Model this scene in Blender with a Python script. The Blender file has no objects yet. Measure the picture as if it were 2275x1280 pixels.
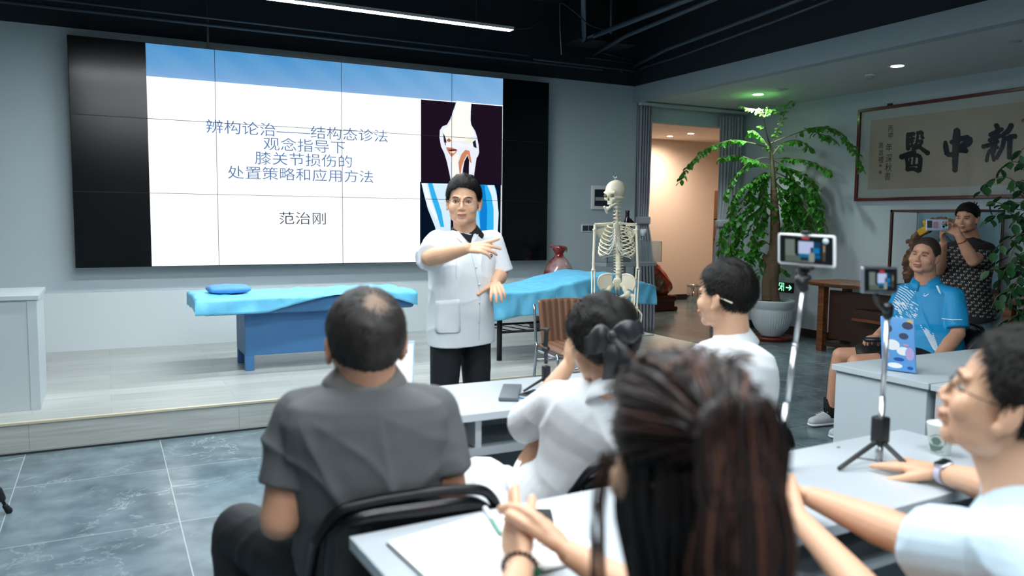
import bpy, bmesh, math, random
import numpy as np
from mathutils import Vector, Matrix, noise
from mathutils.bvhtree import BVHTree

S = bpy.context.scene
COL = S.collection
PI = math.pi
rnd = random.Random(7)

# ------------------------------------------------------------------ camera
FPX = 1760.5
YAW, PITCH, ROLL = math.radians(27.147), math.radians(4.932), math.radians(0.565)
CAM = Vector((0, 0, 1.425))
_f = Vector((math.sin(YAW)*math.cos(PITCH), math.cos(YAW)*math.cos(PITCH), -math.sin(PITCH)))
_r0 = Vector((math.cos(YAW), -math.sin(YAW), 0)); _u0 = _r0.cross(_f)
CR = _r0*math.cos(ROLL) + _u0*math.sin(ROLL)
CU = _u0*math.cos(ROLL) - _r0*math.sin(ROLL)
CF = _f
cd = bpy.data.cameras.new('camera'); cam = bpy.data.objects.new('camera', cd); COL.objects.link(cam)
M = Matrix.Identity(4)
for i in range(3):
    M[i][0] = CR[i]; M[i][1] = CU[i]; M[i][2] = -CF[i]; M[i][3] = CAM[i]
cam.matrix_world = M
cd.sensor_fit = 'HORIZONTAL'; cd.sensor_width = 36; cd.lens = FPX/2275*36; cd.clip_start = 0.05
cd.dof.use_dof = True; cd.dof.focus_distance = 6.0; cd.dof.aperture_fstop = 2.35
S.camera = cam

def ray(x, y): return CF + CR*((x-1137.5)/FPX) - CU*((y-640)/FPX)
def at(x, y, z): return CAM + ray(x, y)*z
def onZ(x, y, Z): d = ray(x, y); return CAM + d*((Z-CAM.z)/d.z)
def onY(x, y, Y): d = ray(x, y); return CAM + d*(Y/d.y)
def onX(x, y, X): d = ray(x, y); return CAM + d*(X/d.x)

# ------------------------------------------------------------------ world, exposure
w = bpy.data.worlds.new('world'); S.world = w; w.use_nodes = True
w.node_tree.nodes['Background'].inputs[0].default_value = (0.55, 0.75, 0.9, 1)
w.node_tree.nodes['Background'].inputs[1].default_value = 0.03
S.view_settings.view_transform = 'Standard'; S.view_settings.look = 'None'
S.view_settings.gamma = 1; S.view_settings.exposure = 0.28
S.view_settings.use_curve_mapping = False

# ------------------------------------------------------------------ materials
def srgb(c):
    if isinstance(c, str):
        c = [int(c[i:i+2], 16)/255 for i in (0, 2, 4)]
    return tuple((v/12.92 if v <= 0.04045 else ((v+0.055)/1.055)**2.4) for v in c) + (1,)
MATS = {}
def mat(name, col='cccccc', rough=0.5, metal=0.0, spec=0.5, noise_amt=0.0, noise_scale=8, bump=0.0, bump_scale=40,
        stretch=(1, 1, 1), coat=0.0, sheen=0.0, emit=None, estr=0.0, trans=0.0, sss=0.0, vcol=None, alpha=1.0):
    if name in MATS: return MATS[name]
    m = bpy.data.materials.new(name); m.use_nodes = True; MATS[name] = m
    nt = m.node_tree; b = nt.nodes['Principled BSDF']
    c = srgb(col)
    b.inputs['Base Color'].default_value = c; b.inputs['Roughness'].default_value = rough
    b.inputs['Metallic'].default_value = metal; b.inputs['Specular IOR Level'].default_value = spec
    b.inputs['Coat Weight'].default_value = coat; b.inputs['Sheen Weight'].default_value = sheen
    b.inputs['Transmission Weight'].default_value = trans
    if sss: b.inputs['Subsurface Weight'].default_value = sss; b.inputs['Subsurface Radius'].default_value = (0.02, 0.008, 0.004); b.inputs['Subsurface Scale'].default_value = 0.5
    if emit is not None:
        b.inputs['Emission Color'].default_value = srgb(emit); b.inputs['Emission Strength'].default_value = estr
    tc = None
    if noise_amt or bump:
        tc = nt.nodes.new('ShaderNodeTexCoord'); mp = nt.nodes.new('ShaderNodeMapping')
        mp.inputs['Scale'].default_value = stretch; nt.links.new(tc.outputs['Object'], mp.inputs[0])
    if vcol:
        vc = nt.nodes.new('ShaderNodeVertexColor'); vc.layer_name = vcol
        nt.links.new(vc.outputs[0], b.inputs['Base Color'])
        if estr and emit is not None: nt.links.new(vc.outputs[0], b.inputs['Emission Color'])
    elif noise_amt:
        n = nt.nodes.new('ShaderNodeTexNoise'); n.inputs['Scale'].default_value = noise_scale; n.inputs['Detail'].default_value = 5
        nt.links.new(mp.outputs[0], n.inputs['Vector'])
        mx = nt.nodes.new('ShaderNodeMix'); mx.data_type = 'RGBA'
        nt.links.new(n.outputs[0], mx.inputs[0])
        mx.inputs[6].default_value = tuple(v*(1-noise_amt) for v in c[:3])+(1,)
        mx.inputs[7].default_value = tuple(min(1, v*(1+noise_amt)) for v in c[:3])+(1,)
        nt.links.new(mx.outputs[2], b.inputs['Base Color'])
    if bump:
        n2 = nt.nodes.new('ShaderNodeTexNoise'); n2.inputs['Scale'].default_value = bump_scale; n2.inputs['Detail'].default_value = 4
        nt.links.new(mp.outputs[0], n2.inputs['Vector'])
        bp = nt.nodes.new('ShaderNodeBump'); bp.inputs['Strength'].default_value = bump; bp.inputs['Distance'].default_value = 0.01
        nt.links.new(n2.outputs[0], bp.inputs['Height']); nt.links.new(bp.outputs[0], b.inputs['Normal'])
    return m
def emission(name, col, strength):
    if name in MATS: return MATS[name]
    m = bpy.data.materials.new(name); m.use_nodes = True; MATS[name] = m
    nt = m.node_tree; nt.nodes.clear()
    e = nt.nodes.new('ShaderNodeEmission'); o = nt.nodes.new('ShaderNodeOutputMaterial')
    e.inputs[0].default_value = srgb(col); e.inputs[1].default_value = strength
    nt.links.new(e.outputs[0], o.inputs[0]); return m
def emission_v(name, strength):
    m = emission(name, 'ffffff', strength); nt = m.node_tree
    v = nt.nodes.new('ShaderNodeVertexColor'); v.layer_name = 'Col'
    nt.links.new(v.outputs[0], [n for n in nt.nodes if n.type == 'EMISSION'][0].inputs[0]); return m

# ------------------------------------------------------------------ mesh builder
def frame(d, up=Vector((0, 0, 1))):
    d = Vector(d).normalized(); up = Vector(up)
    if abs(d.dot(up.normalized())) > 0.98: up = Vector((0, 1, 0)) if abs(d.y) < 0.9 else Vector((1, 0, 0))
    s = d.cross(up).normalized(); u = s.cross(d).normalized()
    return s, u, d
class MB:
    def __init__(s): s.v = []; s.f = []; s.c = []; s.smooth = []
    def add(s, vs, fs, col=None, smooth=False):
        n = len(s.v); s.v += [tuple(p) for p in vs]; s.f += [tuple(n+i for i in f) for f in fs]
        s.c += [col]*len(fs); s.smooth += [smooth]*len(fs); return s
    def box(s, a, b, col=None, M=None):
        x0, y0, z0 = a; x1, y1, z1 = b
        vs = [Vector((x, y, z)) for z in (z0, z1) for y in (y0, y1) for x in (x0, x1)]
        if M is not None: vs = [M @ p for p in vs]
        return s.add(vs, [(0, 2, 3, 1), (4, 5, 7, 6), (0, 1, 5, 4), (2, 6, 7, 3), (0, 4, 6, 2), (1, 3, 7, 5)], col)
    def rbox(s, a, b, r=0.01, M=None, seg=3, col=None):
        bm = bmesh.new(); bmesh.ops.create_cube(bm, size=1)
        for v in bm.verts: v.co = Vector([a[i]+(v.co[i]+0.5)*(b[i]-a[i]) for i in range(3)])
        bmesh.ops.bevel(bm, geom=bm.edges[:], offset=r, segments=seg, profile=0.5, affect='EDGES')
        vs = [(M @ v.co if M is not None else v.co.copy()) for v in bm.verts]; fs = [[v.index for v in f.verts] for f in bm.faces]
        bm.free(); return s.add(vs, fs, col, True)
    def ring_loft(s, rings, cap=True, col=None, smooth=True, closed=True):
        n = len(rings[0]); vs = [p for r in rings for p in r]; fs = []
        for k in range(len(rings)-1):
            for i in range(n if closed else n-1):
                j = (i+1) % n; fs.append((k*n+i, k*n+j, (k+1)*n+j, (k+1)*n+i))
        if cap and closed:
            fs.append(tuple(reversed(range(n)))); b = (len(rings)-1)*n; fs.append(tuple(b+i for i in range(n)))
        return s.add(vs, fs, col, smooth)
    def tube(s, pts, r, n=10, cap=True, col=None, flat=1.0, up=(0, 0, 1), smooth=True):
        pts = [Vector(p) for p in pts]; m = len(pts)
        rr = r if isinstance(r, (list, tuple)) else [r]*m
        rings = []; pu = Vector(up)
        for k in range(m):
            d = (pts[min(k+1, m-1)]-pts[max(k-1, 0)])
            if d.length < 1e-9: d = Vector((0, 0, 1))
            sd, u, d = frame(d, pu); pu = u
            rings.append([pts[k]+sd*(math.cos(2*PI*i/n)*rr[k])+u*(math.sin(2*PI*i/n)*rr[k]*flat) for i in range(n)])
        return s.ring_loft(rings, cap, col, smooth)
    def caps(s, a, b, ra, rb, n=14, flat=1.0, up=(0, 0, 1)):
        a = Vector(a); b = Vector(b); sd, u, d = frame(b-a, up) if (b-a).length > 1e-6 else frame(Vector((0, 0, 1)))
        rings = []; K = 4
        for k in range(K+1):
            t = PI/2*(1-k/K)
            rings.append((a-d*math.sin(t)*ra, math.cos(t)*ra))
        for k in range(K+1):
            t = PI/2*k/K
            rings.append((b+d*math.sin(t)*rb, math.cos(t)*rb))
        R = [[c+sd*(math.cos(2*PI*i/n)*max(r, 1e-4))+u*(math.sin(2*PI*i/n)*max(r, 1e-4)*flat) for i in range(n)] for c, r in rings]
        return s.ring_loft(R, True)
    def ell(s, c, r, M=None, n=16, m=10, col=None):
        c = Vector(c); R = []
        for k in range(m+1):
            t = -PI/2+PI*k/m; cc = max(math.cos(t), 0.01)
            ring = [Vector((r[0]*cc*math.cos(2*PI*i/n), r[1]*cc*math.sin(2*PI*i/n), r[2]*math.sin(t))) for i in range(n)]
            R.append([c+((M @ p) if M is not None else p) for p in ring])
        return s.ring_loft(R, True, col)
    def lathe(s, prof, c=(0, 0, 0), n=32, col=None, rib=0, rib_amp=0, rz=(0, 1e9), smooth=True):
        c = Vector(c); R = []
        for (r, z) in prof:
            ring = []
            for i in range(n):
                a = 2*PI*i/n; q = r
                if rib and rz[0] <= z <= rz[1]: q = r+rib_amp*(abs(math.sin(a*rib/2))-0.5)
                ring.append(c+Vector((q*math.cos(a), q*math.sin(a), z)))
            R.append(ring)
        return s.ring_loft(R, True, col, smooth)
    def prism(s, poly, d, col=None):
        n = len(poly); d = Vector(d); a = [Vector(p) for p in poly]; b = [p+d for p in a]
        fs = [tuple(range(n)), tuple(n+i for i in reversed(range(n)))]+[(i, i+n, (i+1) % n+n, (i+1) % n) for i in range(n)]
        return s.add(a+b, fs, col)
    def grid(s, P, closed=False, col=None, smooth=True):
        return s.ring_loft(P, False, col, smooth, closed)
    def mesh(s, name):
        me = bpy.data.meshes.new(name); me.from_pydata(s.v, [], s.f); 
        if any(c is not None for c in s.c):
            ca = me.color_attributes.new('Col', 'BYTE_COLOR', 'CORNER'); k = 0
            for f, c in zip(me.polygons, s.c):
                cc = srgb(c) if c is not None else (1, 1, 1, 1)
                for _ in f.vertices: ca.data[k].color = cc; k += 1
        me.polygons.foreach_set('use_smooth', s.smooth); me.validate(); me.update(); return me
    def build(s, name, m, parent=None, bevel=0, solid=0, subsurf=0, fixn=True):
        me = s.mesh(name)
        if fixn:
            bm = bmesh.new(); bm.from_mesh(me); bmesh.ops.recalc_face_normals(bm, faces=bm.faces[:]); bm.to_mesh(me); bm.free()
        o = bpy.data.objects.new(name, me); COL.objects.link(o)
        if m: me.materials.append(m)
        if parent: o.parent = parent; o.matrix_parent_inverse = Matrix.Translation(-parent.location) if parent.type == 'EMPTY' or True else None
        if bevel:
            md = o.modifiers.new('b', 'BEVEL'); md.width = bevel; md.segments = 2; md.limit_method = 'ANGLE'; md.angle_limit = 0.7
        if solid:
            md = o.modifiers.new('s', 'SOLIDIFY'); md.thickness = solid; md.offset = 0
        if subsurf:
            md = o.modifiers.new('u', 'SUBSURF'); md.levels = subsurf; md.render_levels = subsurf
        return o
def inv_of(parent):
    return Matrix.Translation(-parent.location)
def tag(o, label=None, cat=None, group=None, kind=None):
    if label: o['label'] = label
    if cat: o['category'] = cat
    if group: o['group'] = group
    if kind: o['kind'] = kind
    return o
def thing(name, loc, label, cat, group=None):
    o = bpy.data.objects.new(name, None); COL.objects.link(o); o.location = loc; o.empty_display_size = 0.1
    return tag(o, label, cat, group)
def struct(name, mb, m, **k):
    o = mb.build(name, m, **k); o['kind'] = 'structure'; return o
def dup_tree(o, off=(0, 0, 0)):
    c = o.copy(); COL.objects.link(c); c.location = Vector(o.location)+Vector(off)
    def rec(a, b):
        for ch in [x for x in list(bpy.data.objects) if x.parent == a]:
            d = ch.copy(); COL.objects.link(d); d.parent = b; rec(ch, d)
    rec(o, c); return c

def voxel(mb, size, smooth_it=4, fac=0.5):
    me = mb.mesh('tmp')
    bm = bmesh.new(); bm.from_mesh(me); bmesh.ops.recalc_face_normals(bm, faces=bm.faces[:]); bm.to_mesh(me); bm.free()
    o = bpy.data.objects.new('tmp', me); COL.objects.link(o)
    r = o.modifiers.new('r', 'REMESH'); r.mode = 'VOXEL'; r.voxel_size = size; r.adaptivity = 0; r.use_smooth_shade = True
    if smooth_it:
        sm = o.modifiers.new('s', 'SMOOTH'); sm.factor = fac; sm.iterations = smooth_it
    dg = bpy.context.evaluated_depsgraph_get()
    out = bpy.data.meshes.new_from_object(o.evaluated_get(dg), depsgraph=dg)
    bpy.data.objects.remove(o); bpy.data.meshes.remove(me)
    out.polygons.foreach_set('use_smooth', [True]*len(out.polygons))
    return out
def link_mesh(name, me, m, parent=None):
    o = bpy.data.objects.new(name, me); COL.objects.link(o); me.name = name
    me.materials.clear(); me.materials.append(m)
    if parent: o.parent = parent; o.matrix_parent_inverse = inv_of(parent)
    return o
def get_co(me):
    a = np.empty(len(me.vertices)*3); me.vertices.foreach_get('co', a); return a.reshape(-1, 3)
def set_co(me, a): me.vertices.foreach_set('co', a.ravel()); me.update()
def get_no(me):
    a = np.empty(len(me.vertices)*3); me.vertex_normals.foreach_get('vector', a); return a.reshape(-1, 3)

def bez(P, n=8):
    P = [Vector(p) for p in P]; out = []
    for i in range(len(P)-1):
        p0 = P[max(i-1, 0)]; p1 = P[i]; p2 = P[i+1]; p3 = P[min(i+2, len(P)-1)]
        for k in range(n):
            t = k/n; out.append(0.5*((2*p1)+(p2-p0)*t+(2*p0-5*p1+4*p2-p3)*t*t+(3*p1-p0-3*p2+p3)*t**3))
    out.append(P[-1]); return out
def text_mesh(txt, size, M, offset=0.0, extrude=0.0, align='CENTER', sx=1.0):
    c = bpy.data.curves.new('t', 'FONT'); c.body = txt; c.size = size; c.align_x = align; c.offset = offset; c.extrude = extrude
    o = bpy.data.objects.new('t', c); COL.objects.link(o)
    dg = bpy.context.evaluated_depsgraph_get(); dg.update()
    me = bpy.data.meshes.new_from_object(o.evaluated_get(dg), depsgraph=dg)
    bpy.data.objects.remove(o); bpy.data.curves.remove(c)
    me.transform(M @ Matrix.Diagonal((sx, 1, 1, 1))); return me
def text(name, txt, size, M, m, parent, **k):
    return link_mesh(name, text_mesh(txt, size, M, **k), m, parent)
def basis(o, x, y, z=None):
    x = Vector(x).normalized(); y = Vector(y).normalized(); z = x.cross(y) if z is None else Vector(z)
    m = Matrix.Identity(4)
    for i in range(3): m[i][0] = x[i]; m[i][1] = y[i]; m[i][2] = z[i]; m[i][3] = o[i]
    return m
# ------------------------------------------------------------------ lamps of the room
LAMP = emission('lamp_diffuser', 'eef5f9', 100.0)
housing = mat('lamp_housing', 'c9ced2', 0.4)
def linear_lamp(x0, x1, y, label, vis=True, z=3.12):
    t = thing('linear_ceiling_lamp', (x0, y, z), label, 'ceiling lamp', 'suspended linear ceiling lamps')
    b = MB().box((x0, y-.046, z+.010), (x1, y+.046, z+.024)).box((x0, y-.046, z-.001), (x1, y-.043, z+.011)).box((x0, y+.043, z-.001), (x1, y+.046, z+.011)).box((x0, y-.043, z-.001), (x0+.003, y+.043, z+.011)).box((x1-.003, y-.043, z-.001), (x1, y+.043, z+.011)); b.build('housing', housing, t)
    d = MB().box((x0+.004, y-.042, z+.001), (x1-.004, y+.042, z+.010)); d.build('diffuser', LAMP, t)
    for x in (x0+.35, x1-.35):
        MB().tube([(x, y, z+.024), (x, y, 3.95)], .0012, 6).build('suspension_wire', mat('wire_grey', '50565a', .4, .8), t)
    return t
linear_lamp(.89, 3.31, 6.51, 'long glowing linear lamp hanging from the dark ceiling before the video wall')
for yy, w1 in ((5.4, 'over the stage edge'), (3.7, 'over the speaker'), (2.0, 'over the far table'), (.3, 'over the near table'), (-1.5, 'behind the camera')):
    linear_lamp(-.3, 2.1, yy, 'linear ceiling lamp '+w1+', out of the picture')

# ------------------------------------------------------------------ structure
wallm = mat('painted_wall', 'b5c3c9', 0.75, noise_amt=.03, noise_scale=2, bump=.02, bump_scale=300)
darkm = mat('dark_ceiling_paint', '18232b', 0.8, noise_amt=.15, noise_scale=3, bump=.1, bump_scale=60)
lightc = mat('dropped_ceiling_paint', 'c2c8c8', 0.8)
WY = 8.27; DY = 8.158; ST = .194; NY_ = 5.443
XS = 5.3; X1 = 5.93; XR = 7.777; ZC = 2.918; YE = 8.317
# tile floor
fm = bpy.data.materials.new('marble_tiles'); fm.use_nodes = True; nt = fm.node_tree; b = nt.nodes['Principled BSDF']
def N(t, **k):
    n = nt.nodes.new(t)
    for a, v in k.items(): setattr(n, a, v)
    return n
def math_(op, a, b_=None, v=None):
    n = N('ShaderNodeMath', operation=op); nt.links.new(a, n.inputs[0])
    if b_ is not None: nt.links.new(b_, n.inputs[1])
    if v is not None: n.inputs[1].default_value = v
    return n.outputs[0]
tc = N('ShaderNodeTexCoord'); sp = N('ShaderNodeSeparateXYZ'); nt.links.new(tc.outputs['Object'], sp.inputs[0])
def gline(o, off, per):
    a = math_('ADD', o, v=-off+50*per); a = math_('DIVIDE', a, v=per); fr = math_('FRACT', a)
    a = math_('SUBTRACT', fr, v=.5); a = math_('ABSOLUTE', a); return math_('GREATER_THAN', a, v=.5-.0022/per)
gx = gline(sp.outputs[0], .27, .735); gy = gline(sp.outputs[1], 4.78, .87)
g = math_('MAXIMUM', gx, gy)
# per-tile offset for the veins
def cell(o, off, per):
    a = math_('ADD', o, v=-off+50*per); a = math_('DIVIDE', a, v=per); return math_('FLOOR', a)
cx_ = cell(sp.outputs[0], .27, .735); cy_ = cell(sp.outputs[1], 4.78, .87)
cmb = N('ShaderNodeCombineXYZ'); nt.links.new(math_('MULTIPLY', cx_, v=3.7), cmb.inputs[0]); nt.links.new(math_('MULTIPLY', cy_, v=5.1), cmb.inputs[1])
va = N('ShaderNodeVectorMath', operation='ADD'); nt.links.new(tc.outputs['Object'], va.inputs[0]); nt.links.new(cmb.outputs[0], va.inputs[1])
n1 = N('ShaderNodeTexNoise'); n1.inputs['Scale'].default_value = 2.3; n1.inputs['Detail'].default_value = 9; n1.inputs['Roughness'].default_value = .62; n1.inputs['Distortion'].default_value = 1.2
nt.links.new(va.outputs[0], n1.inputs['Vector'])
vn = math_('SUBTRACT', n1.outputs[0], v=.5); vn = math_('ABSOLUTE', vn)
vr = N('ShaderNodeMapRange'); nt.links.new(vn, vr.inputs[0]); vr.inputs[1].default_value = 0; vr.inputs[2].default_value = .012; vr.inputs[3].default_value = 1; vr.inputs[4].default_value = 0
n2 = N('ShaderNodeTexNoise'); n2.inputs['Scale'].default_value = 1.7; n2.inputs['Detail'].default_value = 3; nt.links.new(va.outputs[0], n2.inputs['Vector'])
mk = N('ShaderNodeMapRange'); nt.links.new(n2.outputs[0], mk.inputs[0]); mk.inputs[1].default_value = .45; mk.inputs[2].default_value = .65
vm = math_('MULTIPLY', vr.outputs[0], mk.outputs[0]); vm = math_('MULTIPLY', vm, v=.55)
n3 = N('ShaderNodeTexNoise'); n3.inputs['Scale'].default_value = 5; n3.inputs['Detail'].default_value = 8; nt.links.new(va.outputs[0], n3.inputs['Vector'])
cr = N('ShaderNodeValToRGB'); nt.links.new(n3.outputs[0], cr.inputs[0])
cr.color_ramp.elements[0].position = .3; cr.color_ramp.elements[0].color = srgb('51626a')
cr.color_ramp.elements[1].position = .72; cr.color_ramp.elements[1].color = srgb('788a91')
m1 = N('ShaderNodeMix', data_type='RGBA'); nt.links.new(vm, m1.inputs[0]); nt.links.new(cr.outputs[0], m1.inputs[6]); m1.inputs[7].default_value = srgb('c3cfd2')
m2 = N('ShaderNodeMix', data_type='RGBA'); nt.links.new(g, m2.inputs[0]); nt.links.new(m1.outputs[2], m2.inputs[6]); m2.inputs[7].default_value = srgb('a9b6b8')
nt.links.new(m2.outputs[2], b.inputs['Base Color'])
b.inputs['Roughness'].default_value = .2; b.inputs['Specular IOR Level'].default_value = .5
struct('floor', MB().box((-4.5, -5, -.1), (10.5, 12, 0)), fm)
# walls
struct('wall_back', MB().box((-4.5, WY, 0), (X1+.05, WY+.14, 3.095)), wallm)
struct('wall_back_upper', MB().box((-4.5, WY-.004, 3.095), (X1+.08, WY+.15, 4.1)), darkm)
struct('wall_back_dado', MB().box((-4.5, DY, 0), (X1-.02, WY, .725)), mat('dado_paint', 'd3dde0', .6))
struct('ceiling', MB().box((-4.5, -5, 3.95), (X1+.02, WY+.15, 4.05)), darkm)
struct('wall_right', MB().box((XR, -5, 0), (XR+.15, YE+.1, ZC+.3)), wallm)
struct('ceiling_right', MB().box((X1, -5, ZC), (XR+.1, YE+.05, ZC+.12)), lightc)
struct('trim_bulkhead', MB().box((X1-.02, -5, ZC-.02), (X1+.1, WY, 3.09)), mat('bulkhead_paint', '9eabb1', .75))
struct('trim_beam', MB().box((X1-.012, -5, 3.09), (X1+.12, WY, 4.1)), darkm)
struct('wall_left', MB().box((-4.6, -5, 0), (-4.5, WY+.1, 4.1)), wallm)
struct('wall_behind', MB().box((-4.6, -5.1, 0), (XR+.1, -5, 4.1)), wallm)
# entry wall with opening
ew = MB(); ew.box((X1+.05, YE, 2.685), (XR+.1, YE+.12, ZC)); ew.box((X1+.05, YE, 0), (6.12, YE+.12, 2.685)).box((7.5, YE, 0), (XR+.1, YE+.12, 2.685))
struct('wall_entry', ew, wallm)
peach = mat('corridor_plaster', 'e4d8cc', .7)
struct('wall_corridor_far', MB().box((5.5, 11.4, 0), (12.5, 11.5, 3.2)), peach)
struct('wall_corridor_left', MB().box((6.0, YE+.1, 0), (6.08, 11.4, 3.2)), peach)
struct('wall_corridor_right', MB().box((10.4, YE+.1, 0), (10.5, 11.4, 3.2)), peach)
struct('ceiling_corridor', MB().box((5.5, YE+.12, 2.86), (12.5, 11.5, 2.95)), peach)
bb = mat('black_skirting', '0e1012', .35)
struct('baseboard_corridor', MB().box((6.08, 11.385, 0), (10.4, 11.4, .1)), bb)
struct('baseboard_right', MB().box((XR-.015, -5, 0), (XR, YE, .1)), bb)
struct('baseboard_entry', MB().box((7.5, YE-.012, 0), (XR-.016, YE, .1)), bb)
# stage
sm = bpy.data.materials.new('laminate_planks'); sm.use_nodes = True; nt = sm.node_tree; b = nt.nodes['Principled BSDF']
tc = N('ShaderNodeTexCoord')
bk = N('ShaderNodeTexBrick'); bk.inputs['Scale'].default_value = 1; bk.inputs['Brick Width'].default_value = 1.2; bk.inputs['Row Height'].default_value = .195
bk.inputs['Mortar Size'].default_value = .0012; bk.inputs['Color1'].default_value = srgb('c0c3be'); bk.inputs['Color2'].default_value = srgb('a9aea9'); bk.inputs['Mortar'].default_value = srgb('80857f')
bk.offset = .37
mpz = N('ShaderNodeMapping'); nt.links.new(tc.outputs['Object'], mpz.inputs[0])
mpz.inputs['Rotation'].default_value = (0, 0, 0)
sp = N('ShaderNodeSeparateXYZ'); nt.links.new(tc.outputs['Object'], sp.inputs[0])
ad = N('ShaderNodeMath', operation='ADD'); nt.links.new(sp.outputs[1], ad.inputs[0]); nt.links.new(sp.outputs[2], ad.inputs[1])
cb = N('ShaderNodeCombineXYZ'); nt.links.new(sp.outputs[0], cb.inputs[0]); nt.links.new(ad.outputs[0], cb.inputs[1])
nt.links.new(cb.outputs[0], bk.inputs[0])
mp = N('ShaderNodeMapping'); mp.inputs['Scale'].default_value = (1.2, 28, 28); nt.links.new(cb.outputs[0], mp.inputs[0])
ng = N('ShaderNodeTexNoise'); ng.inputs['Scale'].default_value = 2; ng.inputs['Detail'].default_value = 4; nt.links.new(mp.outputs[0], ng.inputs[0])
mr = N('ShaderNodeMapRange'); nt.links.new(ng.outputs[0], mr.inputs[0]); mr.inputs[1].default_value = .3; mr.inputs[2].default_value = .7; mr.inputs[3].default_value = .78; mr.inputs[4].default_value = 1.08
mx = N('ShaderNodeMix', data_type='RGBA', blend_type='MULTIPLY'); mx.inputs[0].default_value = 1
nt.links.new(bk.outputs[0], mx.inputs[6]); cbr = N('ShaderNodeCombineColor'); [nt.links.new(mr.outputs[0], cbr.inputs[i]) for i in range(3)]; nt.links.new(cbr.outputs[0], mx.inputs[7])
nt.links.new(mx.outputs[2], b.inputs['Base Color']); b.inputs['Roughness'].default_value = .3
struct('floor_stage', MB().box((-4.5, NY_, .008), (XS, DY-.001, ST)), sm)
struct('trim_stage_nose', MB().box((-4.5, NY_-.012, ST-.014), (XS, NY_+.012, ST+.004)), mat('nose_brass', 'd8cfb6', .35, .3), bevel=.003)
struct('trim_stage_base', MB().box((-4.5, NY_-.004, 0), (XS, NY_+.01, .012)), mat('stage_base_dark', '2a2f33', .5))

# ------------------------------------------------------------------ downlights and ceiling fittings of the side zone
def downlight(x, y, z, label, col, power, spot=None, size=.075, glow=30, group='recessed downlights'):
    t = thing('recessed_downlight', (x, y, z), label, 'downlight', group)
    MB().lathe([(size*.78, -.001), (size, -.002), (size*1.12, -.004), (size*1.12, 0), (size*.78, .0)], (x, y, z), 24).build('trim_ring', mat('white_plastic', 'e6e8e8', .4), t)
    MB().lathe([(size*.78, -.0015), (size*.78, .0005)], (x, y, z), 24).build('lens', emission('downlens_'+label[:6], col, glow), t)
    l = bpy.data.lights.new('downlight_beam', 'SPOT'); l.energy = power; l.color = srgb(col)[:3]; l.spot_size = math.radians(spot or 100); l.spot_blend = 1.0; l.shadow_soft_size = .05
    o = bpy.data.objects.new('downlight_beam', l); COL.objects.link(o); o.location = (x, y, z-.03); o.parent = t; o.matrix_parent_inverse = inv_of(t)
    return t
downlight(6.875, 7.118, ZC, 'glowing recessed downlight directly above the tall potted tree', 'f2fff6', 170, 110)
downlight(6.76, 5.19, ZC, 'glowing recessed downlight beside the smoke detector', 'dcefff', 12, 110)
downlight(8.57, 10.9, 2.86, 'corridor downlight, the farther of the two seen through the doorway', 'ffe0c6', 90, 172, .06, group='corridor downlights')
downlight(8.60, 10.4, 2.86, 'corridor downlight, the nearer of the two seen through the doorway', 'ffe0c6', 90, 172, .06, group='corridor downlights')
t = thing('smoke_detector', (6.9, 5.6, ZC), 'small white round smoke detector on the dropped ceiling', 'smoke detector')
MB().lathe([(.05, 0), (.05, -.012), (.045, -.02)], (6.9, 5.6, ZC), 24).build('base', mat('white_plastic'), t)
MB().lathe([(.038, -.02), (.038, -.028), (.03, -.045), (.01, -.05)], (6.9, 5.6, ZC), 24).build('sensor_head', mat('detector_head', '9a9fa0', .4), t)
for (x, y, lb) in ((6.836, 6.694, 'small round ceiling plate just right of the downlight over the tree'), (6.67, 4.036, 'small round ceiling plate near the right edge of the picture')):
    tag(MB().lathe([(.05, 0), (.052, -.004), (.03, -.008), (.001, -.009)], (x, y, ZC), 20).build('ceiling_plate', mat('plate_grey', 'aeb3b2', .5)), lb, 'ceiling plate')

# ------------------------------------------------------------------ dark services above
pipem = mat('painted_pipe', '3d4c58', .45, .2)
pdark = mat('black_pipe', '141a1f', .5)
def pipe(name, pts, r, label, m=pipem, cat='pipe', n=10, smooth=False):
    o = MB().tube(bez(pts, 6) if smooth else pts, r, n).build(name, m); return tag(o, label, cat)
pa, pb = onY(39, 0, 7.95), onY(1175, 123, 7.95)
pipe('conduit', [(-1.2, 7.95, pb.z+.0), (pb.x, 7.95, pb.z)], .012, 'thin dark conduit running along the top of the video wall, upper one')
pipe('conduit', [(-1.2, 7.99, pb.z-.055), (pb.x+1.0, 7.99, pb.z-.055)], .016, 'thicker dark conduit below the thin one above the video wall')
p = onY(461, 45, 8.05); q = onY(465, 106, 8.05)
pipe('hanger_rod', [(p.x, 8.05, 3.93), (p.x, 8.05, 2.99)], .012, 'black vertical rod running from the ceiling to the video wall top', pdark, 'hanger')
def PX(x, y, z):
    v = onZ(x, y, z); return Vector((min(v.x, 5.84), min(v.y, 8.1), v.z))
pipe('sprinkler_pipe', [PX(1296, -60, 3.75), PX(1297, 90, 3.42), PX(1345, 70, 3.42), PX(1540, -6, 3.42), PX(1800, -110, 3.42)], .027, 'grey pipe dropping from the ceiling and turning toward the room')
pipe('sprinkler_pipe', [PX(1268, 138, 3.38), PX(1390, 80, 3.38), PX(1600, -8, 3.38), PX(1800, -92, 3.38)], .022, 'grey pipe running parallel beside the brightest ceiling pipe')
pipe('hanger_rod', [PX(1357, 75, 3.42), PX(1357, 75, 3.42)+Vector((0, 0, .52))], .012, 'grey vertical rod holding the brightest ceiling pipe', pipem, 'hanger')
pipe('conduit', [PX(1268, 138, 3.34), PX(1365, 150, 3.34), PX(1440, 165, 3.34)], .012, 'dark conduit curving near the ceiling corner', pdark)
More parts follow.
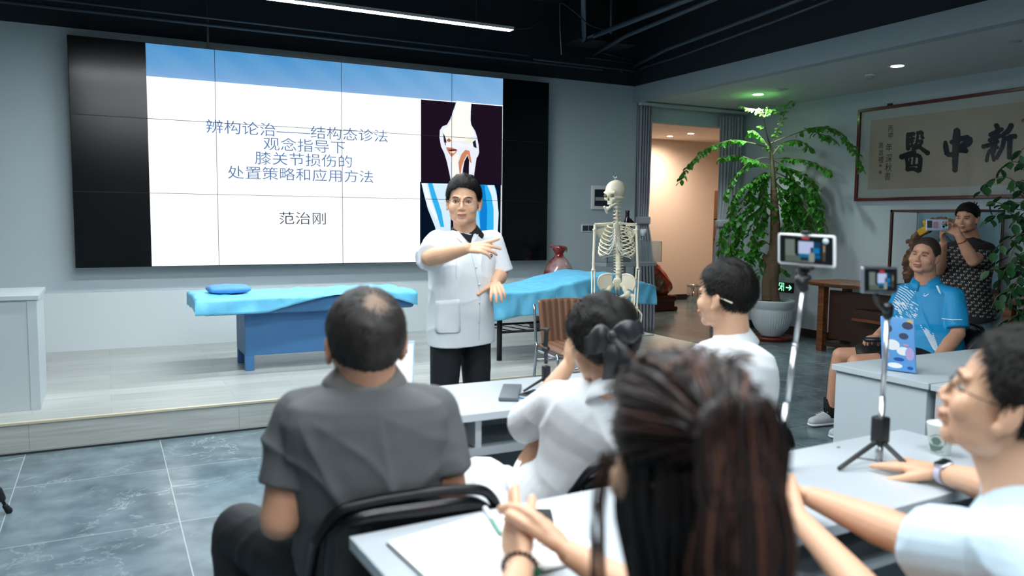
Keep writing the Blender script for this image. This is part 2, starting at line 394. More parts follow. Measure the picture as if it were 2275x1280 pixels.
pipe('conduit', [PX(1370, 158, 3.3), PX(1480, 110, 3.3), PX(1720, 20, 3.3), PX(1900, -50, 3.3)], .02, 'long dark pipe running above the bulkhead, nearer the wall')
pipe('conduit', [PX(1400, 168, 3.27), PX(1500, 128, 3.27), PX(1740, 40, 3.27), PX(1900, -22, 3.27)], .014, 'thin dark pipe running just above the bulkhead')
pipe('conduit', [PX(1185, 131, 3.25), PX(1300, 148, 3.25), PX(1400, 170, 3.25)], .014, 'dark conduit ending in the ceiling corner')
pipe('conduit', [PX(1340, 118, 3.36), PX(1450, 140, 3.36)], .01, 'short dark conduit crossing two pipes', pdark)
pipe('cable_loop', [PX(1330, 178, 3.2), PX(1350, 162, 3.25), PX(1380, 158, 3.25), PX(1400, 172, 3.2)], .008, 'dark cable looped at the ceiling corner', pdark, 'cable', 8, True)
pipe('cable_loop', [PX(1385, 188, 3.18), PX(1400, 172, 3.22), PX(1430, 168, 3.22), PX(1465, 160, 3.25), PX(1440, 150, 3.27), PX(1395, 158, 3.27)], .009, 'thick dark cable bundle curled at the ceiling corner', pdark, 'cable', 8, True)
pipe('lamp_cable', [(3.31, 6.51, 3.14), PX(1180, 60, 3.2), PX(1215, 30, 3.4), PX(1243, 6, 3.6), PX(1275, 25, 3.5), PX(1310, 55, 3.42), PX(1345, 66, 3.42)], .007, 'black cable sagging from the lamp end to the pipes', pdark, 'cable', 8, True)
p = PX(1243, 8, 3.6)
pipe('hanging_wire', [p, p+Vector((0.01, 0, -.25)), p+Vector((.03, 0, -.5))], .003, 'thin pale wire hanging from the cable bend', mat('pale_wire', '9aa7ae', .5), 'cable', 6)
db = MB(); p = PX(1258, 80, 3.5); db.box((p.x, p.y-.3, 3.42), (p.x+.75, min(p.y+.1, 8.0), 3.9)); tag(db.build('air_unit', mat('duct_black', '0b0f12', .6)), 'black box unit hanging behind the pipes', 'air unit')
t = thing('ceiling_sprinkler_disc', PX(1843, -4, 3.5), 'pale round fitting at the top edge among the pipes', 'ceiling fitting')
MB().lathe([(.05, 0), (.055, -.03), (.02, -.045)], PX(1843, -6, 3.5), 20).build('cover', mat('plate_grey'), t)
# ------------------------------------------------------------------ video wall
SY = 8.108; SX0, SX1 = -.245, 4.612+.0; SZ1 = 2.9995; PW = (SX1-SX0)/4; PH = PW*9/16*.997
SZ0 = SZ1-3*PH
vw = thing('video_wall', ((SX0+SX1)/2, SY, SZ0), 'large black video wall of twelve panels showing a presentation slide', 'video wall')
MB().box((SX0-.004, SY+.006, SZ0-.004), (SX1+.004, WY, SZ1+.004)).build('mounting_frame', mat('frame_black', '0a0c0e', .5), vw)
pm = mat('panel_glass', '04070b', .17, spec=.4)
for i in range(4):
    for j in range(3):
        a = SX0+i*PW; c = SZ1-(j+1)*PH
        MB().box((a+.001, SY, c+.001), (a+PW-.001, SY+.02, c+PH-.001)).build('display_panel', pm, vw, bevel=.0008)
# the slide: pieces tiled per panel so that the bezels stay dark
SL = onY(323, 96, SY).x; SR = onY(1115.5, 400, SY).x
def panels_rect(mb, x0, x1, z0, z1, y, colfn=None, g=.0022):
    for i in range(4):
        for j in range(3):
            a0 = max(x0, SX0+i*PW+g); a1 = min(x1, SX0+(i+1)*PW-g); c0 = max(z0, SZ1-(j+1)*PH+g); c1 = min(z1, SZ1-j*PH-g)
            if a1-a0 < 1e-4 or c1-c0 < 1e-4: continue
            if colfn is None: mb.add([(a0, y, c0), (a1, y, c0), (a1, y, c1), (a0, y, c1)], [(0, 1, 2, 3)])
            else:
                nx, nz = max(2, int((a1-a0)/.05)), max(2, int((c1-c0)/.02))
                for p in range(nx):
                    for q in range(nz):
                        u0 = a0+(a1-a0)*p/nx; u1 = a0+(a1-a0)*(p+1)/nx; w0 = c0+(c1-c0)*q/nz; w1 = c0+(c1-c0)*(q+1)/nz
                        mb.add([(u0, y, w0), (u1, y, w0), (u1, y, w1), (u0, y, w1)], [(0, 1, 2, 3)], colfn((u0+u1)/2, (w0+w1)/2))
BH = onY(400, 175, SY).z   # bottom of the blue band
SCR = emission('slide_white', 'f4fbff', 1.1)
mb = MB(); panels_rect(mb, SL, SR, SZ0, BH, SY-.0012); mb.build('slide_background', SCR, vw, fixn=False)
def lerpc(a, b, t):
    t = max(0, min(1, t)); A = [int(a[i:i+2], 16) for i in (0, 2, 4)]; B = [int(b[i:i+2], 16) for i in (0, 2, 4)]
    return '%02x%02x%02x' % tuple(int(A[i]+(B[i]-A[i])*t) for i in range(3))
def bandcol(x, z):
    t = (x-SL)/(SR-SL); v = (z-BH)/(SZ1-BH)
    a = lerpc('86aedc', '4c92ca', v**.7); return lerpc(a, '8fbbe4', .55*max(0, t-.35)/.65+.15*math.sin(x*7+z*9)**2)
mb = MB(); panels_rect(mb, SL, SR, BH, SZ1, SY-.0012, bandcol); mb.build('slide_header_band', emission_v('slide_colours', .86), vw, fixn=False)
txtm = emission('slide_text', '567aac', .8)
def slide_text(s, xc, yc, wpx, m=txtm, name='title_line', offset=-.0004, yasp=1.0):
    cpos = onY(xc, yc, SY-.003)
    wl = (onY(xc+wpx/2, yc, SY).x-onY(xc-wpx/2, yc, SY).x)
    base = text_mesh(s, .1, Matrix.Identity(4)); co = get_co(base); w0 = co[:, 0].max()-co[:, 0].min(); zc = (co[:, 1].max()+co[:, 1].min())/2; xc0 = (co[:, 0].max()+co[:, 0].min())/2
    k = wl/w0
    return text(name, s, .1*k, basis(Vector((cpos.x-xc0*k, SY-.003, cpos.z-zc*k*.84)), (1, 0, 0), (0, 0, 1)) @ Matrix.Diagonal((1, .84, 1, 1)), m, vw, offset=offset)
slide_text('辨构论治——结构态诊法', 670, 292, 401)
slide_text('观念指导下', 678, 323, 181)
slide_text('膝关节损伤的', 677, 355, 215)
slide_text('处置策略和应用方法', 674, 388, 322)
slide_text('范治刚', 673, 485, 103, emission('slide_name', '27303c', 1.0), 'presenter_name', -.0006)
# picture of the knee joint
k0 = onY(935, 217, SY); k1 = onY(1113, 410, SY)
KX0, KX1 = k0.x, SR-.004; KZ1 = BH-.008; KZ0 = onY(1000, 406, SY).z
mb = MB(); panels_rect(mb, KX0, KX1, KZ0, KZ1, SY-.0018, lambda x, z: '1d1020'); mb.build('knee_picture_ground', MATS['slide_colours'], vw, fixn=False)
def sp_(x, y, d=.0): # crop pixel (scale 4.924 from 920,200) -> point on the screen
    p = onY(920+x/4.924, 200+y/4.924, SY-.0025-d); return p
def poly_on(name, pts, col, d=0.0, soft=None):
    mb = MB(); P = [sp_(x, y, d) for x, y in pts]; mb.add(P, [tuple(range(len(P)))], col); return mb
mb = MB()
def addp(pts, col, d):
    P = [sp_(x, y, d) for x, y in pts]; mb.add(P, [tuple(range(len(P)))], col)
addp([(465, 118), (628, 135), (620, 230), (618, 330), (625, 380), (668, 450), (690, 520), (705, 600), (712, 680), (700, 720), (683, 745), (675, 800), (660, 900), (650, 975), (600, 975), (600, 850), (603, 770), (585, 715), (550, 780), (535, 860), (525, 975), (410, 1030), (390, 930), (360, 790), (330, 690), (295, 620), (278, 520), (282, 440), (310, 398), (360, 380), (395, 320), (420, 250), (445, 180)], 'e9eef8', 0)
addp([(470, 122), (620, 138), (610, 330), (640, 430), (660, 500), (540, 560), (400, 560), (335, 540), (315, 440), (380, 390), (420, 320), (450, 200)], 'fdfdf4', .0004)
addp([(318, 470), (335, 500), (350, 540), (360, 600), (345, 610), (325, 560)], '2a2440', .0008)
addp([(640, 570), (672, 545), (685, 640), (650, 620)], '241c34', .0008)
addp([(345, 575), (480, 570), (560, 600), (640, 590), (635, 640), (560, 620), (470, 640), (350, 618)], 'f2f6ff', .0009)
addp([(355, 550), (380, 525), (410, 555), (380, 572)], 'b8603c', .0010)
addp([(350, 625), (420, 632), (475, 655), (455, 690), (410, 735), (385, 700), (360, 660)], 'c98468', .0010)
addp([(365, 655), (455, 648), (470, 660), (400, 668)], '38101a', .0013)
addp([(395, 672), (455, 668), (440, 690), (400, 690)], 'f6e6d2', .0013)
addp([(520, 700), (560, 655), (605, 665), (620, 740), (630, 800), (612, 790), (585, 700), (545, 770), (520, 850), (505, 960), (495, 900), (485, 790)], 'cf8560', .0010)
addp([(425, 720), (490, 700), (470, 800), (500, 975), (425, 1010)], 'fbf6ea', .0006)
addp([(540, 560), (600, 530), (655, 540), (640, 575), (560, 580)], 'f4f0dc', .0010)
mb.build('knee_picture', MATS['slide_colours'], vw, fixn=False)
# x-ray picture
XZ1 = KZ0; XX0 = onY(933, 450, SY).x
mb = MB(); panels_rect(mb, XX0, KX1, SZ0+.01, XZ1, SY-.0018, lambda x, z: '061224')
def band(pts, col, d):
    L = [sp_(x, y, d) for x, y in pts]; mb.add(L, [tuple(range(len(L)))], col)
xb = [('0e5b9c', 0), ('3fb6ee', .0004), ('a9e2fb', .0008), ('e6f4ff', .0012)]
band([(80, 1018), (400, 1025), (400, 1850), (300, 1850), (230, 1500), (150, 1300), (110, 1150)], 'd4ecfb', .0002)
band([(150, 1020), (200, 1020), (240, 1150), (300, 1330), (330, 1500), (290, 1500), (240, 1330), (190, 1180)], '35b0ea', .0006)
band([(85, 1018), (130, 1020), (180, 1200), (260, 1400), (240, 1420), (150, 1260)], 'f3f9ff', .0008)
band([(640, 1035), (880, 1040), (900, 1100), (920, 1300), (915, 1500), (900, 1870), (640, 1870)], '2fb0ee', .0002)
band([(800, 1040), (875, 1042), (905, 1150), (925, 1350), (915, 1550), (880, 1870), (840, 1870), (870, 1500), (870, 1300), (845, 1150)], 'dff0fe', .0006)
band([(730, 1038), (770, 1040), (800, 1300), (790, 1700), (740, 1850), (720, 1400)], '0f7fd0', .0005)
band([(640, 1250), (700, 1300), (720, 1500), (690, 1870), (640, 1870)], '8fd3f6', .0005)
mb.build('xray_picture', MATS['slide_colours'], vw, fixn=False)
MB().add([(SR-.016, SY-.0035, SZ0+.02), (SR-.009, SY-.0035, SZ0+.02), (SR-.009, SY-.0035, XZ1-.01), (SR-.016, SY-.0035, XZ1-.01)], [(0, 1, 2, 3)]).build('slide_edge_line', SCR, vw, fixn=False)
# bezel gaps over the pictures
mb = MB()
for i in range(1, 4):
    x = SX0+i*PW; mb.box((x-.0022, SY-.0052, SZ0), (x+.0022, SY-.001, SZ1))
for j in range(1, 3):
    z = SZ1-j*PH; mb.box((SX0, SY-.0052, z-.0022), (SX1, SY-.001, z+.0022))
mb.build('bezel', mat('bezel_black', '0c1014', .6), vw)
# ------------------------------------------------------------------ furniture
white_top = mat('white_laminate', 'bbc3c9', .28, noise_amt=.01)
grey_lam = mat('grey_laminate', 'b9c4c9', .45)
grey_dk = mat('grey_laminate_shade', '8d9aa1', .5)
def cab(name, a, b, label, cat='cabinet', top=.028, over=.015, doors=None, m=grey_lam, mt=None):
    t = thing(name, ((a[0]+b[0])/2, (a[1]+b[1])/2, a[2]), label, cat)
    MB().box((a[0], a[1], a[2]), (b[0], b[1], b[2]-top)).build('body', m, t, bevel=.002)
    MB().box((a[0]-over, a[1]-over, b[2]-top), (b[0]+over, b[1]+over, b[2])).build('top', mt or m, t, bevel=.002)
    return t
t = cab('podium', (-1.35, 5.765, ST), (-.40, 6.40, .923), 'grey laminate cabinet with overhanging top at the left end of the stage', over=.014)
MB().box((-.452, 5.760, ST), (-.398, 5.765, .895)).build('edge_panel', grey_lam, t, bevel=.001)
# conference tables
def conf_table(x0, x1, y0, y1, rz, label, cat='table'):
    t = thing('conference_table', (x0, y0, 0), label, cat)
    R = Matrix.Translation((x0, y0, 0)) @ Matrix.Rotation(rz, 4, 'Z'); L = x1-x0; D = y1-y0
    MB().box((0, 0, .722), (L, D, .75), M=R).build('tabletop', white_top, t, bevel=.002)
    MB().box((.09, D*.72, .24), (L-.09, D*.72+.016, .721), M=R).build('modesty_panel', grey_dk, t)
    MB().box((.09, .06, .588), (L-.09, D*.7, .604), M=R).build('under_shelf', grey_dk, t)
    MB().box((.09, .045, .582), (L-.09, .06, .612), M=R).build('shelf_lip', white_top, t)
    for x in (L*.31, L*.69): MB().box((x-.012, .05, .612), (x+.012, D*.7, .721), M=R).build('divider', white_top, t)
    for x in (.09, L-.09):
        g = MB(); g.box((x-.02, .05, .03), (x+.02, D*.7, .721), M=R); g.box((x-.025, .03, 0), (x+.025, D-.03, .035), M=R)
        g.build('leg', white_top, t, bevel=.003)
    return t
conf_table(.585, 2.45, 2.47, 2.955, .0, 'white conference table in front of the speaker, holding small tripod and black phone')
conf_table(.462, 2.335, 1.16, 1.61, .045, 'white conference table nearest the camera, with notebook, paper cup and phone tripod')
t = cab('side_cabinet', (3.10, 2.155, 0), (4.7, 2.63, .75), 'grey low cabinet with a blue phone standing on it, left of the joined two', mt=grey_lam)
t = cab('side_cabinet', (3.10, 1.48, 0), (4.7, 2.115, .75), 'grey low cabinet beside the paper cup, the nearer of the joined two', mt=grey_lam)

# treatment table with box skirt
blue_d = mat('blue_vinyl', '3f74a6', .5, noise_amt=.06, bump=.1, bump_scale=200)
sheet_m = mat('blue_disposable_sheet', '6fc9ef', .45, bump=.25, bump_scale=25, trans=.0)
t = thing('treatment_table', (1.5, 6.7, ST), 'blue treatment table with a boxed base, left one on the stage under a blue sheet', 'treatment table')
MB().rbox((.64, 6.44, .66), (2.36, 7.08, .79), .03).build('padded_top', blue_d, t)
MB().box((.965, 6.545, .315), (2.06, 7.0, .66)).build('base_skirt', blue_d, t, bevel=.006)
for (x, y) in ((1.0, 6.575), (1.0, 6.96), (2.02, 6.575), (2.02, 6.96)):
    MB().box((x-.035, y-.028, ST), (x+.035, y+.028, .32)).build('leg', blue_d, t, bevel=.003)
def drape(x0, x1, y0, y1, zf, dropf, dropb, dropl, dropr, seed=0, nx=90, amp=.006, R=None):
    # cloth lying on a top, hanging at each side by the given functions
    P = []
    ny = 46
    for i in range(nx+1):
        row = []; u = i/nx
        df = dropf(u); tot = df+(y1-y0)+dropb
        le = dropl; re = dropr; Lx = x1-x0; s = -le+(Lx+le+re)*u
        for j in range(ny+1):
            v = -df+(y1-y0+df+dropb)*j/ny
            x = x0+min(max(s, 0), Lx); z = zf(x); y = y0+min(max(v, 0), y1-y0)
            if s < 0: z -= -s; x -= .012+.02*(-s)
            if s > Lx: z -= (s-Lx); x += .012+.05*(s-Lx)
            if v < 0: z = min(z, zf(x)+v) if s < 0 or s > Lx else z+v; y -= .014+.12*(-v)*abs(math.sin(x*9+seed))
            if v > y1-y0: z -= v-(y1-y0); y += .014
            n = noise.noise(Vector((x*5+seed, y*7, z*6)))+.6*noise.noise(Vector((x*13+seed, y*11, z*9)))
            rg = abs(noise.noise(Vector((x*4+y*3+seed*2, y*4-x*2, z*3))))
            k = amp*n*1.6-amp*1.4*(1 if rg < .06 else 0)*0+amp*2.2*max(0, .25-rg)
            if v < 0: y -= k*1.5; 
            else: z += max(k, -.002)+.002
            row.append(Vector((x, y, z)) if R is None else R @ Vector((x, y, z)))
        P.append(row)
    m = MB(); m.grid(P); return m
zf1 = lambda x: .797+.015*math.exp(-((x-2.0)/.3)**2)
df1 = lambda u: .125-.06*max(0, math.sin((u-.33)*PI/.55))*(u > .33)*(u < .88)+.0*u+.07*max(0, (u-.88)/.12)-.06*(u > .3)*min(1, (u-.3)/.3)
o = drape(.60, 2.36, 6.43, 7.08, zf1, df1, .1, .1, .07, 3, amp=.010).build('disposable_sheet', sheet_m, solid=.0015)
tag(o, 'light blue disposable sheet draped over the left treatment table', 'sheet')
def cushion(name, c, s, rz, m, label, cat):
    R = Matrix.Translation(c) @ Matrix.Rotation(rz, 4, 'Z'); mb = MB(); P = []
    n = 28
    for k in range(17):
        t_ = -PI/2+PI*k/16; ring = []
        for i in range(n):
            a = 2*PI*i/n; e = .3
            cx = math.copysign(abs(math.cos(a))**e, math.cos(a)); sy = math.copysign(abs(math.sin(a))**e, math.sin(a))
            q = max(0, math.cos(t_))**.3
            ring.append(R @ Vector((s[0]*cx*q, s[1]*sy*q, s[2]*math.sin(t_)*(1-.25*(abs(cx*sy)*q)))))
        P.append(ring)
    mb.ring_loft(P); o = mb.build(name, m); return tag(o, label, cat)
cushion('pillow', (.88, 6.80, .84), (.165, .13, .036), .05, mat('blue_pillow', '5b9bd0', .6, bump=.1, bump_scale=30), 'small blue pillow on the left end of the left treatment table', 'pillow')

# treatment table with black metal frame
blk = mat('black_metal', '101214', .35, .3)
t = thing('treatment_table', (3.95, 6.4, ST), 'black metal framed treatment table with a rack shelf behind the brown chair', 'treatment table')
zf2 = lambda x: .80+(.13*(1-math.cos(PI*min(1, max(0, (x-3.2)/.95))))/2 if x < 4.15 else .13-.12*(x-4.15)/.5)
mb = MB(); P = []
for i in range(25):
    x = 2.95+i*(1.65/24); z = zf2(x)-.012
    P.append([Vector((x, 6.08, z-.06)), Vector((x, 6.72, z-.06)), Vector((x, 6.72, z)), Vector((x, 6.08, z))])
mb.ring_loft(P, smooth=False).build('padded_top', mat('black_vinyl', '15181b', .4), t, bevel=.01)
for (x, y) in ((3.04, 6.16), (3.04, 6.64), (4.5, 6.16), (4.5, 6.64)):
    MB().tube([(x, y, ST), (x, y, zf2(x)-.07)], .024, 14).build('leg', blk, t)
for (y) in (6.16, 6.64):
    MB().tube([(3.04, y, .44), (4.5, y, .44)], .011, 8).build('shelf_rail', blk, t)
for k in range(9):
    x = 3.1+k*.145; MB().tube([(x+.1, 6.16, .44), (x, 6.64, .44)], .005, 6).build('shelf_bar', blk, t)
def df2(u):
    return .19-.0*u+.05*math.sin(u*9)**2*(u > .1)
o = drape(2.86, 4.63, 6.06, 6.74, zf2, lambda u: .25-.03*math.sin(u*7)-.06*u, .1, .03, .09, 9, nx=110, amp=.009).build('disposable_sheet', sheet_m, solid=.0015)
tag(o, 'blue disposable sheet on the right treatment table, raised in the middle', 'sheet')

# ------------------------------------------------------------------ brown leather chair
leather = mat('brown_leather', '7d5a45', .38, noise_amt=.08, bump=.08, bump_scale=120)
chrome = mat('chrome', 'c8ced2', .15, .95)
def brown_chair():
    c = Vector((3.16, 5.09, 0)); t = thing('brown_chair', c, 'brown ribbed leather chair with chrome legs beside the skeleton model', 'chair')
    fx = Vector((-.30, -.954, 0)); sx = Vector((.954, -.30, 0))   # facing the room
    fx = Vector((math.cos(math.radians(-96)), math.sin(math.radians(-96)), 0)); sx = Vector((-fx.y, fx.x, 0))
    def W(a, b_, z): return c+sx*a+fx*b_+Vector((0, 0, z))
    # backrest: ribbed panel
    P = []
    for k in range(41):
        u = -1+2*k/40; rib = .010*abs(math.sin(u*PI*4)); row = []
        for j in range(15):
            v = j/14; z = .48+.325*v; wv = .225*(1-.06*(1-v))
            edge = .018*(1-abs(u)**6)+.004; tl = -.20-.06*v
            cv = .04*(u*u)
            row.append((W(u*wv, tl+cv+edge+rib*(1 if abs(u) < .97 else 0), z+.008*math.sin(PI*(u+1)/2)*v), W(u*wv, tl+cv-edge, z+.008*math.sin(PI*(u+1)/2)*v)))
        P.append([a for a, _ in row]+[b_ for _, b_ in reversed(row)])
    MB().ring_loft(P).build('backrest', leather, t)
    P = []
    for k in range(41):
        u = -1+2*k/40; rib = .009*abs(math.sin(u*PI*4)); row = []
        for j in range(15):
            v = j/14; b_ = -.20+.44*v; wv = .225
            th = .03*(1-abs(u)**6)*(1-.9*v**8)+.006; z = .455-.03*max(0, v-.75)*4*max(0, v-.75)
            row.append((W(u*wv, b_, z+th+rib), W(u*wv, b_, z-th)))
        P.append([a for a, _ in row]+[b_ for _, b_ in reversed(row)])
    MB().ring_loft(P).build('seat', leather, t)
    for s in (-1, 1):
        MB().tube(bez([W(s*.235, -.265, .77), W(s*.24, -.215, .5), W(s*.24, -.2, .40), W(s*.25, -.27, .0)], 5), .011, 10).build('rear_leg', chrome, t)
        MB().tube(bez([W(s*.235, -.2, .42), W(s*.235, .12, .42), W(s*.235, .19, .40), W(s*.245, .22, 0)], 5), .011, 10).build('front_leg', chrome, t)
    MB().tube([W(-.24, .2, .34), W(.24, .2, .34)], .008, 8).build('stretcher', chrome, t)
    MB().tube([W(-.24, -.22, .34), W(.24, -.22, .34)], .008, 8).build('stretcher', chrome, t)
brown_chair()

# ------------------------------------------------------------------ folding chairs
blackp = mat('black_vinyl_gloss', '0b0c0e', .25, coat=.3)
def folding_chair(c, ang, label, w_=.22, top=.84):
    c = Vector(c); f = Vector((math.sin(ang), math.cos(ang), 0)); s_ = Vector((f.y, -f.x, 0))
    t = thing('folding_chair', c, label, 'chair')
    def W(a, b_, z): return c+s_*a+f*b_+Vector((0, 0, z))
    # frame hoop: one tube over the back and down to the front feet
    hoop = [W(-w_, .2, 0), W(-w_, .05, .42), W(-w_, -.13, .68), W(-w_*.98, -.17, top-.07), W(-w_*.80, -.19, top-.012), W(-w_*.45, -.195, top+.004), W(0, -.197, top+.008)]
    pts = bez(hoop, 6); mir = [c+s_*(-(p-c).dot(s_))+f*((p-c).dot(f))+Vector((0, 0, p.z-c.z)) for p in reversed(pts[:-1])]
    MB().tube(pts+mir, .0125, 10).build('frame_hoop', blk, t)
    for s in (-1, 1):
        MB().tube([W(s*(w_-.025), -.26, 0), W(s*(w_-.025), .16, .43)], .011, 8).build('rear_leg', blk, t)
    MB().tube([W(-w_+.02, -.2, .07), W(w_-.02, -.2, .07)], .008, 8).build('stretcher', blk, t)
    MB().tube([W(-w_, .17, .12), W(w_, .17, .12)], .008, 8).build('stretcher', blk, t)
    P = []
    for k in range(21):
        u = -1+2*k/20; row = []
        for j in range(9):
            v = j/8; zt = top-.010-.05*abs(u)**5; z = .50+(zt-.50)*v; tl = -.125-.070*(z-.5)/.32-.012*(1-u*u)
            row.append((W(u*(w_-.018), tl+.008, z), W(u*(w_-.018), tl-.012, z)))
        P.append([a for a, _ in row]+[b_ for _, b_ in reversed(row)])
    MB().ring_loft(P).build('backrest', blackp, t)
    mb = MB(); P = []
    for k in range(13):
        a = 2*PI
    mb.rbox((-.19, -.17, .425), (.19, .2, .46), .015, M=basis(c, s_, f, (0, 0, 1))); mb.build('seat', blackp, t)
    return t
folding_chair((.615, 1.838, 0), .06, 'black folding chair under the man in the grey polo shirt', .215, .80)
folding_chair((1.30, 1.862, 0), .08, 'black folding chair under the woman with the black hair bow', .22, .80)
folding_chair((1.89, 2.08, 0), .45, 'black folding chair under the man in white coat beyond the long brown hair', .19, .77)

# ------------------------------------------------------------------ wooden tea tables at the right wall
wood = bpy.data.materials.new('walnut'); wood.use_nodes = True; nt = wood.node_tree; b = nt.nodes['Principled BSDF']
tc = N('ShaderNodeTexCoord'); mp = N('ShaderNodeMapping'); mp.inputs['Scale'].default_value = (14, 1.2, 14); nt.links.new(tc.outputs['Object'], mp.inputs[0])
nn = N('ShaderNodeTexNoise'); nn.inputs['Scale'].default_value = 2; nn.inputs['Detail'].default_value = 6; nt.links.new(mp.outputs[0], nn.inputs[0])
cr = N('ShaderNodeValToRGB'); nt.links.new(nn.outputs[0], cr.inputs[0]); cr.color_ramp.elements[0].color = srgb('4a2a16'); cr.color_ramp.elements[1].color = srgb('94592f'); cr.color_ramp.elements[0].position = .3; cr.color_ramp.elements[1].position = .7
nt.links.new(cr.outputs[0], b.inputs['Base Color']); b.inputs['Roughness'].default_value = .35
darkwood = mat('dark_walnut', '3a2114', .4, noise_amt=.2, noise_scale=12, stretch=(6, 1, 6))
def tea_table(y0, y1, x0, x1, label):
    t = thing('tea_table', ((x0+x1)/2, (y0+y1)/2, 0), label, 'table')
    # slab top with a slightly wavy live edge
    P = []; n = 30
    for k in range(n+1):
        y = y1+(y0-y1)*k/n; wv = .02*math.sin(k*.6)+.012*math.sin(k*1.3); e = .04*(1-min(1, k/3, (n-k)/3))
        P.append([Vector((x0+wv+e, y, .77)), Vector((x1, y, .77)), Vector((x1, y, .73)), Vector((x0+wv+e+.02, y, .73))])
    MB().ring_loft(P, smooth=False).build('slab_top', wood, t, bevel=.004)
    for y in (y0+.2, y1-.26):
        MB().box((x0+.12, y-.03, 0), (x0+.2, y+.05, .73)).build('leg', wood, t, bevel=.004)
        MB().box((x1-.2, y-.03, 0), (x1-.12, y+.05, .73)).build('leg', wood, t, bevel=.004)
    MB().box((x0+.2, y0+.24, .14), (x0+.24, y1-.3, .68)).build('side_panel', darkwood, t, bevel=.003)
    MB().box((x0+.14, y0+.24, .06), (x1-.14, y1-.3, .11)).build('lower_shelf', darkwood, t, bevel=.003)
    MB().box((x0+.02, y0+.3, .40), (x0+.2, y1-.75, .43)).build('foot_shelf', wood, t, bevel=.003)
    MB().box((x0+.04, y0+.3, .43), (x0+.2, y1-.75, .52)).build('drawer_box', darkwood, t, bevel=.003)
tea_table(4.6, 6.50, 6.95, 7.65, 'walnut tea table with a live edge slab top beside the potted tree')
tea_table(2.6, 4.45, 6.95, 7.65, 'walnut table behind the standing woman, under the leafy plant at right')
# ------------------------------------------------------------------ people
skin = mat('skin', 'd9ab8c', .5, sss=.12, noise_amt=.04, noise_scale=30, bump=.05, bump_scale=250)
skin2 = mat('skin_tan', 'c9967a', .5, sss=.12, noise_amt=.05, noise_scale=30, bump=.05, bump_scale=250)
hairm = mat('black_hair', '100e0c', .6, spec=.22, noise_amt=.5, noise_scale=70, bump=.5, bump_scale=140, stretch=(1, 1, .35))
lipm = mat('lips', 'b07468', .5); browm = mat('eyebrow', '241c18', .7)
eyew = mat('eye_white', 'd8d2cc', .3); eyed = mat('iris', '18100c', .15)
def V(*a): return Vector(a)
def hmat(c, f, u, s):
    f = Vector(f).normalized(); r = f.cross(Vector(u)).normalized(); u2 = r.cross(f)
    m = Matrix.Identity(4)
    for i in range(3): m[i][0] = r[i]*s; m[i][1] = f[i]*s; m[i][2] = u2[i]*s; m[i][3] = c[i]
    return m
def head_prims(mb, H, fat=1.0, neck=None, neck_r=.056, ears=True, nose=1.0):
    R3 = H.to_3x3(); k = H.to_scale()[0]
    def E(c, r, rot=None):
        Mr = R3 if rot is None else R3 @ rot
        mb.ell(H @ Vector(c), r, Mr, 20, 14)
    def C(a, b_, ra, rb): mb.caps(H @ Vector(a), H @ Vector(b_), ra*k, rb*k, 12)
    E((0, -.012, .03), (.075, .097, .086)); E((0, .026, -.02), (.0675*fat**.5, .062, .088))
    E((0, .022, -.062), (.057*fat, .056, .048)); E((0, .062, -.092), (.026*fat, .022, .02))
    for s in (-1, 1):
        E((s*.038, .056, -.03), (.026*fat, .026, .03)); E((s*.041*fat, .012, -.060), (.020, .040, .034))
        E((s*.010, .092, -.037), (.0078, .009, .0072)); C((s*.012, .087, .018), (s*.042, .074, .02), .008, .007)
        if ears:
            rot = Matrix.Rotation(s*.35, 3, 'Z')
            E((s*.081, -.010, -.008), (.008, .018, .030), rot); E((s*.086, -.018, .002), (.006, .009, .022), rot); E((s*.080, .0, -.034), (.007, .010, .011), rot)
    C((0, .083, .010), (0, .1005*nose, -.028), .0072, .0092); E((0, .0985*nose, -.034), (.0105, .011, .0085))
    E((0, .086, -.058), (.024, .012, .010)); E((0, .083, -.071), (.021, .012, .009))
    if neck is not None:
        mb.caps(H @ Vector((0, -.022, -.03)), neck, neck_r*k*.98, neck_r*k*1.05, 18)
        mb.caps(H @ Vector((0, -.005, -.075)), neck, neck_r*k*.75, neck_r*k*.95, 18)
def face_disp(co, H):
    Hi = np.array(H.inverted()); Hm = np.array(H)
    p = co @ Hi[:3, :3].T+Hi[:3, 3]
    for s in (-1, 1):
        d2 = ((p[:, 0]-s*.031)/.017)**2+((p[:, 2]-.0)/.010)**2
        w_ = np.exp(-d2)*(p[:, 1] > .04)
        p[:, 1] -= .007*w_
    d2 = ((p[:, 0])/.024)**2+((p[:, 2]+.064)/.0022)**2
    p[:, 1] -= .004*np.exp(-d2)*(p[:, 1] > .05)
    return p @ Hm[:3, :3].T+Hm[:3, 3]
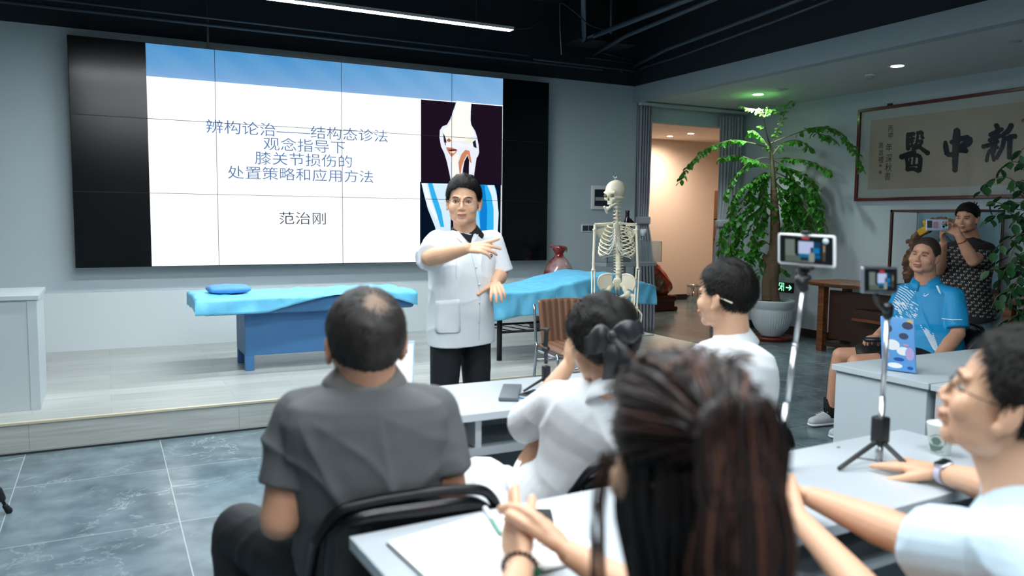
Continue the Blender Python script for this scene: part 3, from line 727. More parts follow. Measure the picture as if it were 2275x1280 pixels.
def face_parts(t, H, brow=0.0, eye=.0052, glasses=None, mouth=1.0, lid=True, look=0.0):
    R3 = H.to_3x3(); k = H.to_scale()[0]
    for s in (-1, 1):
        e = MB().ell(H @ V(s*.031, .0735, -.001), (.0135, .0085, eye), R3, 16, 10).build('eyeball', eyew, t)
        MB().ell(H @ V(s*.031+look, .0785, -.0012), (.0052, .0045, eye*.98), R3, 12, 8).build('iris', eyed, e)
        MB().tube(bez([H @ V(s*.017, .0815, -.003), H @ V(s*.024, .0835, eye*.9), H @ V(s*.033, .0825, eye*1.15), H @ V(s*.046, .0745, .000)], 4), [.0007*k, .0013*k]+[.0016*k]*10+[.0008*k], 6).build('eyelid', browm, t)
        MB().tube(bez([H @ V(s*.015, .0925, .0205+brow), H @ V(s*.028, .0905, .0225), H @ V(s*.041, .0825, .0215), H @ V(s*.052, .071, .016)], 4), [.0028*k]*4+[.0032*k]*6+[.0012*k]*3, 6, flat=.6).build('eyebrow', browm, t)
    mb = MB(); mb.tube(bez([H @ V(-.024*mouth, .0865, -.064), H @ V(-.010*mouth, .0975, -.0595), H @ V(0, .0985, -.061), H @ V(.010*mouth, .0975, -.0595), H @ V(.024*mouth, .0865, -.064)], 4), [.001*k]+[.0028*k]*15+[.001*k], 8)
    mb.tube(bez([H @ V(-.022*mouth, .0865, -.066), H @ V(0, .0955, -.0705), H @ V(.022*mouth, .0865, -.066)], 5), [.001*k]+[.0034*k]*9+[.001*k], 8)
    mb.build('lips', lipm, t)
    if glasses:
        g = thing_part('glasses', t)
        gm = mat('glasses_metal_'+glasses, glasses, .3, .6)
        for s in (-1, 1):
            sq = lambda v_, e_: math.copysign(abs(v_)**e_, v_)
            pts = [H @ V(s*.033+.0245*sq(math.cos(a), .75), .098-.006*abs(s*.033+.0245*math.cos(a))/.05, -.003+.0155*sq(math.sin(a), .75)) for a in [2*PI*i/28 for i in range(29)]]
            MB().tube(pts, .0009*k, 6).build('rim', gm, g)
            MB().tube([H @ V(s*.054, .090, .003), H @ V(s*.074, .075, .004), H @ V(s*.081, .0, .002), H @ V(s*.08, -.02, -.012)], [.0013*k]*4, 6).build('temple', gm, g)
        MB().tube(bez([H @ V(-.013, .0965, .0), H @ V(0, .101, .002), H @ V(.013, .0965, .0)], 3), .0009*k, 6).build('bridge', gm, g)
def thing_part(name, parent):
    o = bpy.data.objects.new(name, None); COL.objects.link(o); o.parent = parent; o.empty_display_size = .02
    o.location = (0, 0, 0); return o
_b = MB.build
def _abs(o):
    # world matrix of a parent computed without the depsgraph
    m = o.matrix_basis.copy()
    if o.parent is not None: m = _abs(o.parent) @ o.matrix_parent_inverse @ m
    return m
def _build2(s, name, m, parent=None, **k):
    o = _b(s, name, m, None, **k)
    if parent is not None: o.parent = parent; o.matrix_parent_inverse = _abs(parent).inverted()
    return o
MB.build = _build2
def link_mesh(name, me, m, parent=None):
    o = bpy.data.objects.new(name, me); COL.objects.link(o); me.name = name
    me.materials.clear(); me.materials.append(m)
    if parent is not None: o.parent = parent; o.matrix_parent_inverse = _abs(parent).inverted()
    return o

def hand(mb, w, d, n, side, curl=(.3, .35, .4, .45), spread=.12, thumb=(.5, .3), s=1.0, two=.9, fist=None):
    """side +1 right, -1 left; d wrist->knuckles, n out of the palm. curl: angle of the first joint per finger"""
    w = Vector(w); d = Vector(d).normalized(); n = Vector(n); n = (n-d*n.dot(d)).normalized()
    th = d.cross(n) if side > 0 else n.cross(d)
    offs = (.030, .010, -.010, -.028); L0 = (.084, .086, .081, .074)
    Ls = ((.039, .024, .019), (.043, .027, .020), (.039, .025, .019), (.031, .019, .016)); rr = (.0108, .0110, .0106, .0096)
    for i in range(4):
        a = w+th*(offs[i]*.45*s); k = w+(d*L0[i]+th*offs[i])*s
        mb.caps(a, k-d*.008*s, .0145*s, .0115*s, 12)
        if i < 3: mb.caps(w+(d*.045+th*offs[i]*.8)*s, w+(d*.045+th*offs[i+1]*.8)*s, .0135*s, .0135*s, 10)
        ang = curl[i]; p = k; dd = (d+th*(spread*(1.5-i)/1.5)).normalized()
        for j in range(3):
            ax = dd*math.cos(ang)+n*math.sin(ang); q = p+ax*(Ls[i][j]*s)
            r0 = rr[i]*s*(1-.1*j); mb.caps(p, q, r0*1.02, r0*.92, 10)
            p = q; ang += curl[i]*two
    b0 = w+(d*.022+th*.018+n*.004)*s; td = (d*math.cos(thumb[0])+th*math.sin(thumb[0])+n*.25).normalized()
    q = b0+td*.046*s; mb.caps(b0, q, .0165*s, .0128*s, 12)
    t2 = (td+n*thumb[1]+d*.25).normalized(); q2 = q+t2*.034*s; mb.caps(q, q2, .0122*s, .0110*s, 10)
    t3 = (t2+n*thumb[1]*.6+d*.2).normalized(); q3 = q2+t3*.027*s; mb.caps(q2, q3, .0110*s, .0092*s, 10)
    mb.caps(w-d*.02*s, w+d*.02*s, .024*s, .021*s, 12, flat=.75, up=n)
def lerp(a, b_, t): return Vector(a)*(1-t)+Vector(b_)*t
def torso_rings(J, prof, n=28, latb=None):
    """prof: list of (t along hip->waist->chest->neck spline in 0..3, width, depth, forward shift)"""
    hip, wa, ch, ne = [Vector(J[k]) for k in ('hip', 'waist', 'chest', 'neck')]
    pts = bez([hip+(hip-wa)*1.0, hip, wa, ch, ne], 10)
    def P(t):
        x = (t+1)*10; i = max(0, min(len(pts)-2, int(x))); return pts[i].lerp(pts[i+1], x-i)
    lh = (Vector(J['HR'])-Vector(J['HL'])).normalized(); ls = (Vector(J['SR'])-Vector(J['SL'])).normalized()
    R = []
    for (t, wd, dp, fs) in prof:
        d = (P(min(t+.1, 3))-P(t-.1)).normalized(); l = lh.lerp(ls, max(0, min(1, t/2.4))).normalized()
        f = d.cross(l).normalized(); l = f.cross(d).normalized(); c = P(t)+f*fs
        ring = []
        for i in range(n):
            a = 2*PI*i/n; cx = math.cos(a); sy = math.sin(a); e = .82
            ring.append(c+l*(wd*math.copysign(abs(cx)**e, cx))+f*(dp*math.copysign(abs(sy)**e, sy)))
        R.append(ring)
    return R
def std_prof(fat=1.0, belly=0.0, ease=0.0, lo=-.45, wide=1.0):
    P = [(-.45, .150, .10, 0), (0, .172, .118, 0), (.5, .165, .112, .005+belly*.6), (1, .150, .105, .01+belly), (1.5, .158, .112, .008+belly*.5), (2, .172, .118, .0), (2.3, .176, .112, -.004), (2.55, .165, .098, -.006), (2.75, .12, .08, -.004), (2.92, .075, .065, 0), (3.0, .06, .058, 0)]
    out = []
    for (t, w_, d, f) in P:
        if t < lo: continue
        k = fat if t < 2.4 else 1+(fat-1)*.5
        out.append((t, w_*k*wide+ease, d*k*(1+(belly*4 if .4 < t < 1.6 else 0))+ease, f))
    return out
def limb(mb, pts, rs, n=16, flat=1.0, end=True):
    for i in range(len(pts)-1): mb.caps(pts[i], pts[i+1], rs[i], rs[i+1], n, flat)
def sleeve(mb, a, b_, ra, rb, t1=1.0, n=20, flare=0.0):
    a = Vector(a); b_ = Vector(b_); e = a.lerp(b_, t1); P = [a-(e-a)*.1]+[a.lerp(e, k/6) for k in range(7)]
    mb.ell(a, (ra, ra, ra)); mb.tube(P, [ra*.8]+[ra+(rb-ra)*k/6+flare*max(0, k-4)/2 for k in range(7)], n)
def wrinkle(me, seed, amp=.004, freq=28, dirs=None, mask=None, fine=.35):
    co = get_co(me); no = get_no(me); rs = np.random.RandomState(seed); tot = np.zeros(len(co))
    for k in range(5):
        d = rs.normal(size=3) if dirs is None else np.array(dirs[k % len(dirs)], float)+rs.normal(size=3)*.35
        d /= np.linalg.norm(d); d2 = rs.normal(size=3)*9; d3 = rs.normal(size=3)*5
        ph = co @ d*freq*(.6+.5*rs.rand())+1.3*np.sin(co @ d2+rs.rand()*6)+1.8*np.sin(co @ d3+rs.rand()*6)+rs.rand()*6
        rdg = (1-np.abs(np.sin(ph)))**2.2
        m = np.clip(np.sin(co @ (rs.normal(size=3)*7)+rs.rand()*6)*.9+.15*np.sin(co @ (rs.normal(size=3)*19)), 0, 1)
        tot += rdg*m
    if mask is not None: tot *= mask(co)
    co += no*(amp*(tot-.25))[:, None]; set_co(me, co)
def J_(**k): return {a: Vector(b_) for a, b_ in k.items()}
HL_Y = [-.13, -.09, -.05, -.025, 0, .03, .05, .075, .1]
def hair_shell(t, H, th=.012, line=None, seed=1, m=None, top=1.0, bald=None, name='hair', tufts=2500, tl=.022, comb=(0, -.2, -1), lift=.35, rad=(.0765, .0985, .0885), spread=.5, cr=(0, -.015, 1), fine=.0, tw=.0011):
    zl = line or [-.075, -.075, -.06, -.025, -.004, .008, .038, .064, .074]
    cen = Vector((0, -.012, .03)); nu, nv = 110, 70; R = []; m = m or hairm
    def mask(p):
        z = np.interp(p.y, HL_Y, zl)+.007*noise.noise(Vector((p.x*38+seed, p.y*38, p.z*20))); v = (p.z-z)/.013
        return max(0, min(1, v*.5+.5))
    def thin(p):
        return 1 if bald is None else max(.06, min(1, ((p-Vector(bald[0])).length-bald[1]*.5)/.035))
    k = H.to_scale()[0]
    for a in range(nv+1):
        ph = -PI/2+PI*a/nv; ring = []
        for b_ in range(nu):
            u = 2*PI*b_/nu; d = Vector((math.cos(ph)*math.cos(u), math.cos(ph)*math.sin(u), math.sin(ph)))
            p = cen+Vector((d.x*rad[0], d.y*rad[1], d.z*rad[2])); q = mask(p)
            nz = noise.noise(Vector((p.x*55+seed, p.y*28, p.z*40)))
            tt = th*(1+.35*nz)*(1+(top-1)*max(0, d.z)**1.5)*(1-.5*max(0, min(1, -p.z/.05)))*(1 if bald is None else max(.15, min(1, ((p-Vector(bald[0])).length-bald[1]*.4)/.05)))
            ring.append(H @ (p+d*(tt*q-.010*(1-q))))
        R.append(ring)
    mb = MB()
    if bald is None: mb.ring_loft(R)
    else:
        n0 = len(R[0]); sc = ['7d624e', '1d1713']
        flat_v = [q_ for r_ in R for q_ in r_]; Hi = H.inverted(); base0 = len(mb.v); mb.v += [tuple(q_) for q_ in flat_v]
        for a in range(nv):
            for b_ in range(nu):
                j = (b_+1) % nu; pl = Hi @ R[a][b_]; w_ = max(0, min(1, thin(pl)*1.15-.05+.25*noise.noise(pl*60)))
                A = [int(sc[0][i:i+2], 16) for i in (0, 2, 4)]; B = [int(sc[1][i:i+2], 16) for i in (0, 2, 4)]
                mb.f.append((base0+a*nu+b_, base0+a*nu+j, base0+(a+1)*nu+j, base0+(a+1)*nu+b_)); mb.c.append('%02x%02x%02x' % tuple(int(A[i]*(1-w_)+B[i]*w_) for i in range(3))); mb.smooth.append(True)
        m = mat('thinning_hair', 'ffffff', .6, vcol='Col')
    rs = random.Random(seed); cb = Vector(comb)
    for i in range(tufts):
        zz = rs.uniform(-.85, 1); u = rs.uniform(0, 2*PI); q = math.sqrt(1-zz*zz); d = Vector((q*math.cos(u), q*math.sin(u), zz))
        p = cen+Vector((d.x*rad[0], d.y*rad[1], d.z*rad[2])); mk = mask(p)
        if mk < rs.uniform(.25, .9) or thin(p) < rs.random(): continue
        base = p+d*(th*.55*(1+(top-1)*max(0, d.z)**1.5)); crn = Vector(cr)*.115
        fl = (base-crn*.9); fl = fl-d*fl.dot(d); fl = (fl.normalized() if fl.length > 1e-4 else Vector((0, 1, 0)))
        fl = (fl+cb*.6+Vector((rs.gauss(0, 1), rs.gauss(0, 1), rs.gauss(0, 1)))*spread*.5); fl = fl-d*fl.dot(d)
        dr = (fl.normalized()+d*(lift+rs.uniform(-.1, .15))).normalized(); L = tl*rs.uniform(.6, 1.3)
        sd = dr.cross(d).normalized()*tw*rs.uniform(.7, 1.5); mid = base+dr*L*.5+d*.002; tip = base+dr*L-d*L*.12
        A = [base-sd, base+sd, mid+sd*.8, mid-sd*.8, tip]; A2 = [H @ x for x in A]
        mb.add(A2, [(0, 1, 2, 3), (3, 2, 4)], None if bald is None else rs.choice(['151110', '1c1613', '241c18']), True)
    return mb.build(name, m, t, fixn=False)
BV = {}
def bvh_of(me):
    me.calc_loop_triangles(); return BVHTree.FromPolygons([v.co.copy() for v in me.vertices], [tuple(p.vertices) for p in me.polygons])
def decal(name, polys, tree, off, m, parent, cuts=4, col=None, fn=None):
    """patches of cloth or print lying on a garment; outlines given as seen from the camera"""
    mb = MB()
    for pl in polys:
        bm = bmesh.new(); vs = [bm.verts.new((x, y, 0)) for x, y in pl]
        try: bm.faces.new(vs)
        except ValueError: bm.free(); continue
        bmesh.ops.triangulate(bm, faces=bm.faces[:])
        if cuts: bmesh.ops.subdivide_edges(bm, edges=bm.edges[:], cuts=cuts, use_grid_fill=True)
        P = []
        for v in bm.verts:
            d = ray(v.co.x, v.co.y).normalized(); h = tree.ray_cast(CAM, d)
            P.append(None if h[0] is None else h[0]-d*off+h[1]*0)
        fs = []; idx = {}
        for f in bm.faces:
            q = [P[v.index] for v in f.verts]
            if any(x is None for x in q): continue
            if max((q[i]-q[(i+1) % len(q)]).length for i in range(len(q))) > .12: continue
            fs.append(tuple(idx.setdefault(v.index, len(idx)) for v in f.verts))
        if fs:
            inv = sorted(idx, key=lambda k_: idx[k_]); mb.add([P[k_] for k_ in inv], fs, col, True)
        bm.free()
    return mb.build(name, m, parent)
def stroke(pts, w_):
    """polyline -> outline quads in picture units"""
    out = []
    for (x0, y0), (x1, y1) in zip(pts, pts[1:]):
        L = math.hypot(x1-x0, y1-y0) or 1; nx, ny = -(y1-y0)/L*w_/2, (x1-x0)/L*w_/2
        out.append([(x0-nx, y0-ny), (x1-nx, y1-ny), (x1+nx, y1+ny), (x0+nx, y0+ny)])
    return out
def arms(mb, J, r=(.050, .042, .044, .027), k=1.0):
    for s in 'LR':
        limb(mb, [J['S'+s], J['E'+s]], [r[0]*k, r[1]*k]); limb(mb, [J['E'+s], lerp(J['E'+s], J['W'+s], .35), J['W'+s]], [r[1]*k*.98, r[2]*k, r[3]*k])
def legs(mb, J, k=1.0, r=(.085, .056, .058, .036)):
    for s in 'LR':
        limb(mb, [J['H'+s], J['K'+s]], [r[0]*k, r[1]*k]); limb(mb, [J['K'+s], lerp(J['K'+s], J['A'+s], .3), J['A'+s]], [r[1]*k, r[2]*k, r[3]*k])
def shoe(mb, a, f, s=1.0):
    a = Vector(a); f = Vector(f); f.z = 0; f.normalize(); b_ = Vector((a.x, a.y, 0))
    mb.caps(b_-f*.03*s+V(0, 0, .048), b_+f*.06*s+V(0, 0, .048), .044*s, .044*s, 14); mb.caps(b_+f*.05*s+V(0, 0, .046), b_+f*.155*s+V(0, 0, .034), .044*s, .034*s, 14)
    mb.caps(b_-f*.02*s+V(0, 0, .06), a+V(0, 0, .0), .04*s, .042*s, 14)
def collar(t, J, H, m, r=.064, h=.035, fwd=None, open_=.5, name='collar', drop=.012, tilt=.35, flat=.9):
    """folded shirt collar standing round the neck, open at the front"""
    c = Vector(J['neck']); up = (H @ V(0, -.02, -.05)-c).normalized(); f = Vector(fwd); f = (f-up*f.dot(up)).normalized(); l = f.cross(up).normalized()
    mb = MB(); P = []; n = 36
    for i in range(n+1):
        a = -PI+2*PI*i/n; a = a*(1-open_*.12); ang = PI+a*1.0   # 0 = front
        dr = f*math.cos(ang)*flat+l*math.sin(ang); fr = max(0, math.cos(ang))
        top = c+dr*(r*.93)+up*(h*(1-.75*fr**1.5)+.012); low = c+dr*(r*1.22+.006)+up*(-drop-.020*fr)
        P.append([top-dr*.004-up*.01, top, low+dr*.006+up*.004, low+dr*.003])
    mb.grid(P); return mb.build(name, m, t, solid=.0035)
U, Rr, Ff = CU, CR, CF
def flat_(v): v = Vector(v); v.z = 0; return v.normalized()
def az(deg, pitch=0.0): a = math.radians(deg); return Vector((math.sin(a), math.cos(a), math.tan(math.radians(pitch))))
Z3 = Vector((0, 0, 1))
def person(label, loc, cat='person'):
    return thing('person', loc, label, cat)
def skin_body(t, J, H, m=skin, fat=1.0, vox=.0042, armk=1.0, legk=1.0, hands=(), face=True, neck_r=.056, torso=True, tor=1.0, disp=True, ears=True):
    mb = MB(); head_prims(mb, H, fat, J['neck'], neck_r)
    R = torso_rings(J, [(a, w_*.9*tor, d*.9*tor, f) for a, w_, d, f in std_prof(1.0, 0, -.004, -.3)]); mb.ring_loft(R)
    arms(mb, J, k=armk); legs(mb, J, legk)
    for s in 'LR': mb.caps(J['neck']-Z3*.04, J['S'+s]-Z3*.01, .042, .042)
    for s, kw in hands: hand(mb, J['W'+s], side=1 if s == 'R' else -1, **kw)
    for s in 'LR':
        f = flat_(J['K'+s]-J['H'+s]) if (J['K'+s]-J['H'+s]).xy.length > .15 else J.get('face', Vector((0, 1, 0)))
        mb.caps(J['A'+s], J['A'+s]+flat_(f)*.04-Z3*.03, .032, .026, 12)
    me = voxel(mb, vox, 3)
    if face: set_co(me, face_disp(get_co(me), H))
    return link_mesh('body', me, m, t)
def shirt(t, J, m, prof, sl=.75, rs=(.068, .072), vox=.006, seed=1, amp=.005, freq=26, name='shirt', extra=None, dirs=None, slL=None, slR=None, upfill=.055, mask=None):
    mb = MB(); mb.ring_loft(torso_rings(J, prof))
    for s in 'LR':
        q = {'L': slL, 'R': slR}[s]; q = sl if q is None else q
        sleeve(mb, J['S'+s], J['E'+s], rs[0], rs[1], min(q, 1.0))
        if q > 1: 
            limb(mb, [J['E'+s], lerp(J['E'+s], J['W'+s], q-1)], [rs[1], rs[1]*.85])
        mb.caps(J['neck']-Z3*.045, J['S'+s]+Z3*.005, upfill, rs[0]*.92)
    if extra: extra(mb)
    me = voxel(mb, vox, 6); wrinkle(me, seed, amp, freq, dirs, mask)
    return link_mesh(name, me, m, t)
def trousers(t, J, m, k=1.0, name='trousers', seed=5, to=1.0, hipw=.17, hipd=.12, vox=.007, amp=.005):
    if to > 0:
        for s in 'LR':
            f = flat_(J['K'+s]-J['H'+s]) if (J['K'+s]-J['H'+s]).xy.length > .15 else flat_(J['face'])
            mb = MB(); shoe(mb, J['A'+s], f); link_mesh('shoe', voxel(mb, .006, 3), mat('black_shoe', '101012', .3), t)
    mb = MB(); hip = J['hip']; 
    for s in 'LR':
        e = lerp(J['K'+s], J['A'+s], to) if to > 0 else lerp(J['H'+s], J['K'+s], 1+to)
        pts = [J['H'+s]+(J['hip']-J['H'+s])*.1, J['K'+s], e] if to > 0 else [J['H'+s], e]
        rr = [.1*k, .078*k, .068*k] if to > 0 else [.1*k, .085*k]
        limb(mb, pts, rr)
    mb.ring_loft(torso_rings(J, [(-.2, hipw*.9, hipd*.9, 0), (0, hipw, hipd, 0), (.35, hipw*.97, hipd*.97, 0)]))
    me = voxel(mb, vox, 4); wrinkle(me, seed, amp, 22); return link_mesh(name, me, m, t)
coat_m = mat('white_coat', 'e9eef2', .75, bump=.12, bump_scale=35, sheen=.1)
navy = mat('black_trousers', '14171c', .7, bump=.1, bump_scale=200)

# ---- the speaker
def speaker():
    H = hmat(at(1030, 449, 3.98), -flat_(Ff)-Rr*.03, Z3+Rr*.02, 1.02)
    J = J_(neck=at(1034, 520, 4.04), chest=at(1026, 585, 4.03), waist=at(1022, 650, 4.03), hip=at(1024, 722, 4.05), SR=at(971, 538, 3.95), SL=at(1094, 536, 4.13),
           ER=at(955, 573, 3.70), WR=at(1036, 552, 3.60), EL=at(1112, 608, 4.16), WL=at(1100, 629, 4.00))
    hp = J['hip']; lat = (J['SR']-J['SL']); lat.z = 0; lat.normalize()
    J['HR'] = hp+lat*.09-Z3*.04; J['HL'] = hp-lat*.09-Z3*.04
    for s, q in (('R', 1), ('L', -1)):
        J['K'+s] = Vector((hp.x, hp.y, .48))+lat*.10*q; J['A'+s] = Vector((hp.x, hp.y, .09))+lat*.12*q
    fw = Z3.cross(lat).normalized(); J['face'] = fw
    t = person('man in short-sleeved white coat and glasses gesturing before the video wall', (hp.x, hp.y, 0))
    skin_body(t, J, H, skin, 1.12, .0035, .98, .72, hands=[
        ('R', dict(d=Rr*1+U*.05-Ff*.1, n=Ff*.75-U*.65, curl=(-.08, .22, .34, .45), spread=.16, thumb=(.4, .1), s=.90)),
        ('L', dict(d=-U*.35-Ff*.85+Rr*.15, n=Ff*.35-U*.9, curl=(.3, .35, .4, .45), spread=.22, thumb=(1.15, .0), s=.92))])
    face_parts(t, H, -.003, .0034, '6a625c', .85)
    hair_shell(t, H, .010, [-.07, -.07, -.05, -.02, .0, .022, .056, .076, .086], 3, hairm, 2.3, tufts=9000, tl=.022, comb=(.5, .6, .5), lift=.42, cr=(0, -.6, .8), tw=.0009)
    pr = [(-.5, .178, .135, 0), (0, .176, .135, .0), (.5, .170, .130, .004), (1, .166, .128, .008), (1.5, .170, .128, .006), (2, .178, .127, 0), (2.3, .180, .118, -.004), (2.55, .168, .10, -.006), (2.75, .125, .084, -.004), (2.92, .078, .07, 0), (2.98, .06, .058, 0)]
    sh = shirt(t, J, coat_m, pr, rs=(.060, .070), slR=1.0, slL=.95, upfill=.052, seed=11, amp=.006, freq=20, name='white_coat', vox=.0048, dirs=[(0, 0, .3), (.3, .3, .2), (.5, 0, .5)])
    tr = bvh_of(sh.data)
    trousers(t, J, navy, .88, vox=.007, hipw=.145, hipd=.10)
    # black shirt seen in the opening, lapels, pocket, buttons, chest badge
    dk = mat('black_shirt', '0f1319', .8)
    decal('black_shirt', [[(1012, 499), (1022, 507), (1034, 511), (1048, 507), (1057, 496), (1058, 506), (1052, 530), (1045, 541), (1038, 536), (1024, 520), (1016, 510)]], tr, .004, dk, t, 5)
    collar(t, J, H, dk, .066, .03, -Ff+Rr*.15, .6, 'shirt_collar', tilt=.3)
    lp = decal('lapel', [[(1002, 492), (1012, 500), (1022, 520), (1036, 536), (1044, 545), (1042, 552), (1030, 543), (1014, 528), (1006, 514), (998, 503)], [(1057, 492), (1064, 500), (1066, 512), (1060, 530), (1050, 545), (1045, 548), (1048, 532), (1054, 516)]], tr, .009, coat_m, t, 4)
    lp.modifiers.new('s', 'SOLIDIFY').thickness = .004
    seam = mat('coat_seam', 'c2ccd4', .8)
    decal('placket_seam', stroke([(1044, 550), (1056, 600), (1066, 650), (1066, 700), (1064, 756)], 1.2), tr, .003, seam, t, 3); decal('dart_seam', stroke([(1016, 545), (1013, 600), (1014, 620)], 1.0), tr, .003, seam, t, 3)
    pk = decal('pocket', [[(968, 668), (1022, 664), (1023, 735), (1018, 739), (972, 740), (967, 735)]], tr, .004, coat_m, t, 5); pk.modifiers.new('s', 'SOLIDIFY').thickness = .003
    decal('pocket_seam', stroke([(968, 668), (1022, 664), (1023, 735), (1018, 739), (972, 740), (967, 735), (968, 668)], .9)+stroke([(968, 676), (1022, 672)], .9), tr, .0062, seam, t, 2)
    for (x, y) in ((1058, 594), (1065, 632), (1065, 672), (1064, 716)):
        h = tr.ray_cast(CAM, ray(x, y).normalized())
        if h[0]: MB().ell(h[0]-Ff*.002, (.006, .006, .006), None, 10, 6).build('button', mat('button_pearl', 'd4dade', .3), t)
    decal('chest_badge', [[(1087, 568), (1091, 564), (1095, 566), (1094, 571), (1090, 575), (1087, 573)]], tr, .004, mat('badge_black', '11141a', .5), t, 2)
    decal('badge_mark', stroke([(1089, 571), (1091, 567), (1093, 569)], .9), tr, .0055, mat('badge_white', 'dfe5e8', .5), t, 1)
speaker()

# ---- man in grey polo shirt
def grey_man():
    z = 1.80
    H = hmat(at(812, 763, 1.84), az(7.0, 2), Z3, 1.05)
    J = J_(neck=at(812, 846, 1.85), chest=at(812, 960, 1.86), waist=at(818, 1090, 1.88), hip=(.575, 1.90, .54), SL=at(668, 925, 1.83), SR=at(962, 915, 1.91),
           EL=at(622, 1155, 1.80), WL=(.42, 2.1, .74), ER=at(998, 1105, 1.92), WR=(.72, 2.15, .74), HL=(.47, 1.92, .53), HR=(.68, 1.90, .53), KL=(.32, 2.30, .53), KR=(.70, 2.34, .53), AL=(.30, 2.12, .09), AR=(.70, 2.2, .09))
    t = person('man with thinning crown in grey polo shirt, seen from behind, seated on black folding chair', (.57, 1.8, 0))
    skin_body(t, J, H, skin2, 1.1, .0045, 1.08, 1.0, hands=[('L', dict(d=(.3, .9, .1), n=(0, 0, -1))), ('R', dict(d=(-.2, .9, .1), n=(0, 0, -1)))], face=False, neck_r=.064)
    # scalp showing at the crown
    hair_shell(t, H, .011, [-.078, -.078, -.062, -.03, -.006, .008, .04, .066, .076], 5, hairm, 1.0, tufts=9000, tl=.020, comb=(.1, -.1, -.5), lift=.16, bald=((.012, -.072, .100), .036, .0), cr=(.05, -.5, .95), tw=.0012)
    gp = mat('grey_polo', '55585a', .85, bump=.15, bump_scale=300, noise_amt=.08, noise_scale=5)
    pr = [(-.45, .175, .130, .0), (0, .178, .130, 0.01), (.5, .182, .128, .01), (1, .180, .126, .01), (1.5, .183, .126, .005), (2, .195, .128, -.004), (2.3, .198, .122, -.008), (2.55, .180, .11, -.01), (2.75, .13, .092, -.008), (2.92, .082, .076, 0), (2.98, .066, .064, 0)]
    sh = shirt(t, J, gp, pr, sl=.68, rs=(.066, .068), seed=21, amp=.009, freq=15, name='polo_shirt', vox=.005, dirs=[(.6, 0, .8), (-.6, 0, .8), (.2, .3, 1), (.9, 0, .6)], upfill=.058, mask=lambda co: np.clip((1.06-co[:, 2])/.12, .12, 1))
    collar(t, J, H, mat('grey_collar', '6a6866', .85), .072, .030, (0, 1, 0), .5, drop=.016)
    trousers(t, J, navy, 1.05, vox=.008)
grey_man()

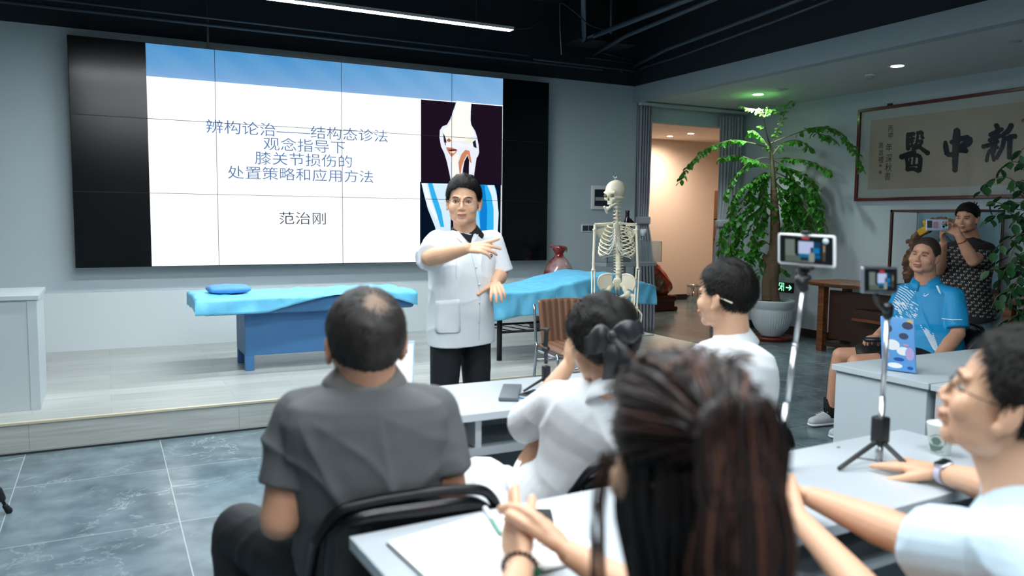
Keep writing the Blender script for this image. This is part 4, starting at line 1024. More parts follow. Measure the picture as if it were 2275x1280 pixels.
# ---- woman with the hair bow
def bow_woman():
    H = hmat(at(1336, 762, 2.20), az(2, -4), Z3, .98)
    J = J_(neck=at(1362, 866, 2.16), chest=at(1330, 975, 2.26), waist=at(1298, 1075, 2.31), hip=(1.19, 2.0, .56), SL=at(1240, 893, 2.28), SR=at(1462, 915, 2.10),
           EL=at(1172, 938, 2.42), WL=at(1262, 812, 2.46), ER=at(1400, 1060, 2.22), WR=at(1212, 972, 2.40), HL=(1.09, 2.02, .53), HR=(1.28, 1.98, .53), KL=(1.08, 2.37, .54), KR=(1.30, 2.34, .54), AL=(1.08, 2.3, .08), AR=(1.32, 2.28, .08))
    t = person('woman in white coat with black bow in her hair, resting cheek on hand', (1.17, 1.93, 0))
    skin_body(t, J, H, skin, 1.0, .0042, .86, .9, hands=[('L', dict(d=U*1.0+Rr*.12-Ff*.05, n=Rr*.8+Ff*.2, curl=(.25, .35, .5, .6), spread=.1, thumb=(.5, .2), s=.92)), ('R', dict(d=-Rr*.55-U*.8, n=-U*.3+Ff*.8, curl=(.3, .35, .4, .45), s=.9))], neck_r=.050)
    face_parts(t, H, glasses='c9b98a')
    hair_shell(t, H, .022, [-.062, -.062, -.050, -.030, .0, .012, .036, .058, .070], 8, hairm, 1.25, tufts=5200, tl=.05, comb=(.2, -1.6, -.5), lift=.04, cr=(0, .5, .9), spread=.25, tw=.0016)
    mb = MB(); c0 = at(1392, 812, 2.05)
    for k in range(46):
        a = rnd.uniform(0, 6.28); q = rnd.uniform(0, .024); o_ = Rr*(q*math.cos(a))+Ff*(q*math.sin(a))
        mb.tube(bez([c0+o_, c0+o_*1.2-U*.03, c0+o_*1.1-U*.06+Rr*.006, c0+o_*.6-U*rnd.uniform(.075, .095)+Rr*.012], 4), [.006]*9+[.005, .004, .003, .001], 6)
    mb.build('ponytail', hairm, t)
    bm_ = mat('black_satin', '0d1218', .38, sheen=.3, bump=.1, bump_scale=30); b0 = at(1358, 748, 2.06)
    bo = thing_part('hair_bow', t)
    def loop(dr, L, wd, nm, droop=0.0, sag=.0):
        P = []
        for k in range(15):
            s_ = k/14; ring = []
            for i in range(16):
                a = 2*PI*i/16; wv = (.25+.75*math.sin(PI*min(1, s_*1.15)*.8)) if not droop else (.3+.7*s_**.6)
                th = .012*math.sin(PI*min(1, s_*1.1)) if not droop else .004+.003*math.sin(s_*5)
                up = (U*1.0-dr*dr.dot(U)).normalized() if not droop else (Rr-dr*dr.dot(Rr)).normalized()
                ring.append(b0+dr*(L*s_)+up*(wd*wv*math.cos(a)+.003*math.sin(a*3+s_*6))-Ff*(th*math.sin(a)+.012*math.sin(PI*s_))-U*sag*s_*s_)
            P.append(ring)
        MB().ring_loft(P).build(nm, bm_, bo)
    loop((-Rr*1+U*.0-Ff*-.2).normalized(), .070, .038, 'bow_loop', 0, .03); loop((Rr*.9+U*.28).normalized(), .085, .030, 'bow_loop')
    loop((-U*1+Rr*.08).normalized(), .11, .034, 'bow_tail', 1); loop((-U*.85+Rr*.5).normalized(), .12, .032, 'bow_tail', 1)
    MB().ell(b0-Ff*.014, (.011, .012, .017)).build('bow_knot', bm_, bo)
    pr = [(-.5, .19, .135, .02), (0, .185, .13, .01), (.5, .17, .12, 0), (1, .16, .115, .0), (1.5, .162, .118, 0), (2, .170, .118, 0), (2.3, .172, .110, -.004), (2.55, .155, .095, -.006), (2.75, .112, .078, -.004), (2.92, .072, .064, 0), (2.98, .056, .054, 0)]
    def ex(mb):
        for s in 'LR':
            limb(mb, [J['H'+s], lerp(J['H'+s], J['K'+s], .9)], [.125, .10])
            mb.caps(lerp(J['H'+s], J['K'+s], .5)-Z3*.1, lerp(J['H'+s], J['K'+s], .85)-Z3*.18, .07, .05)
        mb.caps(J['HL']-Z3*.05+V(-.06, .12, -.02), J['HL']+V(-.10, .30, -.2), .09, .06)
    shirt(t, J, coat_m, pr, rs=(.064, .066), slL=1.12, slR=1.35, seed=31, amp=.008, freq=15, name='white_coat', extra=ex, vox=.005, dirs=[(.5, 0, .8), (-.4, .2, .9), (.9, 0, .3)], mask=lambda co: np.clip((1.02-co[:, 2])/.12, .15, 1))
    collar(t, J, H, coat_m, .060, .018, (0, 1, 0), .5, drop=.016)
    trousers(t, J, mat('pale_trousers', 'c5cdd6', .8), .85, vox=.008)
bow_woman()

# ---- man in white coat, back turned
def coat_man():
    hf = az(-20, 2); H = hmat(at(1610, 660, 2.80), hf, Z3, .985)
    J = J_(neck=at(1626, 756, 2.82), chest=at(1616, 840, 2.80), waist=at(1610, 920, 2.80), hip=(1.96, 2.06, .57), SL=at(1558, 808, 2.93), SR=at(1664, 818, 2.72),
           EL=at(1520, 900, 3.0), WL=(1.85, 2.55, .78), ER=at(1676, 915, 2.78), WR=(2.1, 2.5, .78), HL=(1.87, 2.05, .53), HR=(2.06, 2.02, .53), KL=(1.86, 2.43, .53), KR=(2.1, 2.43, .53), AL=(1.86, 2.38, .08), AR=(2.1, 2.38, .08))
    t = person('man with short black hair in white coat, a pale stick behind his ear, back turned', (1.96, 2.03, 0))
    skin_body(t, J, H, skin, 1.05, .0045, 1, 1, hands=[('L', dict(d=(.3, .9, 0), n=(0, 0, -1))), ('R', dict(d=(-.3, .9, 0), n=(0, 0, -1)))], neck_r=.062)
    face_parts(t, H)
    hair_shell(t, H, .012, [-.055, -.050, -.040, -.005, .018, .03, .05, .070, .080], 13, hairm, 1.9, tufts=5200, tl=.022, comb=(.2, .3, -.2), lift=.4, cr=(.1, -.55, .85))
    hair_shell(t, H, .003, [-.085, -.080, -.068, -.03, -.004, .004, .04, .068, .078], 14, mat('cropped_hair', '3a3029', .7, noise_amt=.3, noise_scale=80), 1.0, tufts=1500, tl=.006, lift=.5, name='cropped_hair')
    MB().caps(H @ V(-.085, -.018, .008), H @ V(-.078, -.07, -.008), .0022, .0022, 8).build('ear_stick', mat('ivory', 'e4ddc8', .5), t)
    pr = [(-.5, .19, .16, .0), (0, .185, .15, .0), (.5, .178, .135, 0), (1, .17, .125, .0), (1.5, .175, .122, 0), (2, .185, .122, 0), (2.3, .188, .116, -.004), (2.55, .172, .102, -.006), (2.75, .125, .086, -.004), (2.92, .080, .072, 0), (2.98, .064, .062, 0)]
    shirt(t, J, coat_m, pr, rs=(.068, .074), slL=.8, slR=.8, seed=41, amp=.007, freq=16, name='white_coat', vox=.006, dirs=[(.8, 0, .5), (0, .3, 1), (.3, .8, .3)], mask=lambda co: np.clip((1.06-co[:, 2])/.1, .2, 1))
    collar(t, J, H, coat_m, .071, .030, hf, .5, drop=.018)
    trousers(t, J, navy, 1, vox=.008)
coat_man()
# ---- seated man in blue polo
def polo_man():
    z = 5.3
    H = hmat(at(2054, 569, z), (-flat_(Ff)*.66-Rr*.75).normalized()+Z3*.10, Z3+Rr*.16, 1.03)
    J = J_(neck=at(2056, 628, 5.34), chest=at(2062, 685, 5.36), waist=at(2066, 742, 5.36), hip=(4.90, 3.38, .53), SR=at(2006, 652, 5.50), SL=at(2118, 660, 5.20),
           ER=at(1985, 722, 5.52), WR=at(1948, 748, 5.30), EL=at(2128, 742, 5.12), WL=at(2075, 806, 5.0), HR=(4.80, 3.49, .52), HL=(4.86, 3.29, .52), KR=at(1868, 790, 5.47), KL=at(1902, 806, 5.20), AR=at(1846, 905, 5.60), AL=at(1895, 925, 5.30))
    J['AR'].z = .09; J['AL'].z = .09; J['face'] = Vector((-.9, .45, 0))
    t = person('man in bright blue polo shirt and black shorts seated beside the grey cabinets', (4.85, 3.42, 0))
    skin_body(t, J, H, skin2, 1.3, .005, 1.08, 1.0, hands=[('R', dict(d=(at(1925, 752, 5.2)-J['WR']), n=-U, curl=(.25, .3, .35, .4), s=1.0)), ('L', dict(d=Vector((-.8, .3, -.1)), n=-Z3))], neck_r=.064)
    face_parts(t, H, -.005, .0020, None, 1.05)
    hair_shell(t, H, .005, [-.075, -.075, -.060, -.025, -.004, .012, .052, .082, .094], 17, mat('cropped_hair', '3a3029', .7, noise_amt=.3, noise_scale=80), 1.3, tufts=7000, tl=.010, lift=.5, tw=.0009)
    pm = mat('blue_polo', '0a90c8', .55, bump=.08, bump_scale=200)
    pr = [(-.3, .20, .18, .02), (0, .205, .19, .03), (.5, .205, .195, .04), (1, .20, .185, .04), (1.5, .198, .162, .025), (2, .20, .140, .005), (2.3, .198, .124, -.004), (2.55, .180, .108, -.006), (2.75, .13, .09, -.004), (2.92, .082, .075, 0), (2.98, .068, .066, 0)]
    sh = shirt(t, J, pm, pr, rs=(.066, .075), sl=.86, seed=51, amp=.006, freq=16, name='polo_shirt', vox=.006)
    tr = bvh_of(sh.data); wp = mat('polo_white_print', 'e2eef2', .6)
    collar(t, J, H, pm, .076, .032, (-.75, -.35, 0), .9, drop=.018)
    P = []
    def cz(x, y): return (1700+x/3.554, 420+y/3.554)
    for k in range(11):   # long stripes over the chest side
        x0, y0 = 1075-k*7, 735+k*17; P += stroke([cz(x0, y0), cz(x0+60, y0+28+k*2), cz(x0+115-k*4, y0+75)], 1.7)
    decal('chest_stripes', P, tr, .003, wp, t, 1); P = []
    rs = random.Random(4)
    for k in range(60):
        x = rs.uniform(985, 1190); y = rs.uniform(880, 1010); 
        if x < 1010+abs(y-900)*.1 or x+y > 2190: continue
        P += stroke([cz(x, y), cz(x+20, y+16)], 2.2 if x < 1090 else 1.2)
    decal('dash_print', P, tr, .003, wp, t, 1); P = []
    for k in range(13):
        x0, y0 = 1225+k*8, 1075+k*15; P += stroke([cz(x0, y0), cz(x0+105-k*3, y0+70)], 1.4)
    decal('side_stripes', P, tr, .003, wp, t, 1); P = []
    for k in range(7): P += stroke([cz(925-k*5, 1030+k*18), cz(965-k*4, 1050+k*18)], 1.4)
    decal('hem_stripes', P, tr, .003, wp, t, 1)
    decal('shirt_logo', stroke([cz(1248, 838), cz(1262, 848), cz(1290, 828)], 1.6)+stroke([cz(1252, 826), cz(1258, 832)], 1.2), tr, .003, wp, t, 1)
    decal('shoulder_flash', [[cz(1338, 742), cz(1356, 740), cz(1392, 835), cz(1370, 815)]], tr, .003, wp, t, 2)
    decal('placket', stroke([cz(1165, 700), cz(1172, 800)], 1.2)+stroke([cz(1172, 770), cz(1190, 780)], .9), tr, .003, mat('polo_seam', '086a9e', .6), t, 1)
    decal('sleeve_piping', stroke([cz(1392, 1022), cz(1470, 1032), cz(1556, 1032)], 1.5), tr, .003, wp, t, 2)
    trousers(t, J, mat('black_shorts', '0e1013', .6), 1.12, 'shorts', to=-.38, vox=.007, hipw=.19, hipd=.16)
    for s in 'LR':
        a = J['A'+s]; MB().tube([a+V(0, 0, -.03), a+V(0, 0, .05), a+V(0, 0, .10)], [.052, .050, .052], 16).build('sock', mat('black_sock', '0d0e10', .9), t)
        mb = MB(); f = Vector((-.86, .10, 0)); shoe(mb, a-f*.0, f, 1.0); sh_ = link_mesh('sneaker', voxel(mb, .005, 3), mat('grey_sneaker', 'b7bec2', .6, noise_amt=.25, noise_scale=60), t)
        m2 = MB(); fl = f.normalized(); b_ = Vector((a.x, a.y, 0)); pts = []
        l = fl.cross(Z3); m2.caps(b_-fl*.04+V(0, 0, .016), b_+fl*.15+V(0, 0, .016), .043, .04, 16, .4)
        m2.build('sole', mat('white_sole', 'dde2e4', .5), sh_)
        for k in range(4):
            c = b_+fl*(.045+.022*k)+V(0, 0, .098-.006*k); m2 = MB().tube([c-l*.022, c+V(0, 0, .004), c+l*.022], .0028, 6); m2.build('lace', mat('white_lace', 'e8ecee', .7), sh_)
    ph = J['WR']+ (at(1925, 752, 5.2)-J['WR'])*.8+Z3*-.035
    M_ = basis(at(1943, 757, 5.14), flat_(J['KL']-J['HL']), (0, 0, 1)); 
    o = MB().rbox((-.075, -.006, -.037), (.075, .006, .037), .005, M=basis(at(1943, 755, 5.14), flat_(J['KL']-J['HL']), (.05, -.25, 1))).build('smartphone', mat('phone_black', '15191c', .2), None)
    tag(o, 'dark smartphone lying on the thigh of the man in blue polo', 'phone')
    folding_chair((4.92, 3.36, 0), math.radians(-62), 'black folding chair under the man in the blue polo shirt, behind the cabinets', .21, .76)
polo_man()

# ---- standing woman filming
def ny_woman():
    H = hmat(at(2148, 485, 5.9), (-flat_(Ff)*.62-Rr*.78).normalized()-Z3*.05, Z3+Rr*.05, .93)
    J = J_(neck=at(2160, 530, 5.95), chest=at(2150, 585, 5.95), waist=at(2145, 640, 5.95), hip=at(2152, 700, 5.95), SR=at(2108, 556, 6.08), SL=at(2192, 556, 5.84),
           ER=at(2085, 600, 5.95), WR=at(2096, 540, 5.72), EL=at(2162, 580, 5.62), WL=at(2130, 524, 5.60))
    hp = J['hip']; lat = J['SR']-J['SL']; lat.z = 0; lat.normalize()
    J['HR'] = hp+lat*.08-Z3*.05; J['HL'] = hp-lat*.08-Z3*.05
    for s, q in (('R', 1), ('L', -1)): J['K'+s] = Vector((hp.x, hp.y, .45))+lat*.09*q; J['A'+s] = Vector((hp.x, hp.y, .085))+lat*.1*q
    J['face'] = Z3.cross(lat)
    t = person('woman in black patterned t-shirt and jeans standing and filming with a phone', (hp.x, hp.y, 0))
    skin_body(t, J, H, skin2, 1.12, .005, .98, 1, hands=[('L', dict(d=U*.8-Rr*.45, n=-Rr*.7-Ff*.3, curl=(.45, .5, .55, .6), thumb=(.7, .2), s=.92)), ('R', dict(d=U*.7-Rr*.3-Ff*.2, n=Rr*.3-Ff*.2, curl=(.5, .5, .6, .7), s=.9))], neck_r=.054)
    face_parts(t, H, -.002, .0036, None, .8)
    hair_shell(t, H, .010, [-.050, -.045, -.035, -.01, .008, .02, .045, .062, .072], 19, hairm, 1.2, tufts=4000, tl=.02, comb=(0, -1, .3), lift=.05, spread=.15)
    mb = MB(); mb.ell(H @ V(0, -.095, .075), (.032, .032, .03), None); 
    for k in range(14): a = rnd.uniform(0, 6.28); mb.tube([H @ V(.01*math.cos(a), -.10, .08), H @ V(.03*math.cos(a), -.115, .085+.03*math.sin(a)), H @ V(.042*math.cos(a), -.12, .09+.042*math.sin(a))], [.004, .003, .001], 5)
    mb.build('hair_bun', hairm, t)
    pr = [(-.25, .178, .14, 0), (0, .18, .142, 0), (.5, .176, .138, .006), (1, .172, .13, .008), (1.5, .175, .13, .006), (2, .18, .128, 0), (2.3, .180, .118, -.004), (2.55, .165, .1, -.006), (2.75, .12, .084, -.004), (2.9, .076, .068, 0), (2.95, .06, .058, 0)]
    sh = shirt(t, J, mat('black_tshirt', '121214', .8), pr, rs=(.062, .07), sl=.72, seed=61, amp=.006, freq=18, name='tshirt', vox=.006)
    tr = bvh_of(sh.data); P = []
    for r in range(21):
        for c in range(9):
            x = 2078+c*16.2+(r % 2)*8.1+r*.9; y = 545+r*7.4+c*1.6; w_, h_ = 4.0, 4.3
            P += stroke([(x, y+h_), (x, y), (x+3.2, y+h_), (x+3.2, y)], .75)
            x += 5.0; P += stroke([(x, y), (x+1.8, y+h_*.5), (x+3.6, y)], .75)+stroke([(x+1.8, y+h_*.5), (x+1.8, y+h_)], .75)
    decal('letter_print', P, tr, .003, mat('letter_white', 'b9b7b2', .7), t, 0)
    trousers(t, J, mat('blue_jeans', '5f7d92', .8, noise_amt=.15, noise_scale=15), .95, 'jeans', vox=.008)
    w_ = lerp(J['EL'], J['WL'], .78); d = (J['WL']-J['EL']).normalized(); s_, u_, _ = frame(d)
    br = MB().tube([w_+s_*(.031*math.cos(a))+u_*(.031*math.sin(a)) for a in [2*PI*i/24 for i in range(25)]], .0042, 8).build('bracelet', mat('red_beads', '6e2418', .35), None)
    tag(br, 'dark red bead bracelet on the wrist of the standing woman', 'bracelet')
    # her phone, seen from behind
    M_ = basis(at(2082, 500, 5.62), Rr, U); ph = thing('smartphone', at(2082, 500, 5.62), 'pale patterned smartphone held up sideways by the standing woman', 'phone')
    MB().rbox((-.080, -.040, -.006), (.080, .040, .006), .006, M=M_).build('phone_case', mat('pale_blue_case', 'b9c6dc', .4, noise_amt=.2, noise_scale=30), ph)
    MB().rbox((.028, -.028, .006), (.072, .026, .009), .008, M=M_).build('camera_bump', mat('bump_blue', '9fd0de', .3), ph)
    for (x, y) in ((.040, .012), (.040, -.012), (.058, -.0)): MB().lathe([(.0085, .009), (.0085, .0115), (.001, .0115)], (0, 0, 0), 14).build('lens', mat('phone_black', '15191c', .2), ph).data.transform(M_ @ Matrix.Translation((x, y, 0)))
    MB().rbox((-.074, -.020, .006), (-.040, .030, .0068), .003, M=M_).build('dark_patch', mat('case_dark', '40454f', .5), ph)
    MB().rbox((-.030, -.022, .006), (.004, .022, .0068), .004, M=M_).build('pink_patch', mat('case_pink', 'b58f98', .5), ph)
ny_woman()

# ---- foreground woman with long brown hair
def hair_vmat(name, rough=.42):
    m = mat(name, 'ffffff', rough, vcol='Col', spec=.5); return m
def long_hair_woman():
    hf = az(8, -4); H = hmat(at(1508, 1036, .985), hf, Z3, 1.02)
    C = Vector(H.translation); r_ = hf.cross(Z3).normalized(); f_ = flat_(hf)
    N_ = C-Z3*.165-f_*.02
    J = J_(neck=N_, chest=N_-Z3*.18-f_*.0, waist=N_-Z3*.33+f_*.0, hip=N_-Z3*.44-f_*.02, SL=N_-r_*.165-Z3*.045, SR=N_+r_*.165-Z3*.045,
           EL=(.485, .99, .78), WL=at(1157, 1254, 1.46), ER=(.815, .965, .775), WR=at(1264, 1228, 1.44))
    hp = J['hip']
    for s, q in (('L', -1), ('R', 1)):
        J['H'+s] = hp+r_*.09*q; J['K'+s] = hp+r_*.11*q+f_*.42; J['A'+s] = Vector((J['K'+s].x, J['K'+s].y, .08))
    t = person('woman with long auburn-brown hair, seen close from behind, hands clasped over notebook', (hp.x, hp.y, 0))
    skin_body(t, J, H, skin, 1.0, .0030, .86, .95, hands=[('L', dict(d=at(1140, 1186, 1.52)-J['WL'], n=Ff*.7+Rr*.7, curl=(.10, .12, .16, .2), spread=-.03, thumb=(.3, .1), s=1.04)),
        ('R', dict(d=at(1206, 1160, 1.50)-J['WR'], n=Ff*.6-Rr*.8, curl=(.30, .32, .34, .36), spread=-.03, thumb=(.25, .1), s=1.02))], neck_r=.05)
    face_parts(t, H)
    hm = hair_vmat('brown_hair'); rs = random.Random(77)
    pal = ['1a1211', '241714', '2d1c17', '3c251d', '452a20', '5f3c2e', '171010', '3a241c', '161111', '2a1a16', '20151a']
    def colr(w_=None): return rs.choice(pal if w_ is None else w_)
    cen = V(0, -.012, .03); rad = V(.084, .104, .095)
    def surf(d, k=1.0): return cen+V(d.x*rad.x, d.y*rad.y, d.z*rad.z)*k
    T = V(-.026, -.114, .058)
    sh = hair_shell(t, H, .006, [-.075, -.075, -.055, -.02, .012, .02, .042, .062, .072], 3, mat('dark_brown_hair', '150f0e', .5), 1.0, tufts=0, name='scalp_hair')
    mb = MB()
    # A: swept back to the tie
    for i in range(1100):
        zz = rs.uniform(-.12, 1.0); u = rs.uniform(-PI, PI); q = math.sqrt(max(0, 1-zz*zz)); d = V(q*math.cos(u), q*math.sin(u), zz)
        if (d.y < -.80 and zz < .6) or (d.y > .35 and zz < .45): continue
        k = 1+rs.uniform(.0, .10)+.10*max(0, zz)*rs.random(); pts = []; td = (T-cen); td = V(td.x/rad.x, td.y/rad.y, td.z/rad.z).normalized()
        n = 9; lift = rs.uniform(.02, .16) if zz > .2 else rs.uniform(0, .06)
        for j in range(n+1):
            s_ = j/n; e = (d*(1-s_)+td*s_); e = e.normalized() if e.length > .05 else td
            pts.append(H @ surf(e, k+lift*math.sin(PI*s_)+.02*math.sin(s_*9+i)))
        w0 = rs.uniform(.0009, .0028); mb.tube(pts, [w0*.5]+[w0]*(n-1)+[w0*.7], 5, col=colr(), flat=.6)
    # B: tail from the tie
    for i in range(760):
        a = rs.uniform(0, 2*PI); q = rs.uniform(0, 1)**.5; ox = math.cos(a)*q; oy = math.sin(a)*q
        L = rs.uniform(.26, .44); up = rs.uniform(.0, .055); w0 = rs.uniform(.001, .0030)
        p0 = T+V(ox*.016, oy*.012, oy*.014)
        wv = rs.uniform(-.012, .012); sp = .027+.011*q
        pts = [p0, p0+V(ox*.026+.004, -.026-.016*oy-up*.3, .012+up*.6), p0+V(ox*.034+wv+.006, -.046-.02*oy, -.03+up*.4), p0+V(ox*sp*1.05-wv, -.055-.026*oy, -.11), p0+V(ox*sp*1.1+wv+.006, -.046-.026*oy, -.20), p0+V(ox*sp*.95-wv, -.034-.024*oy, -.20-(L-.2)*.6), p0+V(ox*sp*.7+wv*1.5, -.028-.02*oy, -.20-(L-.2)*1.1)]
        P = [H @ x for x in bez(pts, 3)]; n = len(P)
        mb.tube(P, [w0*.6]+[w0]*(n-6)+[w0*.8, w0*.6, w0*.45, w0*.3, w0*.1], 5, col=colr(), flat=.6)
    # C: loose hair hanging from the lower scalp
    for i in range(520):
        u = rs.uniform(PI*.98, PI*2.02); zz = rs.uniform(-.75, .05); q = math.sqrt(1-zz*zz); d = V(q*math.cos(u), q*math.sin(u), zz)
        if abs(d.x) > .75 and zz > -.3 and d.y > -.25: continue
        p0 = surf(d, 1.03); L = rs.uniform(.26, .5); out = V(d.x, d.y, 0); w0 = rs.uniform(.002, .005); wv = rs.uniform(-.01, .01)
        pts = [p0, p0+out*.008+V(0, -.004, -.05), V(p0.x*.98+wv, p0.y*.75-.030, p0.z-.13), V(p0.x*1.05-wv, p0.y*.6-.050, p0.z-.22), V(p0.x*1.1+wv, p0.y*.5-.058, p0.z-L)]
        P = [H @ x for x in bez(pts, 4)]; n = len(P)
        mb.tube(P, [w0*.6]+[w0]*(n-5)+[w0*.8, w0*.6, w0*.4, w0*.15], 5, col=colr(['120d0d', '0f0d0e', '17100f', '1b1210', '14100f']), flat=.6)
    # wisps by the left ear and over the crown
    for i in range(26):
        x = -.090-rs.uniform(0, .012); y = rs.uniform(.0, .035); pts = [V(x*.9, y, .02), V(x, y+.005, -.04), V(x-.004, y+rs.uniform(-.01, .015), -.12), V(x+rs.uniform(-.01, .006), y-.005, -.24)]
        P = [H @ q_ for q_ in bez(pts, 4)]; mb.tube(P, [.0009]*(len(P)-1)+[.0003], 4, col=colr(['3a211a', '4a2a1c', '22150f']))
    for i in range(60):
        u = rs.uniform(0, 2*PI); d = V(math.cos(u)*.5, math.sin(u)*.5, .86); p0 = surf(d, 1.08); dd = V(rs.uniform(-1, 1), rs.uniform(-1, .2), rs.uniform(.0, .6))
        P = [H @ q_ for q_ in bez([p0, p0+dd*.018+V(0, 0, .012), p0+dd*.04+V(0, -.01, .004)], 4)]; mb.tube(P, [.0014]*(len(P)-1)+[.0004], 4, col=colr(['3a211a', '6b3f28', '22150f']))
    mb.build('long_hair', hm, t, fixn=False)
    MB().tube([H @ (T+V(.02*math.cos(a), .004, .02*math.sin(a))) for a in [2*PI*i/20 for i in range(21)]], .005, 8).build('hair_tie', mat('black_satin'), t)
    pr = [(-.4, .17, .12, 0), (0, .172, .12, 0), (.5, .165, .115, 0), (1, .155, .11, 0), (1.5, .16, .115, 0), (2, .170, .118, 0), (2.3, .172, .108, -.004), (2.55, .155, .092, -.006), (2.75, .112, .076, -.004), (2.92, .068, .06, 0), (2.98, .055, .052, 0)]
    shirt(t, J, mat('dark_teal_top', '121a20', .8), pr, rs=(.060, .062), sl=.7, seed=71, name='top', vox=.007)
    trousers(t, J, navy, .9, vox=.01)
    w_ = J['WL']; d = (J['WL']-J['EL']).normalized(); s_, u_, _ = frame(d); c = w_-d*.012
    b_ = thing('bead_bracelet', c, 'dark bead bracelet with green charm on the wrist over the notebook', 'bracelet')
    for i in range(20):
        a = 2*PI*i/20; MB().ell(c+s_*(.031*math.cos(a))+u_*(.028*math.sin(a)), (.0050,)*3, None, 8, 6).build('bead', mat('bead_brown', '4b3426', .35), b_)
    MB().ell(c+s_*.033-u_*.006, (.008, .006, .01), None, 10, 8).build('green_charm', mat('jade', '1d6b4a', .3), b_)
long_hair_woman()

# ---- man in glasses at the right edge
def glasses_man():
    f = az(-25, 17).normalized(); r_ = f.cross(Z3).normalized(); u_ = r_.cross(f)
    E = at(2246, 932, 1.35); C = E+r_*.086+f*.012+u_*.010
    H = hmat(C, f, Z3, 1.04); ff = flat_(f); N_ = C-Z3*.172-ff*.03
    J = J_(neck=N_, chest=N_-Z3*.18, waist=N_-Z3*.33, hip=N_-Z3*.43-ff*.02, SL=N_-r_*.18-Z3*.05, SR=N_+r_*.18-Z3*.05, EL=at(2062, 1212, 1.47), WL=at(1806, 1106, 1.77), ER=(1.80, 1.03, .82), WR=(1.905, 1.27, .785))
    hp = J['hip']
    for s, q in (('L', -1), ('R', 1)):
        J['H'+s] = hp+r_*.1*q; J['K'+s] = hp+r_*.12*q+ff*.42; J['A'+s] = Vector((J['K'+s].x, J['K'+s].y, .08))
    t = person('man in thin-rimmed glasses and pale blue shirt at the right edge', (hp.x, hp.y, 0))
    skin_body(t, J, H, skin, 1.06, .0034, .92, 1, hands=[('L', dict(d=at(1738, 1078, 1.83)-J['WL'], n=-U*.8-Ff*.2-Rr*.4, curl=(.3, .35, .4, .45), spread=.08, thumb=(.5, .2), s=1.0)),
        ('R', dict(d=at(1965, 1022, 2.18)-J['WR'], n=-Z3+Rr*.1, curl=(.04, .10, .12, .05), spread=.26, thumb=(.6, .05), s=1.0))], neck_r=.062)
    face_parts(t, H, .0, .0050, '3c3a3c', .8)
    hair_shell(t, H, .014, [-.06, -.055, -.045, -.01, .012, .034, .062, .086, .096], 23, hairm, 1.6, tufts=7000, tl=.024, comb=(.1, .3, .1), lift=.35, tw=.0011)
    hair_shell(t, H, .0032, [-.085, -.082, -.072, -.035, -.006, .012, .050, .080, .092], 24, mat('cropped_hair', '3a3029', .7, noise_amt=.3, noise_scale=80), 1.0, tufts=1500, tl=.006, lift=.5, name='cropped_hair')
    bl = mat('pale_blue_shirt', 'c6dcea', .75, bump=.12, bump_scale=35)
    pr = [(-.4, .19, .15, 0), (0, .19, .15, 0), (.5, .186, .145, 0), (1, .18, .135, 0), (1.5, .182, .13, 0), (2, .19, .128, 0), (2.3, .19, .12, -.004), (2.55, .172, .105, -.006), (2.75, .126, .09, -.004), (2.92, .082, .074, 0), (2.98, .066, .064, 0)]
    shirt(t, J, bl, pr, rs=(.068, .078), slL=.93, slR=.55, seed=81, amp=.007, freq=17, name='short_sleeved_shirt', vox=.0045)
    collar(t, J, H, bl, .072, .028, f, .7, drop=.022)
    trousers(t, J, navy, 1, vox=.01)
    w_ = lerp(J['ER'], J['WR'], .90); d = (J['WR']-J['ER']).normalized(); s_ = d.cross(Z3).normalized(); n_ = s_.cross(d).normalized()
    wt = thing('smart_watch', w_, 'smart watch with black face and pale strap on the wrist beside the tripod', 'watch')
    P = []
    for i in range(25):
        a = 2*PI*i/24; c = w_+s_*(.031*math.cos(a))+n_*(.026*math.sin(a)); o_ = s_*math.cos(a)+n_*math.sin(a)
        P.append([c-d*.011, c-d*.011+o_*.003, c+d*.011+o_*.003, c+d*.011])
    MB().grid(P, closed=True, smooth=False).build('strap', mat('lilac_strap', 'b4b5cc', .5), wt)
    vdir = (CAM-w_); vdir = (vdir-d*vdir.dot(d)).normalized(); up_ = (n_*1.0+vdir*.55).normalized(); M_ = basis(w_+up_*.030, d, up_.cross(d))
    MB().rbox((-.021, -.018, -.005), (.021, .018, .005), .006, M=M_).build('watch_case', mat('silver_case', 'b9bcc6', .25, .8), wt)
    MB().rbox((-.018, -.015, .004), (.018, .015, .0062), .003, M=M_).build('watch_face', mat('phone_black', '15191c', .2), wt)
glasses_man()

# ---- neighbour whose forearm reaches in from below
def neighbour():
    J = J_(neck=(1.36, .40, .98), chest=(1.36, .40, .82), waist=(1.36, .40, .66), hip=(1.36, .38, .54), SL=(1.20, .44, .93), SR=(1.52, .38, .93), EL=(1.205, .86, .715), WL=at(1772, 1150, 1.70), ER=(1.62, .55, .72), WR=(1.55, .72, .60),
           HL=(1.27, .40, .52), HR=(1.45, .40, .52), KL=(1.25, .82, .52), KR=(1.5, .82, .52), AL=(1.25, .8, .08), AR=(1.5, .8, .08))
    H = hmat(V(1.37, .43, 1.15), (0, 1, 0), Z3, .98)
    t = person('person of whom only a bare forearm shows, reaching in from the bottom edge', (1.36, .4, 0))
    skin_body(t, J, H, skin, 1.0, .004, .86, 1, hands=[('L', dict(d=at(1718, 1098, 1.79)-J['WL'], n=Ff*.3+Rr*.8-U*.3, curl=(.25, .3, .35, .4), spread=.05, thumb=(.4, .2), s=.93)), ('R', dict(d=(0, 1, 0), n=(0, 0, -1)))])
    face_parts(t, H)
    hair_shell(t, H, .014, None, 2, hairm, 1.2, tufts=800)
    shirt(t, J, coat_m, std_prof(1.05, 0, .012), rs=(.066, .07), sl=.5, name='white_coat', vox=.008)
    trousers(t, J, navy, 1, vox=.01)
neighbour()
